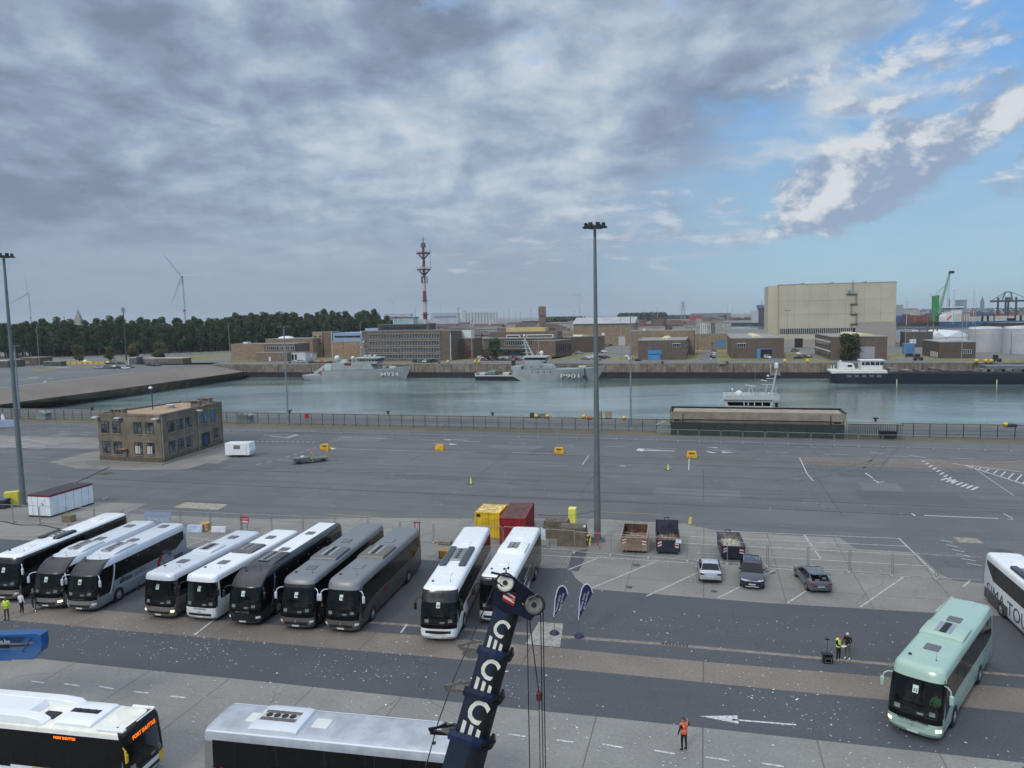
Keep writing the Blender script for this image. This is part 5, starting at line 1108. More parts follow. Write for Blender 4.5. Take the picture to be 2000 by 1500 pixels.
# ================================================================== people
skin=mat((170,128,108),.6,var=.05,vs=8)
def person(label,loc,rz,cols,pose,hair,vest=None,h=1.75,extra=None,scale=1.0):
    """pose: dict of joints overriding the default; figure faces -y, x is its left"""
    shirt,trou,shoe=[mat(c,.8,var=.15,vs=6) for c in cols[:3]]; sleeves=cols[3] if len(cols)>3 else 'full'
    J=dict(pel=(0,0,.93),sp=(0,0,1.12),ch=(0,0,1.34),nk=(0,-.01,1.50),hd=(0,-.03,1.60),tp=(0,-.02,1.70),
      shL=(.17,0,1.42),elL=(.25,.03,1.14),wrL=(.27,-.06,.90),haL=(.27,-.09,.83),shR=(-.17,0,1.42),elR=(-.25,.03,1.14),wrR=(-.27,-.06,.90),haR=(-.27,-.09,.83),
      hiL=(.09,0,.90),knL=(.11,-.02,.49),anL=(.12,.02,.09),toL=(.13,-.15,.035),hiR=(-.09,0,.90),knR=(-.11,-.02,.49),anR=(-.12,.02,.09),toR=(-.13,-.15,.035))
    J.update(pose); names=list(J); vs=[Vector(J[k]) for k in names]; ix={k:i for i,k in enumerate(names)}
    ed=[('pel','sp'),('sp','ch'),('ch','nk'),('nk','hd'),('hd','tp'),('ch','shL'),('shL','elL'),('elL','wrL'),('wrL','haL'),('ch','shR'),('shR','elR'),('elR','wrR'),('wrR','haR'),('pel','hiL'),('hiL','knL'),('knL','anL'),('anL','toL'),('pel','hiR'),('hiR','knR'),('knR','anR'),('anR','toR')]
    rad=dict(pel=(.15,.115),sp=(.135,.10),ch=(.155,.11),nk=(.052,.055),hd=(.078,.095),tp=(.06,.07),sh=(.062,.062),el=(.043,.043),wr=(.028,.03),ha=(.036,.02),hi=(.088,.09),kn=(.058,.06),an=(.042,.045),to=(.042,.03))
    E_=[(ix[a],ix[b]) for a,b in ed]; RR=[rad[k[:2] if k[:2] in rad and k not in rad else k] for k in names]
    for s_ in 'LR':     # four fingers and a thumb
        w=Vector(J['wr'+s_]); hnd=Vector(J['ha'+s_]); d=(hnd-w).normalized(); side=d.cross(Vector((1,0,0) if abs(d.x)<.7 else (0,0,1))).normalized(); cur=side.cross(d)
        for k,o_ in enumerate((-.030,-.010,.010,.030)):
            ln=(.055,.07,.066,.05)[k]; i0=len(vs); vs+= [hnd+side*o_+d*.02,hnd+side*o_*1.15+d*(.02+ln*.6)+cur*.006,hnd+side*o_*1.15+d*(.02+ln)+cur*.022]; RR+=[(.0095,.0095),(.009,.009),(.008,.008)]; E_+=[(ix['ha'+s_],i0),(i0,i0+1),(i0+1,i0+2)]
        i0=len(vs); vs+=[hnd-side*.04-d*.01,hnd-side*.058+d*.03+cur*.015]; RR+=[(.011,.011),(.009,.009)]; E_+=[(ix['ha'+s_],i0),(i0,i0+1)]
    me=bpy.data.meshes.new('t'); me.from_pydata([tuple(v) for v in vs],E_,[]); o=bpy.data.objects.new('t',me); COL.objects.link(o)
    sm=o.modifiers.new('s','SKIN'); sm.use_smooth_shade=True
    if not me.skin_vertices: 
        bpy.context.view_layer.update()
    sv=me.skin_vertices[0].data
    for i,rr in enumerate(RR): sv[i].radius=rr
    sv[0].use_root=True
    su=o.modifiers.new('u','SUBSURF'); su.levels=1; su.render_levels=1
    dg=bpy.context.evaluated_depsgraph_get(); m2=bpy.data.meshes.new_from_object(o.evaluated_get(dg)); bpy.data.objects.remove(o)
    m2.name='person'; m2.materials.clear()
    for m in (shirt,trou,shoe,skin): m2.materials.append(m)
    segs=[(Vector(J[a]),Vector(J[b]),a,b) for a,b in ed]
    def near(c):
        best=None
        for a,b,na,nb in segs:
            t=max(0,min(1,(c-a).dot(b-a)/max(1e-6,(b-a).length_squared))); dd=(a+(b-a)*t-c).length
            if best is None or dd<best[0]: best=(dd,na,nb,t)
        return best
    for p in m2.polygons:
        c=p.center; _,na,nb,t=near(c)
        if nb in('hd','tp') or (nb=='nk' and t>.75): k=3
        elif nb[:2]=='ha' or (nb[:2]=='wr' and t>.85): k=3
        elif nb[:2]=='wr' and sleeves=='short': k=3
        elif nb[:2]=='el' and sleeves=='short' and t>.7: k=3
        elif nb[:2]=='to' or (nb[:2]=='an' and t>.93): k=2
        elif nb[:2] in('kn','an') or (nb[:2]=='hi') or (na=='pel' and nb=='sp' and t<.12): k=1
        else: k=0
        p.material_index=k
    m2.shade_smooth()
    root=bpy.data.objects.new('person',m2); COL.objects.link(root); root.location=loc; root.rotation_euler=(0,0,rz); s_=h/1.75*scale; root.scale=(s_,)*3
    tag(root,label,'person')
    hd=Vector(J['hd']); tp=Vector(J['tp'])
    q=MB(); q.sph((hd.x,hd.y+.018,(hd.z+tp.z)/2+.012),.098,12,8,.88,1.0,1.02,z0=-.15); q.obj('hair',mat(hair,.9,var=.2,vs=20),root,smooth=60)
    q=MB(); f=Vector((hd.x,hd.y-.09,hd.z)); q.sph((f.x,f.y-.012,f.z),.016,6,5,.8,1,1.3); 
    q.obj('nose',skin,root); 
    q=MB(); 
    for sx in (-.032,.032): q.sph((f.x+sx,f.y+.005,f.z+.035),.011,6,4)
    q.obj('eye',M_BLACK,root)
    for sx in (-1,1): q=MB(); q.sph((hd.x+sx*.078,hd.y+.01,hd.z+.01),.022,6,5,.4,.8,1.2); q.obj('ear',skin,root)
    q=MB(); q.box(f.x-.022,f.x+.022,f.y-.002,f.y+.01,f.z-.048,f.z-.040); q.obj('mouth',mat((130,70,64),.6),root)
    if vest:
        vc,bc=vest; q=MB(); vm={}
        for p in m2.polygons:
            c=p.center; _,na,nb,t=near(c)
            if nb in('sp','ch') or (nb=='nk' and t<.55) or (nb[:2]=='sh') or (nb[:2]=='el' and t<.08) or (nb[:2]=='hi' and na=='pel' and c.z>.86):
                ids=[]
                for vi in p.vertices:
                    if vi not in vm: v=m2.vertices[vi]; vm[vi]=len(q.v); q.v.append(tuple(v.co+v.normal*.018))
                    ids.append(vm[vi])
                band=(1.04<c.z<1.09) or (1.16<c.z<1.20) or (c.z>1.25 and .075<abs(c.x)<.125)
                q.f.append(ids); q.mi.append(1 if band else 0)
        q.obj('vest',[mat(vc,.6,var=.08,emit=.0),mat(bc,.5,var=.05)],root,smooth=60)
    if extra: extra(root)
    return root
def at(x,y): p=G(x,y); return (p.x,p.y,0)
def held(name,fn):
    def e(root): fn(root)
    return e
person('man in orange vest and black clothes standing alone on the front concrete, seen from behind',at(1336,1466),R(200),((20,20,22),(18,18,20),(16,16,18)),
   dict(elR=(-.34,-.06,1.22),wrR=(-.40,-.26,1.34),haR=(-.41,-.33,1.37),elL=(.30,.05,1.15),wrL=(.34,-.02,.90),haL=(.35,-.04,.83),hd=(.02,-.04,1.60),tp=(.02,-.03,1.70)),(66,62,62),vest=((236,92,40),(226,150,120)))
def clip(root):
    q=MB(); q.box(-.16,.16,-.48,-.26,1.09,1.105); q.obj('clipboard',mat((225,228,230),.5),root)
person('person in yellow vest bent over white papers, standing on the drain line',at(1637,1291),R(28),((22,23,26),(24,26,38),(150,150,156)),
   dict(hd=(0,-.10,1.56),tp=(0,-.16,1.64),nk=(0,-.04,1.49),elL=(.24,-.04,1.18),wrL=(.12,-.28,1.10),haL=(.08,-.34,1.10),elR=(-.24,-.04,1.18),wrR=(-.12,-.28,1.10),haR=(-.08,-.34,1.10)),(120,92,70),vest=((214,226,60),(226,230,190)),extra=clip)
person('person with pale hair in black jacket and grey trousers beside the yellow vest',at(1655,1287),R(-40),((20,22,24),(98,94,88),(205,205,205)),
   dict(hd=(0,-.08,1.57),tp=(0,-.11,1.66),elL=(.24,0,1.17),wrL=(.14,-.24,1.06),haL=(.10,-.30,1.04),elR=(-.24,0,1.17),wrR=(-.14,-.24,1.06),haR=(-.10,-.30,1.04)),(206,196,186))
person('man in yellow safety jacket and brown trousers behind the blue lift',at(14,1211),R(10),((196,226,40),(74,50,42),(30,26,24)),
   dict(elL=(.25,-.02,1.16),wrL=(.10,-.22,1.14),haL=(.04,-.25,1.15),elR=(-.25,-.02,1.16),wrR=(-.12,-.22,1.14),haR=(-.06,-.26,1.16)),(84,66,56),vest=((200,232,44),(225,232,150)))
person('second person in yellow safety jacket cut by the left edge',at(-3,1206),R(-60),((196,226,40),(50,46,50),(30,26,24)),{},(60,50,44),vest=((200,232,44),(225,232,150)))
person('man in white shirt and black trousers seen from behind, nearest the yellow jackets',at(43,1200),R(170),((206,212,222),(22,22,28),(210,210,212)),
   dict(knL=(.12,-.10,.50),anL=(.13,.0,.09),toL=(.15,-.18,.035),elL=(.24,.0,1.16),wrL=(.20,-.2,1.0),haL=(.18,-.26,.98),hd=(0,-.05,1.59)),(32,30,32))
person('man in black shirt and grey trousers with white shoes walking between the left coaches',at(67,1193),R(20),((20,20,22),(72,76,80),(222,222,222)),
   dict(knL=(.14,-.16,.52),anL=(.15,-.22,.09),toL=(.16,-.38,.035),knR=(-.10,.10,.50),anR=(-.10,.28,.12),toR=(-.10,.14,.03),elL=(.25,.1,1.15),wrL=(.25,.06,.90),haL=(.25,.04,.83)),(120,96,84))
person('man in dark suit standing between the two grey coaches',at(631,1222),R(30),((26,26,30),(24,24,28),(18,18,18)),{},(60,50,46))
person('person in pale shirt standing between the silver coaches at the left',at(127,1187),R(60),((150,164,190),(26,26,32),(20,20,20)),{},(40,36,34))
# camera case with stand beside the pair
p=G(1616,1294); r=thing('equipment_case','open black equipment case with thin stand beside the two people','case',(p.x,p.y,0),R(-8)); q=MB(); q.box(-.28,.28,-.2,.2,0,.42); q.obj('body',M_BLACK,r,bev=.02); q=MB(); q.box(-.2,.2,-.215,-.2,.08,.34); q.obj('screen_frame',M_CHROME,r); q=MB(); q.box(-.17,.17,-.222,-.215,.11,.31); q.obj('screen',M_GLASS,r); q=MB(); q.box(-.3,.3,-.1,.3,.42,.56); q.obj('lid_pouch',M_BLACK,r,bev=.03); q=MB(); q.cyl((0,.1,.5),(0,.1,1.45),.012,.012,5); q.box(-.12,.14,.02,.18,1.43,1.5); q.obj('stand',M_BLACK,r)
# driver of the green coach
gs=green_coach; 
def seated(root): pass
gr=gs['root']; M_=Matrix.Rotation(gs['rz'],3,'Z'); o=Vector(gs['loc'])+M_@Vector((.62,1.62,1.02-.45))
person('driver in green shirt at the wheel of the mint coach',tuple(o),gs['rz'],((60,170,110),(40,40,50),(30,30,30),'short'),
  dict(pel=(0,.25,.52),sp=(0,.26,.72),ch=(0,.24,.94),nk=(0,.22,1.10),hd=(0,.20,1.20),tp=(0,.21,1.30),shL=(.17,.24,1.02),elL=(.24,.05,.80),wrL=(.16,-.2,.84),haL=(.13,-.27,.88),shR=(-.17,.24,1.02),elR=(-.24,.05,.80),wrR=(-.16,-.2,.84),haR=(-.13,-.27,.88),
   hiL=(.09,.2,.50),knL=(.12,-.2,.52),anL=(.12,-.22,.12),toL=(.12,-.36,.06),hiR=(-.09,.2,.50),knR=(-.12,-.2,.52),anR=(-.12,-.22,.12),toR=(-.12,-.36,.06)),(50,40,36))
# ================================================================== telescopic crane
blue=mat((9,17,42),.35,var=.12,vs=1,coat=.3); bluel=mat((14,30,62),.4,var=.15,vs=2); kb=mat((16,17,20),.45,var=.2,vs=2); cream=mat((208,206,190),.5,var=.12,vs=4); steel=mat((120,118,108),.4,metal=.4,var=.2,vs=5)
head=PY(994,1178,20.0); low=PY(905,1500,18.6); ax=(head-low).normalized()
e1=(Vector((1,0,0))-ax*ax.x).normalized(); e2=ax.cross(e1); 
if e2.y>0: e2=-e2      # towards the camera
r=thing('mobile_crane','dark blue telescopic crane boom with cream letters rising in front of the white coach','crane',tuple(low),0)
def cp(t,a,b): return head+ax*t+e1*a+e2*b-low      # t along boom (negative = down), a: right/underside, b: towards us
def sec(h,w): return [(-h*.5,w*.42),(-h*.42,w*.5),(h*.02,w*.5),(h*.22,w*.44),(h*.38,w*.28),(h*.47,w*.1),(h*.47,-w*.1),(h*.38,-w*.28),(h*.22,-w*.44),(h*.02,-w*.5),(-h*.42,-w*.5),(-h*.5,-w*.42)]
def tlen(y): # boom parameter at photograph row y
    a=PY(994+(905-994)*(y-1178)/(322),y,20.0-1.4*(y-1178)/322); return (a-head).dot(ax)
cuts=[(1178,1268,.74),(1268,1348,.84),(1348,1432,.95),(1432,1500,1.08)]
for i,(ya,yb,hw) in enumerate(cuts):
    ta,tb=tlen(ya),tlen(yb)-(.3 if i<3 else 9.5)
    q=MB(); n=12; s_=sec(hw,hw*.8)
    for t in (ta,tb): q.v+= [tuple(cp(t,a,b)) for a,b in s_]
    for j in range(n):
        q.f.append([j,(j+1)%n,n+(j+1)%n,n+j]); q.mi.append(1 if j in(2,3,4,5,6,7,8) else 0)
    q.f+= [list(range(n)),list(range(n,2*n))[::-1]]; q.mi+=[0,0]
    q.obj('boom_section',[blue,kb],r,smooth=30)
    if i:
        q=MB(); s2=sec(hw*1.13,hw*.95); rr=[[tuple(cp(t,a*k,b*k)) for a,b in s2] for t,k in ((ta+.02,1.0),(ta-.10,1.03),(ta-.22,1.0))]; q.loft(rr); c_=q.obj('collar',bluel if i!=2 else blue,r)
        q=MB(); q.box(-.16,.16,-.1,.1,-.05,.20); q.v=[tuple(cp(ta-.1+z,-hw*.62+x,hw*.2+y)) for x,y,z in q.v]; q.obj('roller_bracket',steel,c_,bev=.02)
        q=MB(); q.v=[]; q.bar(cp(ta+.12,-hw*.5,hw*.3),cp(ta-.16,-hw*.5-.62,hw*.3),.05,.05); q.bar(cp(ta-.12,-hw*.5,hw*.2),cp(ta-.22,-hw*.5-.55,hw*.3),.10,.08); q.bar(cp(ta-.2,-hw*.5-.58,hw*.3),cp(ta+.1,-hw*.5-.2,hw*.3),.04,.04); q.obj('rope_guide',steel if i<3 else kb,c_)
        q=MB(); q.v=[]; pts=[cp(ta-.24,hw*.3,hw*.42),cp(ta-.14,hw*.50,hw*.32),cp(ta+.03,hw*.56,hw*.2),cp(ta+.16,hw*.50,hw*.15),cp(ta+.02,hw*.45,hw*.3),cp(ta-.18,hw*.25,hw*.44)]
        for a_,b_ in zip(pts,pts[1:]+pts[:1]): q.bar(a_,b_,.06,.07)
        q.obj('locking_plate',kb,c_)
    if i<3:
        fw=hw*.30; pos=cp(tlen(yb)+.10,-hw*.37,hw*.5*.8+.006)
        # letters read across the boom: E below C, seen at a slant
        tx=text('lettering','C',hw*.86,cream,r,cp(tlen(yb)+.46,-hw*.40,hw*.40+.006),e1+ax*-.42,ax,ext=.004,bold=hw*.022,fit=hw*.50)
        for k_ in range(3):
            q=MB(); a0=-hw*.36+k_*hw*.22; q.v=[tuple(cp(tlen(yb)+t_-k_*.06,a0+a_,hw*.40+.008)) for a_,t_ in ((0,.0),(hw*.11,.0),(hw*.11,.30),(0,.33))]; q.f=[[0,1,2,3]]; q.mi=[0]; q.obj('lettering',cream,r)
# head
def hp(px,py,Y=19.9): return PY(px,py,Y)-low
q=MB()
for b in (.30,-.30):
    o=e2*b
    q.v+=[tuple(hp(*c_)+o) for c_ in ((968,1128),(1003,1128),(1052,1165),(1050,1192),(1036,1212),(1012,1200),(985,1195),(962,1180))]; n0=len(q.v)-8; q.f.append([n0+i for i in range(8)]); q.mi.append(0)
k8=8
for i in range(8): q.f.append([i,(i+1)%8,8+(i+1)%8,8+i]); q.mi.append(0)
q.obj('boom_head',blue,r)
def sheave(px,py,rr,nb,w=.06,m=cream,nm='sheave',b0=.3):
    for k_ in range(nb):
        c_=hp(px,py)+e2*(b0-.13*k_+.05)+e1*(.02*k_); q=MB(); q.cyl(c_,c_+e2*w,rr,rr,24); q.ring(c_+e2*w,e2,rr*.72,.03,24,6); q.obj(nm,m,r,smooth=30); q=MB(); q.ring(c_+e2*(w/2),e2,rr,.035,24,6); q.obj('rim',kb,r); q=MB(); q.cyl(c_+e2*w,c_+e2*(w+.05),rr*.3,rr*.25,12); q.obj('hub',kb,r)
sheave(987,1138,.24,1,b0=.30); sheave(1042,1180,.25,3,m=steel,b0=.34)
q=MB(); q.bar(hp(960,1118)+e2*.42,hp(1003,1128)+e2*.42,.05,.05); q.bar(hp(1003,1128)+e2*.42,hp(1050,1165)+e2*.42,.05,.05); q.bar(hp(962,1130)+e2*.42,hp(1010,1165)+e2*.42,.05,.05); q.cyl(hp(1030,1170)+e2*.5,hp(1052,1158)+e2*.5,.025,.025,6); q.obj('head_guard',blue,r)
# warning panel
q=MB(); P4=[hp(*c_)+e2*.34 for c_ in ((988,1147),(1008,1158),(1003,1183),(981,1170))]
for i in range(5):
    a=P4[0].lerp(P4[3],i/5); b=P4[0].lerp(P4[3],(i+1)/5); c_=P4[1].lerp(P4[2],(i+1)/5); d_=P4[1].lerp(P4[2],i/5); q=MB(); q.v=[tuple(x) for x in (a,b,c_,d_)]; q.f=[[0,1,2,3]]; q.mi=[0]; q.obj('warning_stripe',mat((168,30,34),.4) if i%2==0 else mat((215,214,205),.4),r)
q=MB(); q.sph(hp(1003,1171)+e2*.42,.05,8,6); q.obj('lamp',mat((200,90,40),.3),r)
q=MB(); q.v=[tuple(hp(*c_)+e2*.33) for c_ in ((1019,1177),(1027,1178),(1023,1184))]; q.f=[[0,1,2]]; q.mi=[0]; q.obj('warning_sign',mat((210,160,60),.5),r)
q=MB(); a=hp(990,1128); q.cyl(a,hp(988,1113),.02,.02,6); q.cyl(hp(985,1111),hp(994,1110),.01,.01,5); [q.sph(hp(*c_),.035,6,5) for c_ in ((985,1111),(993,1109))]; q.obj('anemometer',kb,r)
# ropes
def rope(px,py,name='rope',rr=.014,dz=13.5,off=0):
    a=hp(px,py)+e2*off; q=MB(); q.cyl(a,a-Vector((0,0,dz)),rr,rr,6); return q.obj(name,kb,r)
for px,py,of in ((1029,1202,.3),(1055,1188,.35),(1060,1186,.2)): rope(px,py,off=of)
a=hp(1034,1214)+e2*.3; b=hp(1052,1352)+e2*.3; q=MB(); q.cyl(a,b,.014,.014,6)
for i in range(36): q.sph(a.lerp(b,i/36),.022,5,4)
q.cyl(b,b-Vector((0,0,8)),.012,.012,6); q.obj('chain',kb,r); q=MB(); q.cyl(b+Vector((0,0,.05)),b-Vector((0,0,.18)),.08,.08,10); q.obj('weight',mat((90,44,34),.6),r,bev=.02)
q=MB(); a=cp(tlen(1290)+.35,-.93*1.05-.2,.3); pts=[hp(972,1130),cp(tlen(1268)+.15,-.80*.9,.2),cp(tlen(1348)+.1,-.93*.95,.25),cp(tlen(1432)+.05,-1.07*.9,.3),cp(tlen(1500)-1,-1.24*.75,.3),cp(tlen(1500)-8,-1.0,.3)]
for a,b in zip(pts,pts[1:]): q.cyl(a,b,.016,.016,6)
q.obj('hoist_rope',kb,r)
q=MB(); q.box(-1.5,1.5,-1.3,1.3,-low.z+.9,-low.z+3.4); b_=cp(tlen(1500)-9.3,0,0); q.v=[(x+b_.x,y+b_.y,z) for x,y,z in q.v]; q.obj('crane_carrier',blue,r,bev=.1)
# ================================================================== blue boom lift at the left edge
bl=mat((14,78,136),.35,var=.08,vs=1,coat=.3); bd=mat((10,44,78),.4,var=.1,vs=1)
o=PY(60,1258,38.0); r=thing('boom_lift','blue folded boom lift arm reaching in from the left edge','boom lift',(o.x,o.y,0),R(-2)); z0=o.z
q=MB(); q.ext([(-9,z0+.45),(.55,z0+.72),(.78,z0+.62),(.82,z0+.1),(.72,z0-.32),(.3,z0-.72),(-.9,z0-.72),(-.95,z0-.78),(-9,z0-.92),(-9,z0-.35),(-.55,z0-.28),(-.1,z0-.28),(.0,z0-.02),(.35,z0+.22),(.12,z0+.32),(-.1,z0+.2),(-9,z0+.0)],'y',-.3,.3); q.obj('arm',bl,r,bev=.03)
q=MB(); q.ext([(-9,z0+.05),(-.35,z0+.25),(.1,z0+.55),(-9,z0+.40)],'y',-.32,-.301); q.obj('arm_panel',bd,r); text('lettering','lage.be',.32,mat((190,205,215),.5),r,(-1.75,-.325,z0+.18),(1,0,.02),(0,0,1))
q=MB(); q.cyl((-6,0,z0-.2),(-1.2,0,z0-.12),.09,.09,10); q.cyl((-1.3,0,z0-.12),(.1,0,z0-.05),.05,.05,8); q.obj('hydraulic_ram',M_BLACK,r)
q=MB(); q.bar((-.25,-.33,z0-.25),(.3,-.33,z0+.5),.14,.03); q.obj('strut',bl,r)
q=MB(); q.box(-9,-5,-1.1,1.1,.5,1.4); q.obj('chassis',bd,r,bev=.08)
for x in (-8,-6):
    for y in (-1.2,.9): q=MB(); q.cyl((x,y,.5),(x,y+.3,.5),.5,.5,18); q.obj('wheel',M_RUB,r,smooth=30)
q=MB(); q.bar((-6.5,0,1.3),(-8.5,0,z0),.5,.5); q.obj('riser',bl,r)
# power cables sagging from the masts
def cable(label,pts,rr=.02):
    q=MB(); q.path(pts,rr,5); tag(q.obj('cable',M_BLACK),label,'cable')
def sag(a,b,s,n=14): return [Vector(a).lerp(Vector(b),i/n)-Vector((0,0,s*4*(i/n)*(1-i/n))) for i in range(n+1)]
a=G(1167,1056); cable('black cable hanging from the tall central mast to the red container',sag((a.x-.3,a.y,2.9),tuple(G(1050,1005,2.6)),.25))
a=G(46,988); b=G(215,912); cable('black cable lying across the asphalt from the left mast to the old office',[a+(b-a)*(i/16)+Vector((0,math.sin(i/16*PI)*1.5,.03)) for i in range(17)],.05)
a=G(-20,1018); b=G(120,1032); cable('dark hose lying along the foot of the fence behind the coaches',[a+(b-a)*(i/12)+Vector((0,math.sin(i*.9)*.3,.04)) for i in range(13)],.05)
# ================================================================== buildings
BR=(106,94,84); BRD=(92,84,77); TAN=(140,122,100); GLB=(46,58,68)
M_WGL=mat((40,52,60),.12,var=.45,vs=.35,spec=.6); M_WH=mat((206,208,206),.5,var=.06,vs=1); M_ROOFG=mat((116,116,116),.85,var=.2,vs=.3); M_SKY_=mat((196,192,150),.5,var=.08,vs=.5)
def brick(c,seed=0): return mat(c,.85,var=.16,vs=.45,streak=.28)
class B:
    "a building whose front wall runs between two ground pixels; other points of that wall are given as pixels too"
    def __init__(s,label,xl,yl,xr,yr,ytop,depth,wall,roof=None,cat='building',name='building',snap=True,group=None,z0=-.5,par=.35,height=None):
        A=G(xl,yl); Bp=G(xr,yr); s.w=(Bp-A).length
        if snap: # keep to the grid of the quays
            r=ray(xr,yr); n=V; t=(A.dot(n))/(Vector((r.x,r.y,0)).dot(n)); Bp=Vector((r.x*t,r.y*t,0)); s.w=(Bp-A).length; s.d=(Bp-A).normalized()
        else: s.d=(Bp-A).normalized()
        s.A=A; s.nrm=Vector((-s.d.y,s.d.x,0)); s.h=height or HT(xl,yl,xl,ytop); s.dep=depth
        s.r=thing(name,label,cat,tuple(A),math.atan2(s.d.y,s.d.x),group)
        q=MB(); q.box(0,s.w,0,depth,z0,s.h); q.obj('wall',wall,s.r)
        q=MB(); q.box(-.15,s.w+.15,-.15,depth+.15,s.h-.28,s.h-.02+.04); q.obj('roof_edge',mat((150,146,136),.7,var=.15,vs=.5),s.r)
        q=MB(); q.box(.35,s.w-.35,.35,depth-.35,s.h,s.h+.06); q.obj('roof',roof or M_ROOFG,s.r)
    def at(s,x,y):
        r=ray(x,y); rr=Vector((r.x,r.y,0)); t=s.A.dot(s.nrm)/rr.dot(s.nrm); p=rr*t; return (p-s.A).dot(s.d),H+r.z*t
    def win(s,x0,y0,x1,y1,m=None,nm='window',bars=0,out=.05,sill=True,rows=1):
        a,z1=s.at(x0,y0); b,z0=s.at(x1,y1); b=max(b,a+.3)
        q=MB(); q.box(a,b,-out,.02,z0,z1); o=q.obj(nm,m or M_WGL,s.r)
        if bars:
            q=MB(); 
            for i in range(bars+1): t=a+(b-a)*i/bars; q.box(t-.06,t+.06,-out-.06,-out+.01,z0,z1)
            q.box(a,b,-out-.05,-out,z0-.08,z0); q.box(a,b,-out-.05,-out,z1,z1+.1); q.obj('frame',M_WH,o)
        return o
    def box(s,nm,x0,x1,y0,y1,z0,z1,m,bev=0): return MB().box(x0,x1,y0,y1,z0,z1).obj(nm,m,s.r,bev=bev)
    def sk(s,f0,f1,h=1.2,m=None):
        h=h*.62   # barrel skylight running back over the roof
        x0,x1=s.w*f0,s.w*f1; q=MB(); rr=[]
        for y in (4.5,s.dep-2): rr.append([(x0+(x1-x0)*(1-math.cos(R(t)))/2,y,s.h+.05+h*math.sin(R(t))) for t in range(0,181,20)])
        q.loft(rr); q.obj('skylight',m or M_SKY_,s.r,smooth=30)
# low brick group at the left
b=B('low tan brick building with flat roof at the left end of the base',452,703,518,703,672,14,brick(TAN))
b.box('roof_unit',6,9,3,6,b.h,b.h+1,M_WH)
b=B('brick annex with long window band and flat roof behind the white cabins',517,704,577,704,671.5,16,brick(BR)); b.win(521,677,545,683,bars=6); b.win(547,677,565,683,bars=5); b.win(567,677,575,683,bars=2)
b=B('low brick store with one white door in front of the annex',501,706,561,707,688.5,8,brick((122,108,94))); b.win(525,697,529,705,M_WH,'door')
b=B('upper brick block with white dome roof behind the annex',520,699,612,699,662,22,brick(TAN)); q=MB(); q.sph((9,8,b.h),5,14,7,1.0,.8,.28,z0=0); q.obj('dome',M_WH,b.r,smooth=60); b.win(585,671,592,676); b.win(578,672,581,676)
for (xa,xb,yt,yb,lab) in ((562,597,688,705,'larger white site cabin with dark glass front beside the annex'),(598,610,690,703,'smaller plain white cabin beside the glass fronted one')):
    b=B(lab,xa,yb,xb,yb,yt,5,mat((190,194,196),.5,var=.06,vs=1)); 
    if xa==562: b.win(563.5,692,568,703); b.win(569.5,692,574,703); b.win(575.5,692,580,703)
for (xa,xb,yt,yb,lab) in ((455,474,690,700,'white kiosk near the far left corner of the quay'),(475,486,691,700,'white and black kiosk second from the corner'),(490,499,684,702,'small grey block house with flat white roof slab')):
    b=B(lab,xa,yb,xb,yb,yt,4,mat((176,178,176),.6,var=.2,vs=1)); b.win(xa+2,yt+3,xa+6,yb-2)
b=B('tan stair tower with three rows of slot windows',612,697,631,697,648.5,9,brick((150,132,108)))
for yy in (656,670,683.5): b.win(614,yy,618,yy+2.2); b.win(623,yy,627.5,yy+2.2)
b=B('plain brown brick stair block beside the slot window tower',633,697,650,697,648.5,12,brick((118,102,86))); b.box('drain_pipe',b.w-.3,b.w,-.2,0,0,b.h,M_WH)
b=B('sports hall with brick base and pale blue metal top with dark glazing',650,697,709,697,667,26,brick((148,128,104)),mat((150,170,190),.5,var=.1)); 
b.box('upper_wall',.2,b.w-.2,.6,25,b.h,b.h+5.0,mat((132,158,186),.5,var=.06,vs=.5)); q=MB(); q.box(b.w*.08,b.w*.92,.5,.62,b.h+2.2,b.h+3.3); q.obj('window_band',M_WGL,b.r); b.box('blue_box',b.w-1,b.w+7,6,16,b.h+1,b.h+7.3,mat((148,172,196),.5,var=.06))
q=MB(); [q.box(x,x+.12,-.1,0,0,b.h) for x in (b.w*.35,b.w*.85)]; q.obj('joint',M_GREYP,b.r)
b=B('four storey brick naval office block with continuous window bands',708,705,862,705.5,646.5,17,brick((104,93,82)))
for y0,y1 in ((653.3,661),(667,674.5),(680.5,687.5),(693,700)):
    b.win(719,y0,859,y1,bars=46)
    a,z=b.at(719,y0); a2,_=b.at(860,y0); q=MB(); q.box(a-.3,a2+.3,-.5,.02,z+.02,z+.30); q.obj('concrete_band',mat((150,148,136),.8,var=.15,vs=.8),b.r)
b.win(774,697,786,700,M_BLACK,'porch')
b.box('top_floor',b.w*.18,b.w*.83,3.5,13,b.h,b.h+2.8,brick((100,88,80))); q=MB(); q.box(b.w*.2,b.w*.80,3.42,3.5,b.h+.5,b.h+2.0); q.obj('window_band',M_WGL,b.r); b.box('top_roof',b.w*.17,b.w*.84,3.0,13.5,b.h+2.8,b.h+3.2,M_GREYP)
b.box('penthouse',b.w*.36,b.w*.62,5,12,b.h+3.2,b.h+6.3,mat((168,178,184),.4,var=.2,vs=.8)); b.box('penthouse_roof',b.w*.35,b.w*.63,4.7,12.3,b.h+6.3,b.h+6.7,M_GREYP)
q=MB(); [q.box(b.w*.37+i*1.05,b.w*.37+i*1.05+.85,4.9,5.02,b.h+3.7,b.h+5.8) for i in range(8)]; q.obj('window_band',mat((150,182,190),.2,var=.3,vs=1),b.r)
q=MB(); q.cyl((b.w*.62,8,b.h+6),(b.w*.62,8,b.h+13),.12,.05,6); q.obj('antenna',M_GREYP,b.r)
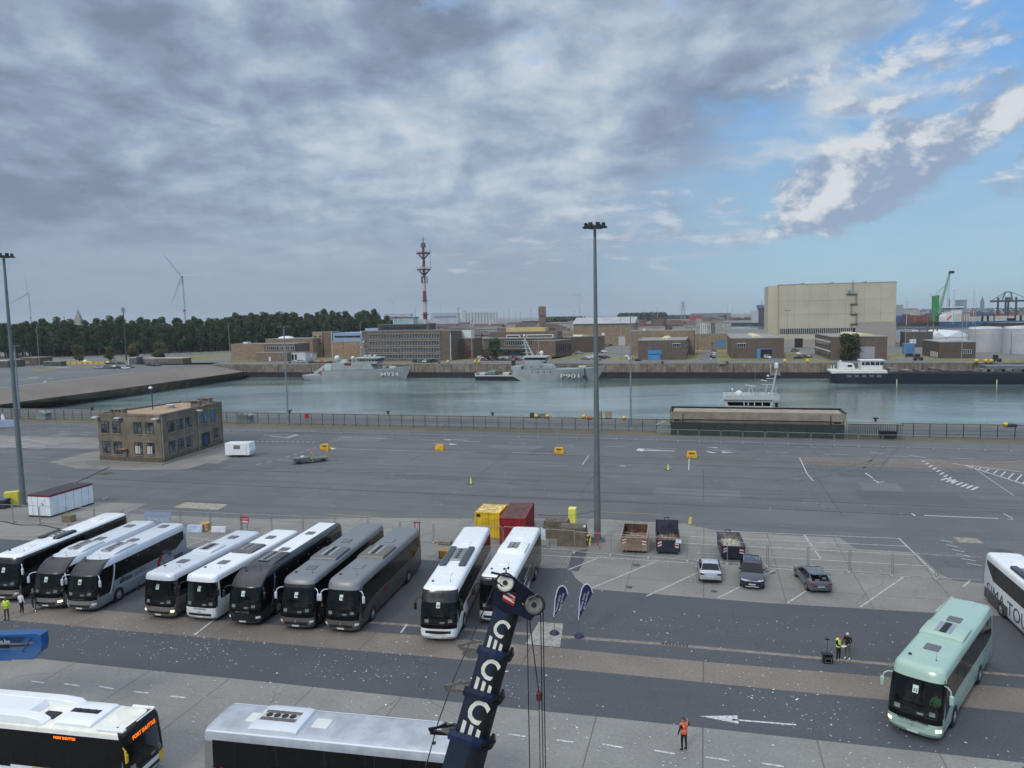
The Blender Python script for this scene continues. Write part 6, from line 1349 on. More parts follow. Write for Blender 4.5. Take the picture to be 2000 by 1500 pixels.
b=B('brown brick end block with pale fire stair beside the office block',862.5,704.5,880,704.5,646,17,brick((104,92,80))); b.win(880-1.2,650,880-.5,704,M_WH,'stair_rail')
b=B('recessed brown brick block right of the fire stair',881,702,893,702,646.5,12,brick((96,86,76)))
b=B('brick link building with white rooftop box',893,701,925,701,660.5,16,brick((102,88,76))); b.box('rooftop_box',1,7,4,9,b.h,b.h+3.9,M_WH); b.win(912,676,918,678); b.win(914,684,922,697,mat((100,44,40),.6,var=.2),'garage_door')
b=B('wide two storey brick workshop with long window bands, behind the patrol ship',920,695.5,1084,697,660.5,24,brick((102,90,80)))
b.win(925,665.5,945,674,bars=8); b.win(986,665.5,1030,674,bars=12); b.win(1033,665.5,1062,674,bars=8); b.win(1065,666,1082,674,bars=4)
b.win(931,683,944,694,mat((96,40,38),.6,var=.2),'garage_door'); b.win(975,684,1025,694,bars=0); b.win(1079,684,1084,693); b.win(1040,685,1066,692,bars=8)
for y0 in (662.6,681.6): a,z=b.at(921,y0); q=MB(); q.box(a,b.w,-.45,.02,z,z+.3); q.obj('concrete_band',mat((150,146,132),.8,var=.15),b.r)
b.box('upper_storey',b.w*.18,b.w*1.0,8,22,b.h,b.h+3.0,brick((104,94,86))); b.box('tan_penthouse',b.w*.37,b.w*.84,11,20,b.h+3.0,b.h+5.2,mat((196,172,122),.7,var=.1))
for f0,f1 in ((.42,.58),(.66,.97)):
    o=b.box('rooflight',b.w*f0,b.w*f1,2.0,5,b.h,b.h+1.5,M_WH); q=MB(); q.box(b.w*f0+.4,b.w*f1-.4,1.94,2.0,b.h+.3,b.h+1.1); q.obj('pane',M_WGL,o)
b=B('lower brick wing with arched pale bays right of the wide workshop',1085,697,1117,693.5,665,14,brick((112,96,82)),snap=False); 
for i in range(7): b.win(1087+i*4.2,671,1089.6+i*4.2,690-i*.4,M_WGL)
b=B('brick workshop with long yellowish skylight beside the tall mast',1115,690,1181,686,658.5,30,brick((108,92,78)),snap=False); b.sk(.45,.75,1.3)
b=B('huge tan shed with grey sloping roof behind the base',1121,676,1238,676,633,34,brick((138,122,102)))
q=MB(); q.ext([(-1,b.h),(35,b.h),(17,b.h+4.4)],'x',-1,b.w+1); q.obj('gable_roof',mat((160,164,166),.6,var=.12,vs=.2,streak=.2),b.r); b.win(1208,657,1221,675,mat((176,178,176),.5),'door'); b.win(1175,650,1181,655,M_WH)
b=B('long tan brick hall with metal roof strip behind the first blue door hall',1230,694,1357,695,646.5,18,brick((134,118,98)))
q=MB(); [q.box(x,x+.25,-.2,0,0,b.h) for x in (b.w*.28,b.w*.99)]; q.obj('drain_pipe',M_GREYP,b.r); b.box('roof_unit',b.w*.2,b.w*.24,2,4,b.h,b.h+1,M_WH)
def blue_hall(lab,xl,xr,yb,yt,dep,dx0,dx1,dy0,wx0,wx1,openf=0):
    b=B(lab,xl,yb,xr,yb,yt,dep,brick((98,87,79)),mat((138,136,134),.8,var=.12,vs=.3)); bl=mat((62,134,188),.45,var=.06,vs=1)
    o=b.win(dx0,dy0,dx1,yb-.2,bl,'roller_door',out=.12)
    a,z1=b.at(dx0,dy0); a2,_=b.at(dx1,dy0); 
    if openf: q=MB(); q.box(a+(a2-a)*.22,a2,-.16,-.11,0,z1-.3); q.obj('open_doorway',mat((40,30,28),.9),o)
    else:
        q=MB(); [q.box(a+.5+i*1.1,a+1.2+i*1.1,-.17,-.11,z1*.52,z1*.62) for i in range(5)]; q.obj('pane',M_BLACK,o)
    w_=b.win(wx0,671.5,wx1,678,M_WGL,bars=4); b.box('canopy',b.at(wx0,671)[0]-.3,b.at(wx1,671)[0]+.3,-.8,0,b.at(wx0,671)[1],b.at(wx0,671)[1]+.2,M_WH)
    b.sk(.44,.62,1.3); q=MB(); 
    for x in (0,b.w-.3): q.box(x,x+.3,.3,dep,b.h,b.h+.5)
    q.box(.3,b.w-.3,dep-.3,dep,b.h,b.h+.5); q.obj('parapet',mat((170,168,158),.8,var=.1),b.r)
    q=MB(); q.box(b.w*.47,b.w*.49,-.7,-.02,1.2,2.4) if not openf else q.box(b.w*.05,b.w*.08,-.7,-.02,1.0,2.4); q.obj('red_box',mat((130,40,44),.6),b.r)
    q=MB()
    for i in range(int(dep/3)): q.box(b.w-.02,b.w+.08,1+i*3,2.6+i*3,b.h*.3,b.h*.45); q.box(b.w-.02,b.w+.08,1+i*3,2.6+i*3,b.h*.62,b.h*.76)
    q.obj('side_windows',mat((150,150,142),.6,var=.2),b.r); return b
blue_hall('brick workshop hall with closed blue door and yellowish skylight',1246,1340,703,664.5,58,1265.5,1292,684,1314,1328)
blue_hall('brick workshop hall with half open blue door, left of the huge cream hall',1427,1531,700,660.5,58,1479,1508,681,1440,1456,1)
b=B('tan brick hall with small blue door between the two workshop halls',1358,683,1426,683,652.5,14,brick((136,120,98))); b.win(1399,664,1417,676,mat((70,120,160),.5),'roller_door'); b.win(1389,668,1393,677,mat((60,90,104),.5),'door')
q=MB(); [q.cyl((3+i*1.1,5,b.h),(3+i*1.1,5,b.h+6.5-i*.2),.25,.25,8) for i in range(4)]; q.obj('vent_pipe',M_WH,b.r); b.box('chimney',9,11.4,4,6,b.h,b.h+6.5,M_GREYP)
# huge hall
A=G(1521,679); crm=mat((178,173,154),.6,var=.07,vs=.06,streak=.06)
b=B('huge windowless cream cladded shed with zigzag outside stair',1521,679,1748,679,556,42,crm,cat='hall',name='boat_hall',height=None)
hz=b.h; 
b.box('end_bay',-5.5,0,10,42,0,hz-.3,mat((184,179,160),.6,var=.05,vs=.1))
q=MB(); gm=mat((150,146,138),.7,var=.05,vs=.2)
a,z=b.at(1672,629); q.box(a,b.w+.2,-.25,.02,0,z); q.box(-.3,a,-.2,.02,0,b.at(1530,663)[1]); q.obj('grey_base',gm,b.r)
z0=b.at(1530,652.5)[1]; z1=b.at(1530,642)[1]; q=MB(); q.box(.3,a-.3,-.12,.02,z0,z1); st_=q.obj('window_strip',mat((34,36,40),.2,var=.3,vs=1),b.r); q=MB(); [q.box(.5+i*1.05,.72+i*1.05,-.2,-.1,z0,z1) for i in range(int(a/1.05)-1)]; q.obj('mullion',M_WH,st_)
q=MB(); q.box(b.at(1552,661)[0],b.at(1568,661)[0],-.3,.0,0,b.at(1552,661)[1]); q.obj('doorway',mat((30,34,38),.8,var=.3,vs=.4),b.r); 
q=MB(); 
for fr_ in (1551,1581,1617,1651,1688,1720): x=b.at(fr_,600)[0]; q.box(x,x+.18,-.07,0,z1 if fr_<1672 else z,hz)
for yy in (587,614): zz=b.at(1600,yy)[1]; q.box(0,b.w,-.07,0,zz,zz+.16)
q.obj('cladding_joint',mat((158,152,132),.7),b.r)
q=MB(); m_=mat((112,110,104),.6)
for i,yy in enumerate((573.5,593,612.5,632)):
    x,zz=b.at(1662,yy); q.box(x-(2.6 if i==0 else .6),x+3.4,-1.4,-.1,zz-.25,zz); q.box(x-(2.6 if i==0 else .6),x+3.4,-1.4,-1.3,zz+.9,zz+1.0)
    for k in range(5): q.box(x-.6+k,x-.5+k,-1.4,-1.3,zz,zz+1)
    xx=x+2.4 if i%2==0 else x-.2; q.box(xx,xx+.15,-.9,-.8,zz-6,zz); q.box(xx+.6,xx+.75,-.9,-.8,zz-6,zz)
    for k in range(12): q.box(xx,xx+.7,-.9,-.85,zz-6+k*.5,zz-5.9+k*.5)
x,zz=b.at(1664,573); q.box(x,x+.15,-.4,-.3,zz,hz+1.5); q.box(x+.6,x+.75,-.4,-.3,zz,hz+1.5); q.obj('fire_stair',m_,b.r); q=MB(); x,zz=b.at(1656,573); q.box(x,x+1.2,-1.2,-.1,zz,zz+2.0); q.obj('blue_booth',mat((120,150,176),.5),b.r)
q=MB(); [q.ext([(x,hz),(x+4,hz),(x+4,hz+.8)],'y',1,40) for x in (10,26,44)]; q.obj('roof_monitor',gm,b.r)
b=B('brick store with pale bands and skylight, half hidden by a dark tree',1623,703,1732,703,657.5,50,brick((102,90,80)),mat((134,132,130),.8,var=.12)); b.sk(.5,.8,1.3); b.win(1679,677,1708,700,mat((150,156,160),.5),'roller_door')
q=MB(); [q.box(-.5,0.0,2,46,z_,z_+.45) for z_ in (b.h*.74,b.h*.34)]; q.obj('pale_band',M_WH,b.r); q=MB(); [q.box(-.2,0,3,45,z_-1.7,z_-.1) for z_ in (b.h*.74,b.h*.34)]; q.obj('window_band',M_WGL,b.r)
b=B('low dark brick building with white doors right of the cream hall',1834,700,1905,700,667.5,26,brick((88,76,66)),mat((150,156,164),.5,var=.35,vs=.15)); b.win(1879,683,1897,690,bars=5)
q=MB(); [q.box(-.12,0,y,y+1.4,.3,2.6) for y in (2,5,8,11)]; q.obj('side_door',M_WH,b.r); q=MB(); [q.box(-.1,0,y,y+1.6,b.h*.52,b.h*.72) for y in (9,13,17,21)]; q.obj('side_windows',M_WGL,b.r)
b=B('dark pipework plant building with white tank beside the cream hall',1768,678,1822,679,648,12,brick((84,78,76))); q=MB(); [q.cyl((x,3,b.h),(x,3,b.h+h_),.4,.4,8) for x,h_ in ((8,2),(12,4.5),(15,4),(17,3))]; q.bar((6,3,b.h+1.2),(20,3,b.h+1.2),.5); q.bar((6,3,b.h+3),(20,3,b.h+3),.2); q.obj('pipework',M_GREYP,b.r); b.box('tank',2,5,-2,0,2,4.5,M_WH)
p=G(1768,691); r=thing('shipping_container','blue container standing near the cream hall','container',(p.x,p.y,0),UA); q=MB(); q.box(0,4.2,0,6,0,5.0); q.obj('body',mat((76,130,176),.5,var=.1,vs=.8),r,bev=.1); q=MB(); [q.box(x,x+.1,-.05,0,.2,4.8) for x in (.6,1.3,2.0,2.7,3.4)]; q.obj('rib',mat((60,110,156),.5),r)
# tanks and tents
for i,(xa,xb,yb,yt,lab) in enumerate(((1898,1969,690,644,'big white round storage tank with low domed top, left one'),(1969,2046,694,643,'big white round storage tank cut by the right edge'))):
    p=G((xa+xb)/2,yb-2); rr=(G(xb,yb)-G(xa,yb)).length/2; p=p+V*rr; h=HT(xa,yb,xa,yt)
    r=thing('storage_tank',lab,'tank',tuple(p),0); q=MB(); q.cyl((0,0,0),(0,0,h),rr,rr,48); q.obj('shell',mat((172,174,178),.5,var=.06,vs=.2,streak=.12),r,smooth=30)
    q=MB(); q.sph((0,0,h),rr,40,8,1,1,.16,z0=0); q.obj('dome',mat((186,190,194),.5,var=.2,vs=.25),r,smooth=60)
    q=MB(); q.ring((0,0,h+.8),(0,0,1),rr-.3,.08,48,5); q.ring((0,0,h-2),(0,0,1),rr+.04,.1,48,5); q.obj('rail',M_WH,r)
for xa,xb,yb,yt,lab in ((1816,1850,668,654,'white ridge tent behind the low dark brick building, left'),(1850,1900,668,652,'white ridge tent behind the low dark brick building, right')):
    p=G(xa,yb); w=(G(xb,yb)-p).length; h=HT(xa,yb,xa,yt); r=thing('marquee',lab,'tent',tuple(p),UA); q=MB(); q.box(0,w,0,60,0,h*.6); q.obj('wall',M_WH,r); q=MB(); q.ext([(-.5,h*.6),(w+.5,h*.6),(w/2,h*1.35)],'y',-.5,60.5); q.obj('roof',mat((208,214,220),.5,var=.04,vs=.3),r)
# small things on the left field
b=B('long low brick hut with pale roof in the far left car park',277,711,357,711,700,7,brick((106,96,86)),mat((170,176,172),.6,var=.1)); b.win(281,702.5,300,706,bars=8); b.win(322,703.5,328,706.5,bars=2); b.win(312,703,318,706,bars=2)
b=B('flat roofed white frame portal beside the low hut',251,712,267,712,697.5,5,mat((90,92,94),.7,var=.3,vs=.8)); b.box('frame',0,b.w,-.15,0,b.h-.5,b.h,M_WH); b.box('frame_side',0,.4,-.15,0,0,b.h,M_WH)
b=B('low brick gatehouse with tan band at the far left',41,714,73,714,698.5,10,brick((96,86,76))); b.win(46,705,58,710,mat((150,130,96),.7,var=.2),'panel',bars=0)
b=B('low dark building with white rim cut by the left edge',-30,718,17,718,704,10,brick((84,82,78))); b.box('rim',0,b.w,-.2,0,b.h-.4,b.h,M_WH)
b=B('grey green mesh compound between gatehouse and yellow blocks',85,715,118,714,706,4,mat((70,82,80),.8,var=.4,vs=.8))
# houses seen between the trunks of the wood
for i,(xa,xb,yb,yt) in enumerate(((60,175,694,678),(180,300,690,677),(330,430,686,673))):
    B('pinkish brick barracks behind the trunks of the wood, '+('leftmost','middle','rightmost')[i],xa,yb,xb,yb-2,yt,14,brick((104,88,82)),group='barracks behind the wood') and None
# old two storey office on the near quay
PTS=[G(196,899),G(318,905),G(437,866.5)]; PTS.append(PTS[0]+(PTS[2]-PTS[1])+Vector((3.5,-1.5,0))); hO=7.3
o=PTS[0].copy(); r=thing('old_office','two storey brown rendered office with flat roof, blue door and small chimneys','building',tuple(o),0); L_=[p-o for p in PTS]
rend=mat((120,110,96),.9,var=.2,vs=.5,streak=.35,bump=.2,bs=4); q=MB(); q.prism([(p.x,p.y) for p in L_],0,hO); q.obj('wall',rend,r)
def wbox(nm,i,t0,t1,z0,z1,d0,d1,m,par=None,bev=0):
    a,b_=L_[i],L_[(i+1)%4]; d=(b_-a).normalized(); n=Vector((d.y,-d.x,0)); q=MB()
    v=[a+d*t+n*dd for t,dd in ((t0,d0),(t1,d0),(t1,d1),(t0,d1))]; q.prism([(p.x,p.y) for p in v],z0,z1); return q.obj(nm,m,par or r,bev=bev)
cen=sum(L_,Vector())/4
q=MB(); q.prism([((p*.975+cen*.025).x,(p*.975+cen*.025).y) for p in L_],hO,hO+.04); q.obj('roof',mat((162,140,116),.9,var=.2,vs=.6,streak=.2),r)
for i in range(4):
    ln=(L_[(i+1)%4]-L_[i]).length; wbox('parapet',i,0,ln,hO,hO+.32,-.28,.06,rend)
    wbox('plinth',i,0,ln,0,.75,.0,.07,mat((96,86,72),.9,var=.2,streak=.3)); 
dk=mat((30,36,44),.4,var=.1); blu=mat((42,58,104),.5,var=.1)
def window(i,t,z,w=1.25,h=1.6,glass=None,blind=False):
    f=wbox('window',i,t,t+w,z,z+h,-.02,.02,dk); g=wbox('pane',i,t+.1,t+w-.1,z+.1,z+h-.1,.02,.035,glass or mat((84,92,98),.1,var=.6,vs=.9,spec=.7),f); wbox('sill',i,t-.08,t+w+.08,z-.14,z-.03,.0,.12,mat((140,126,104),.9),f); wbox('lintel_shadow',i,t-.03,t+w+.03,z+h,z+h+.05,.0,.05,mat((100,90,74),.9),f)
    wbox('mullion',i,t+w*.5-.04,t+w*.5+.04,z+.1,z+h-.1,.03,.06,dk,f); wbox('transom',i,t+.1,t+w-.1,z+h*.72,z+h*.72+.07,.03,.06,dk,f)
    if blind: wbox('blind',i,t+.15,t+w-.5,z+.15,z+h-.5,.035,.045,mat((186,184,172),.7,var=.1),f)
l0=(L_[1]-L_[0]).length; l1=(L_[2]-L_[1]).length
for f_ in (.05,.235,.57,.76): window(0,l0*f_,4.5,l0*.13,1.85); window(0,l0*f_,1.2,l0*.13,1.95,blind=f_>.5)
for f_ in (.10,.235,.37): window(1,l1*f_,4.5,1.75,1.75); window(1,l1*f_,1.3,1.75,1.75)
for f_ in (.63,.80): window(1,l1*f_,4.6,1.6,1.8,glass=mat((86,124,150),.1,var=.3,vs=1))
window(1,l1*.83,1.4,1.5,1.7); d_=wbox('door',1,l1*.62,l1*.62+2.4,.5,2.9,.0,.04,dk); wbox('leaf',1,l1*.62+.6,l1*.62+1.6,.5,2.4,.04,.07,blu,d_)
for i,t in ((1,.12),(1,l1*.56),(1,l1-.3)): wbox('drain_pipe',i,t,t+.13,.3,hO,.02,.16,mat((150,142,124),.7))
for i,t in ((0,-.3),(0,l0*.34),(0,l0*.93),(1,l1*.53)): wbox('wall_lamp',i,t,t+.8,hO-.35,hO-.18,.1,.9,M_LAMP)
for (f_,g_,w_,h_) in ((.32,.02,2.0,1.0),(.80,.63,1.5,1.15),(.86,.86,2.2,1.1)):
    a=L_[0].lerp(L_[1],f_) if g_<.1 else L_[1].lerp(L_[2],g_)+(L_[0]-L_[1]).normalized()*(1.2 if g_<.7 else 2.2); q=MB(); q.box(a.x-w_/2,a.x+w_/2,a.y+.05,a.y+1.3,hO-.2,hO+h_); c_=q.obj('chimney',rend,r); q=MB(); q.box(a.x-w_/2-.06,a.x+w_/2+.06,a.y-.01,a.y+1.36,hO+h_-.12,hO+h_+.02); q.obj('cap',rend,c_)
    q=MB(); n_=3 if w_<2.1 else 4; [q.box(a.x-w_/2+.2+k*(w_-.3)/n_,a.x-w_/2+.45+k*(w_-.3)/n_,a.y-.0,a.y+.05,hO+h_-.42,hO+h_-.18) for k in range(n_)]; q.obj('vent',M_BLACK,c_)
a=L_[0].lerp(L_[3],.35); q=MB(); q.cyl((a.x+4,a.y,hO),(a.x+4,a.y,hO+3.6),.09,.09,8); q.obj('blue_pole',blu,r); q=MB(); q.sph((a.x+3.8,a.y,hO+3.7),.28,8,6,1.3,1,.8); q.obj('lamp',M_LAMP,r)
a=L_[1].lerp(L_[2],.66)+(L_[0]-L_[1]).normalized()*3; q=MB(); q.cyl((a.x,a.y,hO),(a.x,a.y,hO+6),.03,.015,5); q.obj('whip_aerial',M_GREYP,r); q=MB(); a=L_[0].lerp(L_[3],.5); q.cyl((a.x+5,a.y,hO+.1),(a.x+5,a.y,hO+.6),.5,.8,10); q.obj('dish',M_WH,r)
wbox('meter_box',0,l0*.42,l0*.42+.5,1.0,1.9,.02,.3,M_GREYP); wbox('meter_shelf',0,l0*.34,l0*.34+1.5,2.0,2.1,.02,.7,mat((150,110,90),.7))
sl=[p+(p-cen).normalized()*1.6 for p in L_]; q=MB(); q.prism([((p+o).x,(p+o).y) for p in sl],.0,.13); tag(q.obj('pavement',M_CONC),kind='structure')
# quay building: long concrete passenger building
A=G(1311,847.5); Bq=G(1649,855); d=(Bq-A).normalized(); w=(Bq-A).length; r=thing('quay_building','long flat concrete building on the near quay with end windows','building',tuple(A),math.atan2(d.y,d.x))
hq=HT(1311,847.5,1311,804); cq=mat((120,110,98),.85,var=.18,vs=.3,streak=.35)
q=MB(); q.box(0,w,0,5.2,0,hq); q.obj('wall',cq,r); q=MB(); q.box(-.2,w+.2,-.25,5.4,hq-1.25,hq); q.obj('fascia',mat((138,130,118),.85,var=.15,vs=.4,streak=.3),r)
q=MB(); q.box(.3,w-.3,.2,5.0,hq,hq+.05); q.obj('roof',mat((150,138,124),.9,var=.15,vs=.5),r); q=MB(); q.box(-.25,w+.25,5.3,5.5,hq-.1,hq+.32); q.box(-.28,-.1,-.2,5.3,hq-.02,hq+.2); q.box(w+.1,w+.28,-.2,5.3,hq-.02,hq+.2); q.obj('roof_rim',M_BLACK,r)
for x in (2.0,w-2.2-.1): q=MB(); q.box(x,x+.14,-.3,-.2,.2,hq-.3); q.obj('downpipe',M_BLACK,r)
for x in (.35,w-1.9): q=MB(); q.box(x,x+1.5,-.31,-.25,hq-1.75,hq-1.2); f=q.obj('window',mat((150,140,122),.6),r); q=MB(); q.box(x+.1,x+1.4,-.33,-.31,hq-1.65,hq-1.28); q.obj('pane',M_BLACK,f)
q=MB(); [q.box(x,x+.05,-.27,-.24,hq-1.2,hq-.05) for x in (w*.3,w*.55,w*.62)]; q.obj('joint',M_GREYP,r)
r=thing('screen_fence','dark green sheeted fence along the front of the concrete quay building','fence',tuple(A-V*1.2),math.atan2(d.y,d.x)); q=MB(); q.box(0,w-.2,-.02,.02,.1,2.35); q.obj('sheet',mat((36,50,46),.7,var=.12,vs=.6),r)
for i in range(12): q=MB(); q.box(i*w/11.5,i*w/11.5+.08,-.07,-.02,0,2.4); q.obj('post',M_GFEN,r)
r=thing('cage','grey mesh cage with pale top edge right of the quay building','cage',tuple(G(1658,857)),UA); q=MB(); [q.box(i*.28,i*.28+.06,0,.05,0,2.5) for i in range(30)]; [q.box(i*.28,i*.28+.06,2.4,2.45,0,2.5) for i in range(30)]; q.box(0,8.4,0,.06,2.45,2.55); q.box(0,8.4,2.4,2.46,2.45,2.55); q.obj('bars',M_GFEN,r); q=MB(); [q.box(i*.42,i*.42+.07,0,2.4,2.55,2.6) for i in range(20)]; q.obj('roof_slat',M_WH,r); q=MB(); q.box(5,7.4,.6,1.8,.2,1.3); q.obj('pallet_bench',M_BLACK,r)
# things on the near quay between fence and water
for i,(px,py) in enumerate(((566,806.5),(758,808.5),(962,811.5),(1710,823),(180,801))):
    p=G(px,py); r=thing('bollard','black mushroom mooring bollard on the near quay edge','bollard',(p.x,p.y,0),UA,'mooring bollards on the near quay edge'); q=MB(); q.cyl((0,0,0),(0,0,.6),.22,.2,10); q.cyl((-.5,0,.62),(.5,0,.62),.16,.16,8); q.obj('body',M_BLACK,r); q=MB(); q.cyl((0,0,0),(0,0,.06),.4,.4,10); q.obj('base',M_BLACK,r)
for px,py,lab in ((1048,817,'round yellow buoy left of the small winch on the quay'),(1069,817,'round yellow buoy right of the small winch on the quay'),(1140,818,'round yellow buoy left of the tall mast'),(1219,821,'round yellow buoy left of the slim mast'),(1964,834,'round yellow buoy on the quay at the far right')):
    p=G(px,py); r=thing('buoy',lab,'buoy',(p.x,p.y,0),.3); q=MB(); q.sph((0,0,.45),.45,12,8); q.obj('float',mat((214,176,40),.5,var=.15,vs=3),r,smooth=60); q=MB(); q.ring((0,0,.45),(0,0,1),.45,.04,16,5); q.obj('band',M_BLACK,r)
for px,py,w,h,c,lab,nm in ((1058,816,1.9,1.0,(110,120,126),'small grey deck winch with rail between two yellow buoys','winch'),(1039,816,.7,1.1,(70,54,46),'rusty brown upright box left of the winch','box'),(1170,817,1.2,1.6,(140,132,112),'tan pallet box right of the tall mast','crate'),(1188,817,1.2,1.6,(146,136,114),'second tan pallet box, next to the first','crate'),(1152,819,1.1,.6,(176,96,50),'orange hose reel beside the tall mast','reel'),(1975,834,1.6,.6,(50,56,80),'dark blue fender lying at the far right','fender')):
    p=G(px,py); r=thing(nm,lab,nm,(p.x,p.y,0),UA); q=MB(); q.box(-w/2,w/2,-.5,.5,.1,h); q.obj('body',mat(c,.7,var=.25,vs=2),r,bev=.06); q=MB(); q.box(-w/2,-w/2+.15,-.5,.5,0,.1); q.box(w/2-.15,w/2,-.5,.5,0,.1); q.obj('foot',M_BLACK,r)
r=thing('gangway_rail','low pale handrail along the quay left of the concrete building','railing',tuple(G(1228,822)),UA); q=MB(); q.cyl((0,0,.9),(8.6,0,.9),.04,.04,6); [q.cyl((i*.7,0,0),(i*.7,0,.9),.03,.03,5) for i in range(13)]; q.obj('rail',M_GREYP,r)
for px,py,lab in ((476,826,'grey green gabled kiosk behind the quay fence near the old office'),(79,820,'pale grey gabled kiosk behind the quay fence at the left'),(1297,846,'grey green gabled kiosk beside the concrete quay building')):
    p=G(px,py); r=thing('kiosk',lab,'kiosk',(p.x,p.y,0),UA); q=MB(); q.box(-1.3,1.3,0,1.8,0,1.5); q.obj('wall',mat((118,130,132),.6,var=.12),r); q=MB(); q.ext([(-1.5,1.5),(1.5,1.5),(0,2.1)],'y',-.1,1.9); q.obj('roof',mat((130,140,142),.6),r)
p=G(600,826); r=thing('life_ring_post','red life buoy cabinet on the quay behind the fence','cabinet',(p.x,p.y,0),0); q=MB(); q.box(-.4,.4,-.2,.2,1.0,2.0); q.obj('cabinet',mat((176,52,40),.5),r); q=MB(); q.cyl((0,0,0),(0,0,1.2),.06,.06,6); q.obj('post',M_GREYP,r)
# ================================================================== trees
def leafmat(c): return mat(c,.9,var=.42,vs=.35,spec=.1)
M_BARK=mat((62,52,44),.95,var=.2,vs=2)
def tree_mesh(seed,h,cr,ctop,nb,nl,ls,shape='pine',trunk_h=.35):
    random.seed(seed); t=MB(); t.cyl((0,0,-.3),(ru(-.3,.3),ru(-.3,.3),h*.9),h*.02,h*.006,7); c=MB()
    blobs=[]
    for i in range(nb):
        f=(i+.5)/nb; z=h*(trunk_h+(1-trunk_h)*f); 
        rad=cr*(math.sin(PI*min(1,.18+f*.80))**.7 if shape!='round' else math.sin(PI*(.12+.8*f))**.6)*ru(.55,1); an=ru(0,2*PI)*1+i*2.4; d=rad*ru(.25,.8)
        bx,by=d*math.cos(an),d*math.sin(an); br=cr*ru(.28,.48); blobs.append((bx,by,min(z,h-br*.6),br)); t.cyl((0,0,z*.82),(bx*.8,by*.8,z),h*.006,h*.003,4)
    for bx,by,bz,br in blobs:
        for k in range(nl):
            u=ru(-1,1); a=ru(0,2*PI); s_=math.sqrt(1-u*u); rr=br*(ru(.5,1)**.5)*ru(.75,1.12); x,y,z=bx+rr*s_*math.cos(a),by+rr*s_*math.sin(a),bz+rr*u*.72
            e=ls*ru(.6,1.3); ax=Vector((ru(-1,1),ru(-1,1),ru(-.3,1))).normalized(); a1=ax.orthogonal().normalized(); a2=ax.cross(a1); p=Vector((x,y,z))
            c.add([p-a1*e-a2*e*.6,p+a1*e-a2*e*.4,p+a1*e*.7+a2*e*.7,p-a1*e*.8+a2*e*.5],[(0,1,2,3)])
    return t,c
def make_tree(name,label,seed,h,cr,nb,nl,ls,col,shape='pine',th=.35,group=None):
    t,c=tree_mesh(seed,h,cr,h,nb,nl,ls,shape,th); r=thing(name,label,'tree',(0,0,0),0,group); t.obj('trunk',M_BARK,r); c.obj('crown',leafmat(col),r); return r
GW='tall pines of the dense wood behind the left field'
protos=[make_tree('pine_tree','tall dark pine in the dense wood behind the left field',s_,h,cr,nb,80,.42,col,'pine',.22,GW) for s_,h,cr,nb,col in ((1,23,5.0,20,(74,92,60)),(2,21,5.6,22,(66,84,56)),(3,24,4.6,20,(82,98,64)),(4,20,5.2,20,(72,88,62)),(5,22,5.6,24,(88,100,70)))]
used=set(); cnt=0
def put(proto,p,rz,sc,label=None,group=None):
    i=id(proto)
    if i not in used: used.add(i); proto.location=p; proto.rotation_euler=(0,0,rz); proto.scale=(sc,)*3; o=proto
    else: o=dup(proto,p,rz,scale=sc)
    if label: o['label']=label
    if group: o['group']=group
    return o
edge=[(-60,700),(90,697),(240,692),(430,685),(560,680),(640,676),(772,670)]
def edge_pt(x):
    for a,b in zip(edge,edge[1:]):
        if a[0]<=x<=b[0]: return a[1]+(b[1]-a[1])*(x-a[0])/(b[0]-a[0])
    return 690
random.seed(11)
for row_ in range(4):
    x=-60+row_*5
    while x<768:
        p=G(x,edge_pt(x)-row_*.0); q_=p+V*(row_*9-14+ru(0,6)+(0 if row_<2 else 8))+U*ru(-2,2); dist=q_.length
        put(protos[random.randrange(5)],(q_.x,q_.y,0),ru(0,6.28),ru(.82,1.05)*(1.0+.04*row_)*(1 if x<430 else 1.14 if x<740 else 1.0)); x+=ru(13,17)*(480/dist); cnt+=1
fr_=make_tree('deciduous_tree','',21,11,4.6,24,120,.40,(98,98,66),'round',.22)
for i,(px,py,sc,lab) in enumerate(((262,707,1.0,'olive brown bushy tree left of the thin antenna mast'),(312,706,1.05,'olive brown bushy tree right of the thin antenna mast'),(215,706,.8,'small rounded green tree at the edge of the wood'),(155,708,.95,'dark rounded tree in front of the wood behind the white car'))):
    p=G(px,py); put(fr_,(p.x,p.y,0),i*1.3,sc,lab)
t_=make_tree('willow_tree','leafy dark green tree in front of the wide brick workshop',31,10.5,5.2,26,110,.34,(80,96,72),'round',.08); p=G(967,700); t_.location=(p.x,p.y,0); t_.rotation_euler=(0,0,.4)
t_=make_tree('deciduous_tree','dark bushy tree in front of the banded brick store',33,11.5,6.0,26,110,.36,(72,78,54),'round',.10); p=G(1657,704); t_.location=(p.x,p.y,0)
# far woods (far-off masses)
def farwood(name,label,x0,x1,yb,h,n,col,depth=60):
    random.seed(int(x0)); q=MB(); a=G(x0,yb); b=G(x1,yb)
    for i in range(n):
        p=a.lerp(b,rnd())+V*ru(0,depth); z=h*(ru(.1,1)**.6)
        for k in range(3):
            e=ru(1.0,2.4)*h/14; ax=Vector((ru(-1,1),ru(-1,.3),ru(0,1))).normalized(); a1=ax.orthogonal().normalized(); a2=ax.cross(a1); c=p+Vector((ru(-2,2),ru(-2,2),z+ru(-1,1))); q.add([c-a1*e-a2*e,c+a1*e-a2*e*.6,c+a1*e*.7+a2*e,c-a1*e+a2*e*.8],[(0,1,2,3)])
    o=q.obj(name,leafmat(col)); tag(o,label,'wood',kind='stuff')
farwood('wood','green trees beyond the brown water tower',1055,1135,640,17,1600,(60,78,48),40)
farwood('wood','dark straight topped wood behind the sheds',1208,1300,630,22,1800,(52,66,50),40)
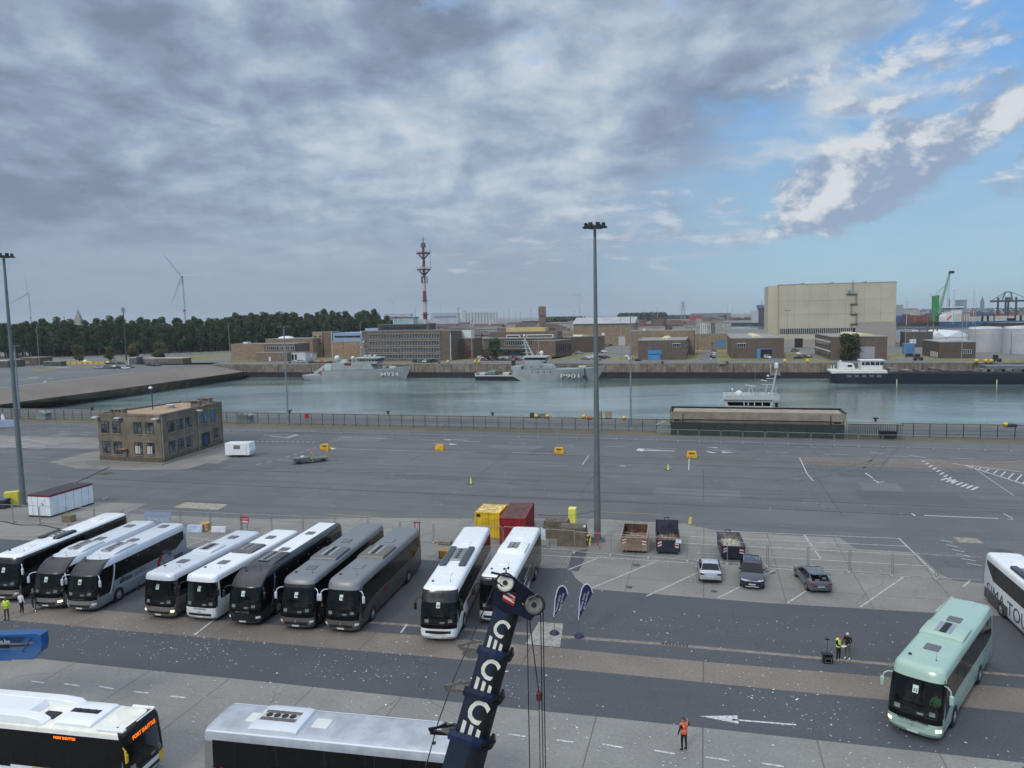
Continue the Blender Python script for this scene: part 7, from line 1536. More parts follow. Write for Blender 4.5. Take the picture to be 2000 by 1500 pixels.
farwood('wood','hazy tree belt left of the power pylon',1295,1420,625,14,1200,(74,86,74),40)
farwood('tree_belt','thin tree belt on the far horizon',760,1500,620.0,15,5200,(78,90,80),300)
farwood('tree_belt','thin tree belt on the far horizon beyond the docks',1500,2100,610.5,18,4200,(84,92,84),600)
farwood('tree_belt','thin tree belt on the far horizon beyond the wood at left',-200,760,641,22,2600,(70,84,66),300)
# ================================================================== grass patches and road markings on the far side
M_GR2=gmat((112,110,66),dark=.75,lite=1.15,grain=.3,stain=.3,warm=(128,120,80))
def gp(pp,m=M_GR2,nm='grass',z=.01): return pix(nm,pp,z,m)
for pp in (((444,704),(505,705),(520,709),(445,709)),((610,699),(706,704),(706,708),(608,704)),((590,693),(705,695),(706,700),(600,698)),((757,707),(862,706),(868,709),(757,711)),((880,706),(925,694),(985,695),(910,706)),
    ((1080,692),(1165,689),(1125,701),(1075,706)),((1075,694),(1120,693),(1090,700),(1070,702)),((1215,696),(1248,696),(1252,705),(1196,705),(1186,700)),((1340,684),(1376,679),(1364,704),(1292,704),(1292,702),(1340,702)),((1402,678),(1426,678),(1428,702),(1500,702),(1500,706),(1400,706)),
    ((1262,703),(1241,702),(1238,705),(1264,705)),((1530,690),(1553,686),(1600,702),(1625,704),(1625,707),(1540,706)),((1732,690),(1766,693),(1768,700),(1732,704)),((1795,697),(1835,701),(1905,701),(2100,700),(2100,706),(1812,705)),((330,697),(445,690),(444,696),(395,702),(350,704)),((60,722),(140,716),(75,727)),((120,707),(275,703),(275,706),(130,712))): gp(pp)
k=MK()
for pp in ((1270,705.3,1500,705.6),(1000,703,1180,703),(445,709.5,500,710),(1800,706.5,2100,706),(880,709,930,709),(1255,706,1375,706.5)): k.ds(*pp,2.0,2.2,.8,z=.03)
k.out(mat((190,186,150),.8,var=.1,vs=1))
k=MK(); k.ln(1388,702,1395,680,.5,z=.03); k.ln(1403,711,1455,710,1.0,z=.03); k.ln(1880,708,2100,708,.6,z=.03); k.ln(1295,710.5,1330,710.6,1.0,z=.03); k.out(M_PAINT)
gp(((1364,704),(1376,679),(1402,678),(1400,704)),M_FARASPH,'base_road',.012)
# ================================================================== parked cars far away
CC={'white':(206,210,212),'silver':(150,156,162),'dark':(44,46,50),'black':(24,25,28),'red':(150,34,40),'blue':(52,70,118),'grey':(104,106,108),'olive':(84,84,70)}
cp_={}
def fcar(colr,kind,px,py,ang,label,group):
    key=(colr,kind); p=G(px,py); rz=R(ang)
    if key not in cp_: cp_[key]=car('parked_car',label,'car' if kind!='van' else 'van',(p.x,p.y,0),rz,CC[colr],kind,full=False,group=group); return
    dup(cp_[key],(p.x,p.y,0),rz,label,group)
random.seed(5)
side=R(-15)*180/PI
g1='cars on the far left car park'
for i,(px,py,c,kd) in enumerate(((200,720,'silver','sedan'),(219,720,'grey','suv'),(237,720,'dark','suv'),(253,721,'white','hatch'),(262,718.5,'grey','hatch'),(223,711.5,'black','suv'),(232,711,'silver','hatch'),(243,711.5,'black','hatch'),(178,708.5,'white','suv'),(302,714.5,'dark','sedan'),(314,715,'black','sedan'),(228,704,'silver','van'))):
    fcar(c,kd,px,py,75+i*7%20,'%s %s on the far left car park, %s'%(c,'van' if kd=='van' else 'car',('first from the left in the front line','second in the front line','third in the front line','last in the front line, nearest the ramp','tucked behind the front line','leftmost in the back line','middle of the back line','right end of the back line','alone by the yellow blocks','left one before the low hut','right one before the low hut','by the wood')[i]),g1)
g2='cars along the far quay road'
for i,(px,py,c,kd,w) in enumerate(((596,709,'silver','suv','left of the black one behind the minehunter stern'),(619,709.5,'black','sedan','between the silver and the red car behind the minehunter'),(638,709.5,'red','sedan','alone among dark ones behind the minehunter'),(655,709.5,'dark','sedan','right of the red car behind the minehunter'),(686,706,'black','suv','behind the minehunter funnel'),(676,709,'silver','hatch','half hidden by the minehunter'),
      (823,708,'black','suv','first of the row at the brick office'),(832,708,'grey','suv','second of the row at the brick office'),(841,708,'white','hatch','white one of the row at the brick office'),(849,708,'black','hatch','fourth of the row at the brick office'),(856,707.5,'dark','suv','last of the row at the brick office'))):
    fcar(c,kd,px,py,100 if i>5 else 78,'%s car %s'%(c,w),g2)
for i in range(14):
    c=('silver','white','red','dark','black','dark','black','white','dark','white','grey','red','dark','silver')[i]; px=938+i*6.6
    fcar(c,('hatch','sedan','hatch','suv')[i%4] if i!=1 else 'van',px,704.5-(i%2)*2.2,38+ru(-6,6),'%s car in the packed row by the leafy tree, number %s from the tree side'%(c,('one','two','three','four','five','six','seven','eight','nine','ten','eleven','twelve','thirteen','fourteen')[i]),'cars in the packed row by the leafy tree')
lst=[]
for i in range(8): lst.append((1170+i*5.2,677-i*1.7,('grey','dark','white','silver','blue','black','dark','silver')[i]))
for i in range(7): lst.append((1168+i*7.2,683-i*1.9,('dark','silver','blue','grey','dark','white','black')[i]))
lst+= [(1178,689.5,'blue'),(1186,688.5,'white'),(1160,700,'white'),(1152,703,'grey'),(1175,704,'olive'),(1184,701,'black'),(1192,699.5,'dark'),(1166,697,'white'),(1139,691,'silver'),(1146,686,'white')]
for i,(px,py,c) in enumerate(lst): fcar(c,('sedan','hatch','suv')[i%3],px,py,60+ru(-8,8),'%s car parked on the road beside the tan shed, right of the tall mast'%c,'cars on the road beside the tan shed')
for i,(px,py,c,kd,w) in enumerate(((1232,702.5,'white','van','white van left of the closed blue door hall'),(1238,698.5,'white','sedan','white car right behind the white van'),(1395,700,'black','sedan','black car, nearest in the short line between the halls'),(1395.5,696,'silver','hatch','silver car, second in the short line between the halls'),(1396,692,'white','hatch','white car, third in the short line between the halls'),(1396.5,687,'dark','hatch','dark car, last in the short line between the halls'),
      (1504,701,'white','van','white van by the half open blue door'),(1571,701,'black','sedan','black car below the cream hall, left one'),(1587,699,'dark','hatch','dark car below the cream hall, right one'),(1574,693,'white','sedan','white car below the cream hall'),(1561,687,'grey','suv','grey car below the cream hall, farthest'),(1580,696,'grey','sedan','grey car between the white and the dark one below the hall'),
      (1788,697,'black','suv','black car by the low dark brick building'),(1765,671,'silver','sedan','silver car by the pipework plant'),(1784,668,'white','hatch','white car by the pipework plant'))):
    fcar(c,kd,px,py,(165,80,2,2,2,2,8,75,60,70,80,70,80,80,80)[i],w,'cars among the halls')
# ================================================================== fences, kerb stones, blocks, masts on the far side
for i in range(8): p=G(134+i*11,711.5); r=thing('concrete_block','yellow block in the row beside the far left car park','block',(p.x,p.y,0),UA,'yellow blocks beside the far left car park'); MB().box(-1.5,1.5,-.5,.5,0,1.3).obj('body',mat((196,170,70),.8,var=.15,vs=1),r,bev=.15); MB().box(-1.3,-.9,-.55,.55,0,.15).box(.9,1.3,-.55,.55,0,.15).obj('foot',M_GREYP,r)
A=G(118,701); Bp=G(452,690); r=thing('mesh_fence','dark green mesh fence along the edge of the wood','fence',(0,0,0)); d=(Bp-A); L=d.length; d.normalize(); q=MB()
for i in range(int(L/.5)): p=A+d*i*.5; q.add([(p.x-.02,p.y,0),(p.x+.02,p.y,0),(p.x+.02,p.y,3.2),(p.x-.02,p.y,3.2)],[(0,1,2,3)])
for z in (.2,1.6,3.2): q.bar((A.x,A.y,z),(Bp.x,Bp.y,z),.06)
q.obj('mesh_panel',M_GFEN,r)
for i in range(int(L/7)): p=A+d*i*7; MB().bar((p.x,p.y,0),(p.x,p.y,3.4),.15).obj('post',M_GFEN,r)
FM=(150,154,152)
for lab,px,py,ytop,c,hd in (('pale lamp mast at the corner of the far quay',450,708,632,FM,'one'),('pale lamp mast behind the left car park, near the gatehouse',77,715,634,FM,'one'),('pale mast beside the office block behind the minehunter',706,706,629,FM,'one'),('pale lamp mast right of the recessed brick block',922,706,626,FM,'one'),('pale lamp mast by the tan shed',1213,703,618,FM,'one'),
    ('pale lamp mast left of the cream hall',1537,702,606,FM,'T'),('grey lamp mast by the low dark building, left',1767,704,641,FM,'none'),('grey lamp mast by the low dark building, middle',1878,701,600,FM,'none'),('grey lamp mast by the white tents',1886,690,604,FM,'none'),('grey lamp mast in front of the left tank',1903,688,590,FM,'none'),('dark thin post in front of the tanks',1974,693,647,(96,92,88),'none'),
    ('pale lamp mast over the blue container',1821,680,610,FM,'none'),('thin flag pole by the low dark building',1241,676,620,FM,'none'),('thin pole by the first hall',1362,690,640,FM,'none'),('pale T headed mast behind the second hall',1461,676,634,FM,'T'),
    ('thin pale mast among the sheds, first',1258,650,604,FM,'none'),('thin pale mast among the sheds, second',1275,650,606,FM,'none'),('thin pale mast among the sheds, third',1299,652,610,FM,'none'),('thin pale mast among the sheds, fourth',1320,655,618,FM,'one')):
    h=HT(px,py,px,ytop); mast(lab,px,py,h,.16,.09,hd,c,n=7)
for lab,px,yy,Yd in (('dome headed harbour light mast behind the cream hall, left',1702,588,1100),('dome headed harbour light mast behind the cream hall, right',1772,580,1000),('dome headed harbour light mast above the ship bridge',1864,564,1000),('dome headed harbour light mast right of the ship bridge',1903,567,1000),('dome headed light mast left of the cream hall, first',1421,596,1900),('dome headed light mast left of the cream hall, second',1431,596,1900),('dome headed light mast above the dark wood',1284,599,1500)):
    p=PY(px,yy,Yd); mast(lab,0,0,p.z,.5,.3,'dome',(160,168,174),loc=Vector((p.x,p.y,0)),n=7)
p=G(247,704); h=HT(247,704,247,600); r=thing('antenna_mast','thin dark phone mast rising out of the wood','mast',(p.x,p.y,0)); q=MB(); q.cyl((0,0,0),(0,0,h),.45,.3,8); q.obj('pole',mat((62,66,66),.6),r,smooth=30)
for i in range(3): a=i*2.1; MB().box(1.0*math.cos(a)-.15,1.0*math.cos(a)+.15,1.0*math.sin(a)-.15,1.0*math.sin(a)+.15,h-3.2,h-.6).bar((0,0,h-2),(math.cos(a),math.sin(a),h-2),.12).obj('panel_antenna',mat((100,104,104),.6),r)
p=PY(152,605,900); r=thing('church_spire','pointed pale church spire standing above the wood','spire',(p.x,p.y,0)); q=MB(); z=p.z; w=9.5; q.loft([[(-w,-w,0),(w,-w,0),(w,w,0),(-w,w,0)],[(-w,-w,z-34),(w,-w,z-34),(w,w,z-34),(-w,w,z-34)],[(-.2,-.2,z),(.2,-.2,z),(.2,.2,z),(-.2,.2,z)]]); q.obj('spire',mat((128,132,126),.8,var=.1,vs=.1),r); MB().cyl((0,0,z),(0,0,z+4),.2,.1,5).obj('cross',M_GREYP,r); MB().box(-4,-1.5,-w*.5,-w*.3,z-17,z-14).obj('dormer',M_GREYP,r)
# radio tower, red and white
p=G(833,700); p=p*1.35; p.z=0; Yt=p.y; r=thing('radio_tower','tall red and white concrete radio tower with two antenna platforms','tower',tuple(p)); wt,rd=mat((186,182,174),.7,var=.1,vs=.3,streak=.3),mat((122,74,66),.7,var=.12,vs=.3,streak=.3)
def zy(y): return HY(y,831,Yt)
zz=[0,zy(624),zy(610),zy(587),zy(568),zy(543),zy(533),zy(520),zy(503),zy(493),zy(483)]
for i in range(len(zz)-1):
    if zz[i+1]<=zz[i]: continue
    ra=1.8-.9*zz[i]/zz[-1]; rb=1.8-.9*zz[i+1]/zz[-1]; MB().cyl((0,0,zz[i]),(0,0,zz[i+1]),ra,rb,16).obj('shaft',rd if i%2==1 else wt,r,smooth=30)
for yy,rr in ((527,5.2),(495,5.2),(615,2.8),(588,2.4)):
    z=zy(yy); q=MB(); q.cyl((0,0,z),(0,0,z+.5),rr,rr,16); pf=q.obj('platform',mat((92,84,80),.7),r); q=MB()
    if rr>5:
        for i in range(8): a=i*PI/4; q.bar((rr*.9*math.cos(a),rr*.9*math.sin(a),z),(1.1*math.cos(a),1.1*math.sin(a),z-3.6),.3)
        q.ring((0,0,z+1.5),(0,0,1),rr,.08,20,5); q.obj('brace',mat((104,74,66),.7),pf)
z=zy(483); q=MB(); q.cyl((0,0,z),(0,0,z+3),2,1.6,12); q.cyl((0,0,z+3),(0,0,zy(463)),.5,.15,8); q.bar((-2.5,0,z+6),(2.5,0,z+6),.2); q.obj('top_mast',mat((92,88,90),.6),r); MB().cyl((4.8,0,zy(525)),(4.8,0,zy(478)),.15,.1,6).obj('whip_aerial',M_GREYP,r)
for i in range(5): a=i*1.26; z=zy(548); MB().box(2.1*math.cos(a)-.3,2.1*math.cos(a)+.3,2.1*math.sin(a)-.3,2.1*math.sin(a)+.3,z-2,z+3).obj('panel_antenna',mat((60,62,64),.6),r)
for yy in (511,516): MB().cyl((-1.2,-1,zy(yy)),(-1.6,-1.6,zy(yy)),1.1,1.1,14).obj('dish',M_WH,r)
# wind turbines
def turbine(label,px,yhub,Yd,R_,angs,yaw=.25):
    p=PY(px,yhub,Yd); r=thing('wind_turbine',label,'wind turbine',(p.x,p.y,0),yaw,'wind turbines along the horizon'); w=mat((172,178,184),.5,var=.03,vs=.1); z=p.z; k=R_/45
    MB().cyl((0,0,0),(0,0,z),2.2*k,1.2*k,12).obj('tower',w,r,smooth=30); MB().box(-1.6*k,1.6*k,-3*k,5*k,z-1.6*k,z+1.8*k).obj('nacelle',w,r,bev=.5*k)
    if R_>40: MB().cyl((0,0,z*.40),(0,0,z*.43),2.3*k*.85,2.3*k*.84,12).obj('red_band',mat((150,50,50),.6),r)
    for a in angs:
        a=R(a); d=Vector((math.cos(a),0,math.sin(a))); n=Vector((-math.sin(a),0,math.cos(a))); c=Vector((0,-3.6*k,z)); q=MB(); rr=[]
        for t,ch,th in ((.02,1.3,.9),(.12,2.8,.8),(.3,2.4,.6),(.7,1.5,.4),(1.0,.6,.2)): o_=c+d*R_*t; rr.append([o_-n*ch*k*.4+Vector((0,th*k,0)),o_+n*ch*k*.9,o_-n*ch*k*.4-Vector((0,th*k,0))])
        q.loft(rr); q.obj('blade',w,r)
    MB().sph((0,-3.4*k,z),1.7*k,10,6).obj('hub',w,r,smooth=60)
turbine('largest wind turbine above the wood',356,539,1320,50,(127,3,248),.1); turbine('second wind turbine at the far left',56,573,1700,46,(95,-28,210),.1)
turbine('small hazy turbine left of the radio tower',767,588,4000,46,(160,55,-65),0); turbine('small hazy turbine right of the radio tower',860,590,4600,44,(148,40,-90),0); turbine('small hazy turbine left of the tall mast',1132,576,3600,50,(178,68,-60),0)
# water tower, silos, warehouses, pylon
def sbox(nm,lab,cat,x0,x1,ybase,ytop,Yd,c,dep=20,extra=None,par=None):
    a=PY(x0,ybase,Yd); b=PY(x1,ybase,Yd); z=HY(ytop,(x0+x1)/2,Yd); r=thing(nm,lab,cat,(a.x,a.y,0),0); w=b.x-a.x; m=mat(c,.8,var=.1,vs=.08,streak=.15)
    MB().box(0,w,0,dep,0,z).obj('wall',m,r); MB().box(-.3,w+.3,-.3,dep+.3,z,z+.6).obj('roof',mat(tuple(int(v*.85) for v in c),.8),r)
    if extra: extra(r,w,z)
    return r,w,z
a=PY(1059,620,760); z=HY(598,1059,760); r=thing('water_tower','brown concrete water tower with rounded wider top on the skyline','water tower',(a.x,a.y,0)); m=mat((120,98,86),.8,var=.1,vs=.2); w=3.4
MB().box(-w,w,-w,w,0,z-11).obj('shaft',m,r,bev=.8); MB().box(-w*1.12,w*1.12,-w*1.12,w*1.12,z-10.5,z).obj('tank',m,r,bev=1.2); MB().box(-w*.95,w*.95,-w*.95,w*.95,z-11,z-10.5).obj('neck',M_GREYP,r)
a=PY(905,622,1700); b=PY(972,622,1700); z=HY(608.5,940,1700); r=thing('grain_silo','long white grain silo with round cells and top gallery','silo',(a.x,a.y,0)); W_=b.x-a.x; m=mat((176,180,180),.7,var=.08,vs=.05)
for i in range(11): MB().cyl((W_*(i+.5)/11,0,0),(W_*(i+.5)/11,0,z-4),W_/22*.98,W_/22*.98,14).obj('silo_cell',m,r,smooth=30)
MB().box(0,W_,-3,12,z-4,z).obj('gallery',m,r); MB().box(-3,6,-4,12,0,z+5).obj('lift_tower',m,r)
def band(c): 
    def f(r,w,z): MB().box(w*.1,w*.92,-.5,0,z*.72,z*.86).obj('sign_band',mat(c,.6),r)
    return f
sbox('warehouse','pale grey warehouse with pinkish roof strip left of the radio tower','warehouse',752,802,632,613.5,1500,(176,182,188),40,band((150,120,130)))
sbox('warehouse','pale grey warehouse with lilac strip right of the radio tower','warehouse',841,896,630,612,1500,(168,176,186),40,band((132,130,156)))
a=PY(1334,615,1700); z=HY(588,1334,1700); r=thing('power_pylon','lattice power pylon on the horizon right of the dark wood','pylon',(a.x,a.y,0)); q=MB()
for sx,sy in ((-1,-1),(1,-1),(1,1),(-1,1)): q.bar((sx*5,sy*5,0),(sx*1,sy*1,z),.7)
for i in range(8):
    f=i/8; g_=(i+1)/8; wa,wb=5-4*f,5-4*g_
    q.bar((-wa,-wa,z*f),(wb,-wb,z*g_),.4); q.bar((wa,-wa,z*f),(-wb,-wb,z*g_),.4)
q.obj('lattice',mat((132,142,148),.6),r); q=MB(); [q.bar((-h_,0,z*f),(h_,0,z*f),.7) for h_,f in ((9,.62),(11,.76),(8,.9))]; q.obj('cross_arm',mat((132,142,148),.6),r)
for i,(px,yt,Yd) in enumerate(((984,605,2600),(994,603,2600),(1006,607,2700),(1037,604,2500),(1121,606,2600),(1016,608,2600),(895,600,1500),(488,621,1500),(125,617,1500))):
    p=PY(px,yt,Yd); r=thing('chimney','thin pale chimney or mast on the horizon','mast',(p.x,p.y,0),0,'thin masts on the horizon'); MB().cyl((0,0,0),(0,0,p.z),1.4,.6,6).obj('shaft',mat((140,150,160),.7),r); MB().cyl((0,0,p.z-3),(0,0,p.z-2),2,2,6).obj('collar',M_GREYP,r)
# town: small houses, copied from four kinds
HK=[]
for i,(w,d,h,rh,c,rc) in enumerate(((9,9,6,3,(146,134,122),(104,84,76)),(14,10,7,2.5,(128,120,110),(92,88,88)),(20,11,9,.4,(158,154,146),(120,118,114)),(11,9,7,3.4,(120,98,84),(84,70,66)))):
    r=thing('house','small house in the town behind the naval base','house',(0,0,0),0,'small houses of the town behind the base'); MB().box(-w/2,w/2,-d/2,d/2,0,h).obj('wall',mat(c,.85,var=.12,vs=.2),r); MB().ext([(-d/2-.3,h),(d/2+.3,h),(0,h+rh)],'x',-w/2-.3,w/2+.3).obj('roof',mat(rc,.85,var=.15,vs=.2),r)
    for wx in (-w*.3,0,w*.3): MB().box(wx-.7,wx+.7,-d/2-.1,-d/2,h*.5,h*.75).obj('window',mat((170,178,180) if i==2 else (50,56,62),.3),r)
    HK.append(r)
random.seed(9)
def town(n,x0,x1,Y0,Y1,kinds=(0,1,2,3),lab='small house in the town behind the naval base',sc=1.0):
    for i in range(n):
        Yd=ru(Y0,Y1); px=ru(x0,x1); p=PY(px,620,Yd); put(HK[random.choice(kinds)],(p.x,p.y,0),ru(-.5,.3),ru(.8,1.25)*sc,lab,'small houses of the town behind the base')
town(170,790,1120,440,1100,sc=1.15); town(40,1110,1420,620,1300,(0,2,3),sc=1.15); town(34,1760,2000,1500,2000,(0,2,3),'small hazy house beyond the docks'); town(16,1700,1780,1400,1800,(2,),'pale block of flats beyond the docks',2.0)
for x0,x1,yt,Yd,c,lab in ((832,905,643,620,(128,112,98),'long brown roofed block behind the office block'),(905,990,646,600,(118,106,96),'long low brown block behind the wide workshop'),(1020,1060,628,900,(84,86,90),'dark glassy block left of the water tower'),(1238,1262,628,700,(126,108,92),'tan shed end with small tower, behind the long hall'),(1262,1278,634,680,(120,104,90),'tan gabled block with pale door'),(1278,1296,622,700,(112,100,90),'brick tower block among the pale masts')):
    sbox('building',lab,'building',x0,x1,650,yt,Yd,c,16)
sbox('building','pale block of flats on the horizon right of the cream hall','building',1750,1764,605,596,1500,(140,148,158),20); sbox('building','broad grey block on the far skyline','building',1876,1888,600,586,2400,(122,134,148),30)
a=PY(1919,580,2400); r=thing('church_spire','hazy church spire on the far skyline above the containers','spire',(a.x,a.y,0)); MB().box(-4,4,-4,4,0,a.z-12).obj('tower',mat((112,122,134),.8),r); MB().cyl((0,0,a.z-12),(0,0,a.z+3),5,.1,6).obj('spire',mat((104,114,128),.8),r)
a=PY(1488,585,1500); r=thing('control_tower','dark control tower with antenna on the far shore','tower',(a.x,a.y,0)); zt=a.z; MB().box(-7,7,-5,5,0,zt-17).obj('shaft',mat((60,60,70),.6,var=.2,vs=.1),r); MB().box(-9,9,-6,6,zt-17,zt-11).obj('cab',mat((100,110,120),.4),r); MB().cyl((0,0,zt-11),(0,0,zt+2),.8,.3,6).obj('antenna',M_GREYP,r); MB().box(-20,-8,-5,5,0,zt-22).obj('annex',mat((170,176,180),.7),r)
# container stacks
cc=[(116,64,56),(128,76,60),(56,70,110),(64,84,124),(146,50,46),(96,98,104),(150,148,140),(70,96,84)]
SB={}
def stack(px,ybase,Yd,n,c,ln=12.2,lab='stacked containers on the far terminal'):
    p=PY(px,ybase,Yd); 
    for k_ in range(n):
        key=tuple(c)
        if key not in SB: r=thing('shipping_container',lab,'container',(p.x,p.y,k_*2.6),0,'stacked containers on the far terminal'); MB().box(0,12.1,0,2.4,0,2.55).obj('body',mat(c,.6,var=.1,vs=.1),r); MB().box(0,.15,-.04,0,0,2.55).box(11.95,12.1,-.04,0,0,2.55).obj('post',mat(tuple(int(v*.8) for v in c),.6),r); SB[key]=r
        else: dup(SB[key],(p.x,p.y,k_*2.6),0)
random.seed(3)
for i in range(26): stack(1748+i*6.2,628,1180-i*3,random.choice((3,4,4)),cc[(2,3,2,0,0,0,1,0,0,1,1,0,1,0,2,2,5,5,2,2,2,4,4,4,3,3)[i]])
for i in range(20): stack(1752+i*11,624,1320,random.choice((4,5)),cc[random.choice((0,2,4,1,3))])
for i in range(28): stack(1360+i*5.2,622,1990,random.choice((2,3)),cc[random.choice((0,4,2,6,1,4))])
sbox('warehouse','long grey shed with pale roof on the far shore','warehouse',1357,1428,618,612,2150,(120,124,128),50); sbox('warehouse','red shed end on the far shore','warehouse',1350,1372,622,617,2050,(150,60,62),20)
# harbour mobile crane (green)
Yc=1150; a=PY(1826,628,Yc); zt=HY(577,1826,Yc); r=thing('harbour_crane','green harbour crane with pale lattice jib raised over the container ship','crane',(a.x,a.y,0)); gn=mat((44,132,66),.5,var=.08,vs=.1); MB().box(-3.6,3.4,-4,4,8,zt).obj('tower',gn,r); MB().box(-9,9,-9,9,2,9).obj('undercarriage',gn,r); MB().box(-6,6,-4,6,zt-1,zt+3).obj('machinery_house',M_WH,r)
tip=PY(1855,532,Yc)-Vector((a.x,a.y,0)); base=Vector((3,-4,zt-28)); q=MB()
for o_ in (-1.4,1.4):
    for p_ in (-1.3,1.3): q.bar(base+Vector((p_,o_,0)),tip+Vector((p_*.4,o_*.4,0)),1.0)
for i in range(18): q.bar(base.lerp(tip,i/18)+Vector((-1.3,-1.4,0)),base.lerp(tip,(i+1)/18)+Vector((1.3,-1.4,0)),.4)
q.obj('jib',mat((130,172,150),.5),r); q=MB(); q.bar(Vector((0,0,zt+2)),base.lerp(tip,.72),.5); q.obj('stay',M_GREYP,r); q=MB(); q.cyl(tip,tip-Vector((0,0,52)),.22,.22,4); q.cyl(tip-Vector((2,0,0)),tip-Vector((2,0,52)),.22,.22,4); q.obj('rope',M_GREYP,r); MB().box(tip.x-2,tip.x+3,-7,-1,tip.z-2,tip.z+2).obj('jib_head',M_BLACK,r)
# gantry crane
Yg=1150; a=PY(1963,622,Yg); z=HY(588,1965,Yg); r=thing('gantry_crane','dark ship to shore gantry crane at the right edge','crane',(a.x,a.y,0)); m=mat((52,62,74),.6,var=.1,vs=.1); z2=HY(573,1965,Yg)
for x in (-6,10): 
    for y in (-9,9): MB().box(x-1,x+1,y-1,y+1,0,z2-6).obj('leg',m,r)
q=MB(); q.bar((-24,0,z),(40,0,z),2.5,3); q.obj('boom',m,r); q=MB(); q.bar((-6,0,z+1),(-1,0,z2+2),1.2); q.bar((10,0,z+1),(7,0,z2+2),1.2); q.bar((-2,0,z2+2),(8,0,z2+2),1.4); q.obj('apex_frame',m,r); q=MB(); q.bar((-1,0,z2+2),(-22,0,z+1),.6); q.bar((7,0,z2+2),(38,0,z+1),.6); q.bar((-1,0,z2+2),(-12,0,z+1),.4); q.obj('stay',m,r); MB().box(3,9,-3,3,z+1,z+6).obj('machinery_house',M_GREYP,r)
q=MB(); q.bar((34,0,0),(40,0,z+2),2); q.obj('leg',m,r)
# ================================================================== ships
def hull(mb,st,zw=-1.2):
    "stations x, deck z, half beam deck, half beam waterline"
    rr=[]
    for x,xd,zd,bd,bw in st: rr.append([(x,-bw*.8,zw),(x,-bw,0.0),(xd,-bd,zd),(xd,bd,zd),(x,bw,0.0),(x,bw*.8,zw)])
    return mb.loft(rr)
def ship(label,x0,y,x1,cat,name,yd=0):
    a=G(x0,y,ZW); b=G(x1,y+yd,ZW); d=(b-a); return thing(name,label,cat,tuple(a),UA),abs(d.dot(U))
navg=mat((146,154,153),.55,var=.08,vs=.25,streak=.18); navd=mat((104,114,114),.6,var=.12,vs=.3); navw=mat((176,184,182),.5,var=.06)
def rail(q,pts,h=1.0,step=1.5):
    for a,b in zip(pts,pts[1:]):
        a,b=Vector(a),Vector(b); q.cyl(a+Vector((0,0,h)),b+Vector((0,0,h)),.03,.03,4); n=max(1,int((b-a).length/step))
        for i in range(n+1): p=a.lerp(b,i/n); q.cyl(p,p+Vector((0,0,h)),.03,.03,4)
r,L=ship('grey minehunter with white M924 on its bow at the far quay',602,741.3,795,'warship','minehunter'); print('M924 L',L)
q=MB(); hull(q,[(0,-1.0,2.4,4.0,3.2),(3,2.4,2.3,4.6,4.2),(9.5,9.5,2.5,4.8,4.5),(10.2,10.2,4.6,4.8,4.5),(30,30,4.7,4.8,4.3),(40,40.5,5.1,4.2,2.9),(46,47.5,5.8,2.8,1.2),(49.5,52.5,6.5,.4,.1)]); q.v=[(x*L/49.5,y,z) for x,y,z in q.v]; q.obj('hull',navg,r,smooth=30)
q=MB(); q.box(.2,L-.1,-4.6,4.6,-.3,.12); q.v=[(x,y*(1 if x<L*.6 else .05),z) for x,y,z in q.v]; q.obj('boot_top',M_BLACK,r)
q=MB(); q.ext([(14,4.7),(35.5,4.9),(34,7.6),(14.5,8.0)],'y',-4.0,4.0); q.obj('superstructure',navg,r,bev=.15); q=MB(); q.box(10.5,14,-3.4,3.4,4.6,7.0); q.obj('deck_locker',navw,r,bev=.1)
q=MB(); q.ext([(26.8,7.7),(37,7.4),(37.6,10.0),(26.8,10.2)],'y',-3.3,3.3); q.obj('bridge',navg,r,bev=.15); q=MB(); q.box(27.5,37.7,-3.42,3.42,8.8,9.7); q.obj('bridge_window',M_WGL,r); q=MB(); q.box(26.4,38.2,-3.7,3.7,10.1,10.5); q.obj('bridge_roof',navw,r)
q=MB(); [q.box(28.2+i*1.5,28.45+i*1.5,-3.46,3.46,8.8,9.7) for i in range(6)]; q.obj('window_post',navg,r)
q=MB()
for x,y in ((27.6,-.8),(29.4,-.8),(27.6,.8),(29.4,.8)): q.bar((x,y,10.4),(28.5,y*.3,20.0),.25)
for z in (12.5,14.5,16.5,18.5): q.bar((27.2,0,z),(30.6,0,z),.18); q.bar((28.4,-2,z),(28.4,2,z),.15)
q.cyl((28.5,0,19.5),(28.5,0,22),.15,.08,6); q.obj('mast',navg,r)
for x,z,rr in ((28.4,21.9,.45),(29.5,17.6,.4),(28.2,15.0,.4)): MB().sph((x,-.6,z),rr,8,6).obj('radome',M_WH,r)
for x,y,rr in ((16.2,-1.5,1.25),(24.0,-1,.9)): q=MB(); q.cyl((x,y,7.7),(x,y,9.6),.7,.7,8); q.obj('radome_stand',navg,r); MB().sph((x,y,10.2),rr,12,8).obj('radome',M_WH,r,smooth=60)
for x in (31,33,35.5): MB().box(x-.6,x+.6,-2.4,-1.4,10.5,11.6).obj('deck_equipment',navw,r,bev=.2)
for dy in (-1.2,1.0): MB().bar((3.5,dy,2.6),(10.8,dy,7.6),.4,.5).bar((7,dy,2.6),(9.3,dy,6.6),.35).bar((4.6,dy,2.4),(4.2,dy,4.2),.3).obj('stern_crane',navw,r)
MB().cyl((8.4,-3.6,3.0),(10.4,-3.6,4.6),.6,.6,8).obj('reel',mat((146,60,58),.6),r); MB().box(21,24.5,-4.4,-3.4,7.0,8.2).obj('rescue_boat',mat((128,44,48),.5,var=.4,vs=.6),r,bev=.3)
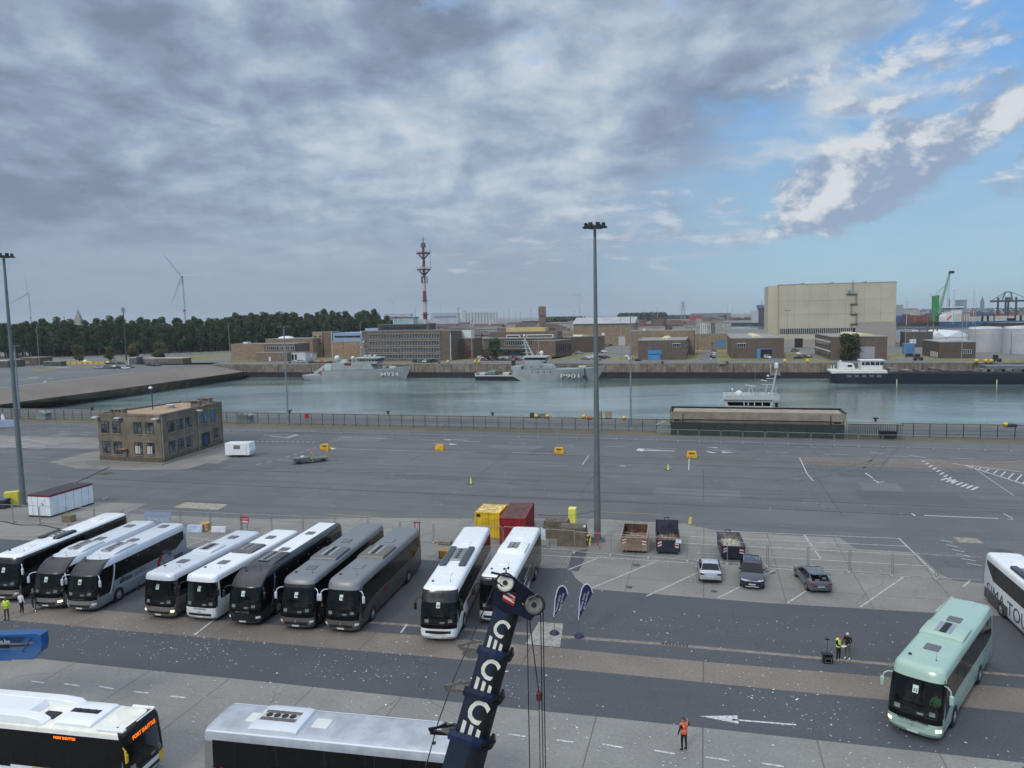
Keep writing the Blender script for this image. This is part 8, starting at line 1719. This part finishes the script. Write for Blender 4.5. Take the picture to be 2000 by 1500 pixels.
MB().ext([(17.5,7.9),(21,7.8),(20.5,9.6),(18.5,9.4)],'y',-1.2,1.2).obj('funnel',navw,r,bev=.2); MB().cyl((39,0,5.1),(39,0,6.6),.9,.7,10).cyl((39.4,-.1,6.2),(42.2,-.1,6.9),.12,.1,6).obj('gun',navg,r); MB().box(42,44.5,-1,1,5.3,6.3).obj('windlass',navw,r,bev=.1)
q=MB(); rail(q,[(35.5,-4.2,5.0),(44.5,-3.0,5.8),(51.5*L/49.5,-.4,6.4)]); rail(q,[(0,-4,2.4),(9,-4.6,2.4)]); q.cyl((52*L/49.5,0,6.4),(52*L/49.5,0,9.5),.06,.04,5); q.obj('guard_rail',navg,r)
yb=lambda x:-(4.2+(2.8-4.2)*(x-40.5)/7.0)
def numerals(t,x0,x1,z,h,ya,yb_,r):
    dx=Vector((x1-x0,yb_-ya,0)); s_=text('lettering',t,h,mat((24,26,28),.6),r,(x0+.12,ya-.10,z-.12),dx,(0,-.26,1),fit=dx.length,bold=.03); s_=text('lettering',t,h,mat((222,224,220),.5),r,(x0,ya-.16,z),dx,(0,-.26,1),fit=dx.length,bold=.03)
numerals('M924',39.0*L/49.5,47.2*L/49.5,2.0,2.7,-4.0,-2.75,r)
# patrol ship
r,L=ship('pale grey patrol ship with white P901 on its bow at the far quay',934,742,1168,'warship','patrol_ship'); print('P901 L',L); k_=L/54
q=MB(); hull(q,[(0,0,2.0,4.3,3.8),(20.5,20.5,2.0,4.5,4.3),(27,27,2.0,4.5,4.3)]); q.v=[(x*k_,y,z) for x,y,z in q.v]; q.obj('stern_hull',mat((26,30,38),.5,var=.15,vs=.3),r)
q=MB(); hull(q,[(21,17.0,2.1,4.55,4.4),(22,17.4,5.0,4.7,4.4),(32,32,5.0,4.75,4.3),(42,43,5.1,4.2,2.8),(49,51.5,5.4,2.6,1.0),(53.6,57.6,6.2,.35,.1)],zw=-.6); q.v=[(x*k_,y,z) for x,y,z in q.v]; q.obj('hull',navg,r,smooth=30)
q=MB(); q.box(-.1,.5,-4.4,4.4,2.0,3.3); q.box(.3*k_,17.5*k_,-4.45,-4.3,2.0,2.5); q.box(.3*k_,17.5*k_,4.3,4.45,2.0,2.5); q.obj('bulwark',navw,r)
q=MB(); q.box(16.6*k_,21.2*k_,-4.6,4.6,4.9,6.4); q.obj('step_block',navg,r,bev=.15); 
q=MB(); q.ext([(22*k_,5),(35.5*k_,5.1),(34.5*k_,6.6),(29.5*k_,8.2),(22.6*k_,8.3)],'y',-3.7,3.7); q.obj('superstructure',navg,r,bev=.2); q=MB(); q.ext([(23*k_,8.2),(31.5*k_,8.1),(32.3*k_,10.2),(22.6*k_,10.2)],'y',-3.2,3.2); q.obj('bridge',navg,r,bev=.15); q=MB(); q.ext([(22.8*k_,9.0),(31.95*k_,9.0),(32.3*k_,9.9),(22.7*k_,9.9)],'y',-3.3,3.3); q.obj('bridge_window',M_WGL,r); MB().box(22.0*k_,32.6*k_,-3.6,3.6,10.1,10.6).obj('bridge_roof',navw,r)
q=MB()
for y in (-.9,.9): q.bar((25.8*k_,y,10.4),(21.9*k_,y*.3,18.0),.28); q.bar((23.2*k_,y,10.4),(21.6*k_,y*.3,17.5),.22)
for i,z in enumerate((12,13.8,15.6,17.2)): q.bar((20.8*k_,0,z),((25.8-i*1.0)*k_,0,z),.16); q.bar((22.4*k_,-2,z),(22.4*k_,2,z),.14)
q.cyl((21.7*k_,0,17.6),(21.7*k_,0,19.3),.12,.1,6); q.cyl((28*k_,.5,10.4),(28*k_,.5,19),.05,.03,5); q.obj('mast',navw,r)
MB().sph((21.7*k_,0,19.5),.55,10,7).obj('radome',M_WH,r,smooth=60); MB().sph((29.6*k_,-1,11.9),.95,12,8).cyl((29.6*k_,-1,10.4),(29.6*k_,-1,11.2),.6,.5,8).obj('radome',M_WH,r,smooth=60); MB().bar((27.2*k_,-1,10.5),(27.9*k_,-1,12.6),.15).bar((28.6*k_,-1,10.5),(27.9*k_,-1,12.6),.15).obj('radar_stand',navw,r)
for x in (26,28.8,31.5,34.3): MB().cyl((x*k_,-4.72,3.9),(x*k_,-4.82,3.9),.26,.26,12).obj('porthole',M_BLACK,r)
for x in (25,29.5): MB().box(x*k_,(x+1.2)*k_,-3.78,-3.7,5.9,6.2).obj('slot_window',M_BLACK,r)
q=MB(); q.bar((49*k_,-2.9,2.5),(49*k_,-3.0,5.4),.3,.3); q.box(48.2*k_,49.6*k_,-3.1,-2.7,1.0,2.3); q.obj('anchor',M_BLACK,r); q=MB(); q.bar((36.5*k_,-.5,5.1),(37.3*k_,-.5,6.9),.4); q.bar((37.2*k_,-.5,6.7),(38.6*k_,-.5,6.2),.15); q.obj('deck_gun',navd,r); MB().box(46*k_,49*k_,-1,1,5.3,6.3).obj('windlass',navw,r,bev=.2)
q=MB(); rail(q,[(17,-4.5,6.4),(22*k_,-4.5,6.4)]); rail(q,[(22*k_,-4.6,5.0),(43*k_,-4.1,5.1),(57*k_,-.4,6.2)]); q.obj('guard_rail',navd,r)
MB().ring((10.8*k_,-1,4.0),(0,1,0),1.5,.14,16,5).obj('reel_arch',mat((160,140,108),.7),r); MB().box(5,9,-3,3,2.2,4.2).obj('work_boat',navd,r,bev=.5); MB().box(1.5,4,-3,2,2.1,3.3).box(12,15,-3,2,2.1,3.4).obj('deck_equipment',navw,r,bev=.2); MB().box(16.2*k_,17*k_,-2,2,6.4,8.6).obj('crane_post',M_BLACK,r)
numerals('P901',38.4*k_,46.4*k_,1.4,2.5,-4.35,-3.35,r)
# naval vessel behind the quay building
Yv=153; 
def vp(x,y,Yd=Yv): return PY(x,y,Yd)
o=vp(1400,800); z0=ZW; a=G(1340,843); 
r=thing('naval_vessel','grey patrol vessel with leaning mast and radars, moored behind the concrete quay building','warship',(vp(1345,800,157).x,vp(1345,800,157).y,ZW),UA)
def lx(px,y=780): # local x along U on the ship's centre plane
    r_=ray(px,y); n=Vector((-math.sin(UA),math.cos(UA),0)); c=Vector(r.location); t=c.dot(n)/(r_.x*n.x+r_.y*n.y); p=Vector((r_.x*t,r_.y*t,0)); return (p-Vector((c.x,c.y,0))).dot(U),H+r_.z*t-ZW
X0,Z0=lx(1415,793); Xe,_=lx(1525,793); _,Zd=lx(1420,797)
q=MB(); xs,_=lx(1383,793); xe_,_=lx(1560,793); hull(q,[(xs,xs-1.2,Zd-.25,.3,.1),(xs+4,xs+3,Zd-.5,2.2,1.5),(xs+9,xs+9,Zd-.8,3.4,3.2),(xe_-1,xe_-1,Zd-1.4,3.4,3.2),(xe_,xe_,Zd-1.5,3.0,3.0)]); q.obj('hull',navg,r,smooth=30)
xa,za=lx(1421,788); xb,zb=lx(1503,790); _,zt=lx(1460,779); _,zr=lx(1460,771)
q=MB(); q.ext([(xa-.3,Zd-1),(xb+.4,Zd-1),(xb+.4,zt+.1),(xa-.8,zt+.1)],'y',-2.6,2.6); q.obj('wheelhouse',navw,r,bev=.08)
q=MB(); _,zw0=lx(1460,789.5); _,zw1=lx(1460,782.5); q.ext([(xa+.1,zw0),(xb-.1,zw0),(xb-.1,zw1),(xa-.2,zw1)],'y',-2.66,2.66); q.obj('bridge_window',M_GLASS,r); q=MB(); [q.box(x-.1,x+.1,-2.72,2.72,zw0,zw1) for x in (lx(1452,785)[0],lx(1460,785)[0],lx(1472,785)[0],lx(1487,785)[0])]; q.obj('window_post',navw,r)
xc,_=lx(1413,775); xd,_=lx(1519,775); q=MB(); q.box(xc,xd,-2.9,2.9,zt+.1,zt+.28); q.ext([(xc-.3,zt+.6),(xd+.1,zt+.6),(xd+.1,zt+1.05),(xc+.6,zt+1.05)],'y',-2.95,-2.85); q.ext([(xc,zt+.28),(xd,zt+.28),(xd,zt+1.05),(xc,zt+1.05)],'y',2.85,2.95); q.box(xd-.1,xd,-2.9,2.9,zt+.28,zt+1.05); q.ext([(xc,zt+.1),(xd,zt+.1),(xd+.1,zt+.6),(xc-.3,zt+.6)],'y',-2.97,-2.87); q.obj('bridge_deck',navw,r)
def rd_(px,py,rr,nm='radome',y=-.5): x,z=lx(px,py); MB().sph((x,y,z),rr,14,9).obj(nm,M_WH,r,smooth=60); MB().cyl((x,y,zt+.2),(x,y,z),rr*.5,rr*.5,8).obj('radome_stand',navw,r)
rd_(1443,769,.78); rd_(1430,760,.22); rd_(1502,769,.24,y=.5); rd_(1516,760,.16,y=1)
x1,z1_=lx(1506,768); x2,z2_=lx(1517,722); q=MB()
for y in (-.5,.5): q.bar((x1,y,z1_-.6),(x2,y*.5,z2_),.22)
q.bar((lx(1490,772)[0],0,zt+.3),(lx(1499,752)[0],0,lx(1499,752)[1]),.14); q.bar((lx(1494,772)[0],.6,zt+.3),(lx(1500,752)[0],0,lx(1500,752)[1]),.12)
for (xa_,xb_,yy) in ((1487,1508,751),(1497,1510,739),(1504,1523,732),(1505,1522,729)): q.bar((lx(xa_,yy)[0],0,lx(xa_,yy)[1]),(lx(xb_,yy)[0],0,lx(xb_,yy)[1]),.12); q.bar((lx(xb_,yy)[0],-.7,lx(xb_,yy)[1]),(lx(xb_,yy)[0],.7,lx(xb_,yy)[1]),.1)
q.bar((lx(1505,729)[0],.2,lx(1505,729)[1]),(lx(1505,711)[0],.2,lx(1505,711)[1]),.1); q.bar((lx(1522,730)[0],.2,lx(1522,730)[1]),(lx(1520,715)[0],.2,lx(1520,715)[1]),.08); q.obj('mast',navw,r)
x,z=lx(1516.5,712); MB().sph((x,0,z),.42,12,8).cyl((x,0,z-.75),(x,0,z),.42,.42,12).obj('radome',M_WH,r,smooth=50); x,z=lx(1500,734); MB().sph((x,0,z),.25,10,7).obj('radome',M_WH,r,smooth=60)
x,z=lx(1466,753); q=MB(); q.bar((x-1.1,-.4,z+.15),(x+1.15,.2,z-.18),.22,.16); q.obj('radar_scanner',M_WH,r); q=MB(); [q.bar((x+dx_*1.5,dy_*.6,zt+.2),(x+dx_*.3,0,z-.15),.1) for dx_ in (-.4,.5) for dy_ in (-1,1)]; q.obj('radar_stand',navw,r); x,z=lx(1492,743); MB().bar((x-.6,0,z+.1),(x+.6,0,z-.1),.14).obj('radar_scanner',M_WH,r)
x,z=lx(1475,765); MB().cyl((x,0,zt),(x,0,lx(1475,712)[1]),.05,.035,5).obj('aerial',navd,r); x,z=lx(1419,770); MB().cyl((x,-1,zt+.5),(x,-1,lx(1419,748)[1]),.05,.02,5).obj('aerial',navd,r)
for px_ in (1510,1527,1534,1542): MB().cyl((lx(px_,785)[0],-2,Zd-.9),(lx(px_,785)[0],-2,lx(px_,791)[1]),.04,.03,5).obj('stanchion',navd,r)
MB().box(lx(1514,787)[0]-.15,lx(1517,787)[0]+.1,-1.8,-1.2,lx(1516,793)[1],lx(1516,785)[1]).obj('searchlight',M_BLACK,r)
# barge
r,L=ship('long black hulled river barge with white wheelhouse at the far quay',1622,747,2010,'barge','river_barge'); L=L+25
q=MB(); hull(q,[(0,-1,4.2,4.6,2.0),(2.5,1.5,4.0,5.4,4.6),(L-8,L-8,4.0,5.6,5.4),(L,L,4.4,2,1)]); q.obj('hull',mat((30,34,46),.45,var=.15,vs=.2),r,smooth=30)
q=MB(); q.box(-.6,19,-5.3,5.3,3.9,5.0); q.obj('aft_deckhouse',M_WH,r,bev=.1); [MB().box(5+i*2.6,6.5+i*2.6,-5.44,-5.38,2.5,3.4).obj('cabin_window',mat((90,100,112),.3),r) for i in range(5)]
q=MB(); q.ext([(2.5,5),(8.5,5),(7.8,7.4),(2.8,7.8)],'y',-2.5,2.5); q.obj('aft_house',M_WH,r,bev=.15); MB().box(5.6,7.2,-2.56,-2.5,6.2,7).obj('window',M_BLACK,r); q=MB(); q.box(10.3,17.8,-3,3,5,8.6); q.obj('wheelhouse',M_WH,r,bev=.1); q=MB(); q.box(10.5,18,-3.08,3.08,6.9,8.1); q.obj('wheelhouse_window',M_WGL,r); [MB().box(x,x+.2,-3.14,-3.06,6.9,8.1).obj('window_post',M_WH,r) for x in (11.5,13.3,15,16.6)]; MB().box(9.9,18.6,-3.4,3.4,8.5,8.9).obj('wheelhouse_roof',M_WH,r,bev=.1)
MB().sph((3.2,-1,8.2),.5,8,6).obj('radome',M_WH,r); q=MB(); [q.bar((x,-2,5),(x,-2,7),.3) for x in (-.2,.8)]; q.obj('stern_davit',M_WH,r)
random.seed(17); dkm=mat((58,60,62),.7,var=.3,vs=.6)
x=20
while x<L-12: w=ru(1.0,3.2); MB().box(x,x+w,-3.8,ru(-2.5,2),4,4.6+ru(.1,1.2)).cyl((x,-4.2,4.3+ru(0,.8)),(x+w+1,-4.2,4.3+ru(0,.8)),.15,.15,6).obj('deck_fitting',mat((84,84,84) if rnd()<.6 else (120,116,108),.7,var=.2,vs=.8),r,bev=.08); x+=w+ru(.3,1.2)
q=MB(); q.box(20,L-4,-4.9,-4.6,4.0,4.5); [q.cyl((20+i*2,-5.1,4),(20+i*2,-5.1,5.0),.04,.04,4) for i in range(int((L-26)/2))]; q.obj('side_rail',dkm,r); MB().box(L*.56,L-6,-3.6,3.6,5.3,6.6).obj('hatch_cover',mat((96,104,112),.6,var=.15,vs=.3),r,bev=.1)
q=MB(); q.bar((26.5,-2,4),(28.4,-2,6.5),.22); q.bar((30.3,-2,4),(28.4,-2,6.5),.22); q.cyl((28.4,-2,6),(28.4,-2,22),.12,.08,6); q.obj('signal_mast',M_GREYP,r)
for x in (22,55): MB().box(x,x+.35,-5.75,-5.55,-.6,1.8).obj('draught_board',mat((200,190,150),.6),r)
# excavator arm and tractor on the quay beyond the barge
for px,py,lab in ((1945,707,'small dark tractor on the far quay by the barge'),(1793,704,'small red and black forklift on the far quay')):
    p=G(px,py); r=thing('tractor',lab,'tractor',(p.x,p.y,0),UA); MB().box(-1.6,1.8,-.8,.8,.5,1.5).obj('body',mat((60,56,54) if px>1900 else (96,52,46),.6,var=.3),r,bev=.1); MB().box(-1,.6,-.7,.7,1.5,2.8).obj('cab',M_BLACK,r,bev=.1); [MB().cyl((x,y,.5),(x,y+.3,.5),.5,.5,12).obj('wheel',M_RUB,r) for x in (-1.1,1.2) for y in (-1,.7)]
# container ship on the far side
Ys=1085; a=PY(1838,636.5,Ys); r=thing('container_ship','blue hulled container ship with white bridge on the far side of the harbour','ship',(a.x,a.y,ZW),0); ssx=lambda px:(px-1838)*Ys/F*.985
Ls=ssx(2150); q=MB(); hull(q,[(3,0,8.5,8,6),(12,10,8,10,9),(Ls-20,Ls-20,8,10,9),(Ls,Ls+8,11,1,.5)]); q.obj('hull',mat((38,84,124),.5,var=.08,vs=.05),r); q=MB(); q.box(5,Ls-8,-9.6,9.6,-.5,1.4); q.obj('red_bottom',mat((110,48,60),.6),r)
q=MB(); q.box(ssx(1850),ssx(1871),-9,9,8,27); q.obj('bridge_block',M_WH,r,bev=.5); MB().box(ssx(1846),ssx(1872),-10,10,26,28).obj('bridge_window',M_WGL,r); MB().box(ssx(1847),ssx(1873),-10.5,10.5,28,30).obj('bridge_roof',M_WH,r); MB().ext([(1,8.5),(12,8.5),(10,15),(3,19),(1,15)],'y',-8,8).obj('stern_house',M_WH,r); MB().bar((3,-8.2,11),(10,-8.2,17),1.6).obj('red_stripe',mat((176,50,56),.6),r); MB().cyl((ssx(1853),0,29),(ssx(1853),0,42),.8,.3,6).bar((ssx(1850),0,37),(ssx(1856),0,37),.6).obj('mast',M_GREYP,r); MB().box(ssx(1842),ssx(1850),-4,4,8,22).obj('funnel',M_WH,r)
q=MB(); [q.bar((ssx(1857+i*3.2),-9.5,8),(ssx(1857+i*3.2),-9.5,19),.8) for i in range(10)]; [q.bar((ssx(1857),-9.5,z),(ssx(1886),-9.5,z),.6) for z in (12,15.5,19)]; q.obj('lashing_frame',mat((190,186,178),.6),r)
for i,(x0,n_,c) in enumerate(((1886,2,(176,172,160)),(1903,2,(176,172,160)),(1909,2,(180,176,164)),(1920,2,(176,172,160)),(1933,2,(178,174,162)),(1944,2,(180,176,164)),(1962,1,(52,76,120)),(1962,2,(178,174,162)),(1974,2,(180,176,164)),(1984,2,(178,174,162)))):
    for k2 in range(n_): MB().box(ssx(x0),ssx(x0)+7.6+(3.6 if i not in(1,4) else 0),-9.4,-7,8.2+k2*3.6,11.6+k2*3.6).obj('container',mat(c,.6,var=.06,vs=.1),r)
# mooring ropes and rust streak ropes on the far quay
def mrope(lab,a,b,s=1.0): q=MB(); q.path(sag(a,b,s),.06,4); tag(q.obj('mooring_rope',mat((140,136,126),.8)),lab,'rope')
mrope('mooring rope from the minehunter stern to the quay',tuple(G(566,713,.3)),tuple(G(598,728,-3.2)),.8); mrope('mooring rope from the minehunter bow to the quay',tuple(PY(806,716,G(806,713).y-9)),tuple(G(858,713,.3)),1.2); mrope('mooring rope from the patrol ship bow to the quay',tuple(PY(1176,718,G(1176,713).y-9)),tuple(G(1292,712,.3)),2.0)
for i,(px,c) in enumerate(((566,'b'),(858,'b'),(928,'y'),(936,'y'),(1166,'b'),(1294,'b'),(1420,'b'),(1533,'y'),(1577,'y'),(875,'y'),(1907,'y'),(1925,'y'),(1936,'y'))):
    p=G(px,711.0 if px<1500 else 710); r=thing('bollard' if c=='b' else 'buoy','%s on the far quay edge'%('small dark mooring bollard' if c=='b' else 'small yellow buoy'),'bollard' if c=='b' else 'buoy',(p.x,p.y,.25),0,'bollards on the far quay' if c=='b' else 'yellow buoys on the far quay')
    if c=='b': MB().cyl((0,0,0),(0,0,.7),.3,.3,8).obj('post',M_BLACK,r); MB().cyl((-.7,0,.7),(.7,0,.7),.22,.22,8).obj('head',M_BLACK,r)
    else: MB().sph((0,0,.8),.8,10,7).obj('float',mat((206,170,44),.5,var=.15),r,smooth=60); MB().cyl((0,0,0),(0,0,.2),.5,.5,8).obj('base',M_BLACK,r)
p=G(1776,704); 
# ================================================================== air
hb=MB().box(-9000,14500,-400,14500,-14,140).obj('haze',None if False else mat((200,210,220),.5)); hb.data.materials.clear()
hm=bpy.data.materials.new('haze'); hm.use_nodes=True; n=hm.node_tree; n.nodes.remove(n.nodes['Principled BSDF']); pvn=n.nodes.new('ShaderNodeVolumePrincipled'); pvn.inputs['Density'].default_value=.00008; pvn.inputs['Color'].default_value=(.80,.88,.96,1); n.links.new(pvn.outputs[0],n.nodes['Material Output'].inputs['Volume']); hb.data.materials.append(hm)
tag(hb,'pale sea air fading the far docks and turbines','haze',kind='stuff')
C_=bpy.context.scene.cycles; C_.volume_bounces=0; C_.max_bounces=6
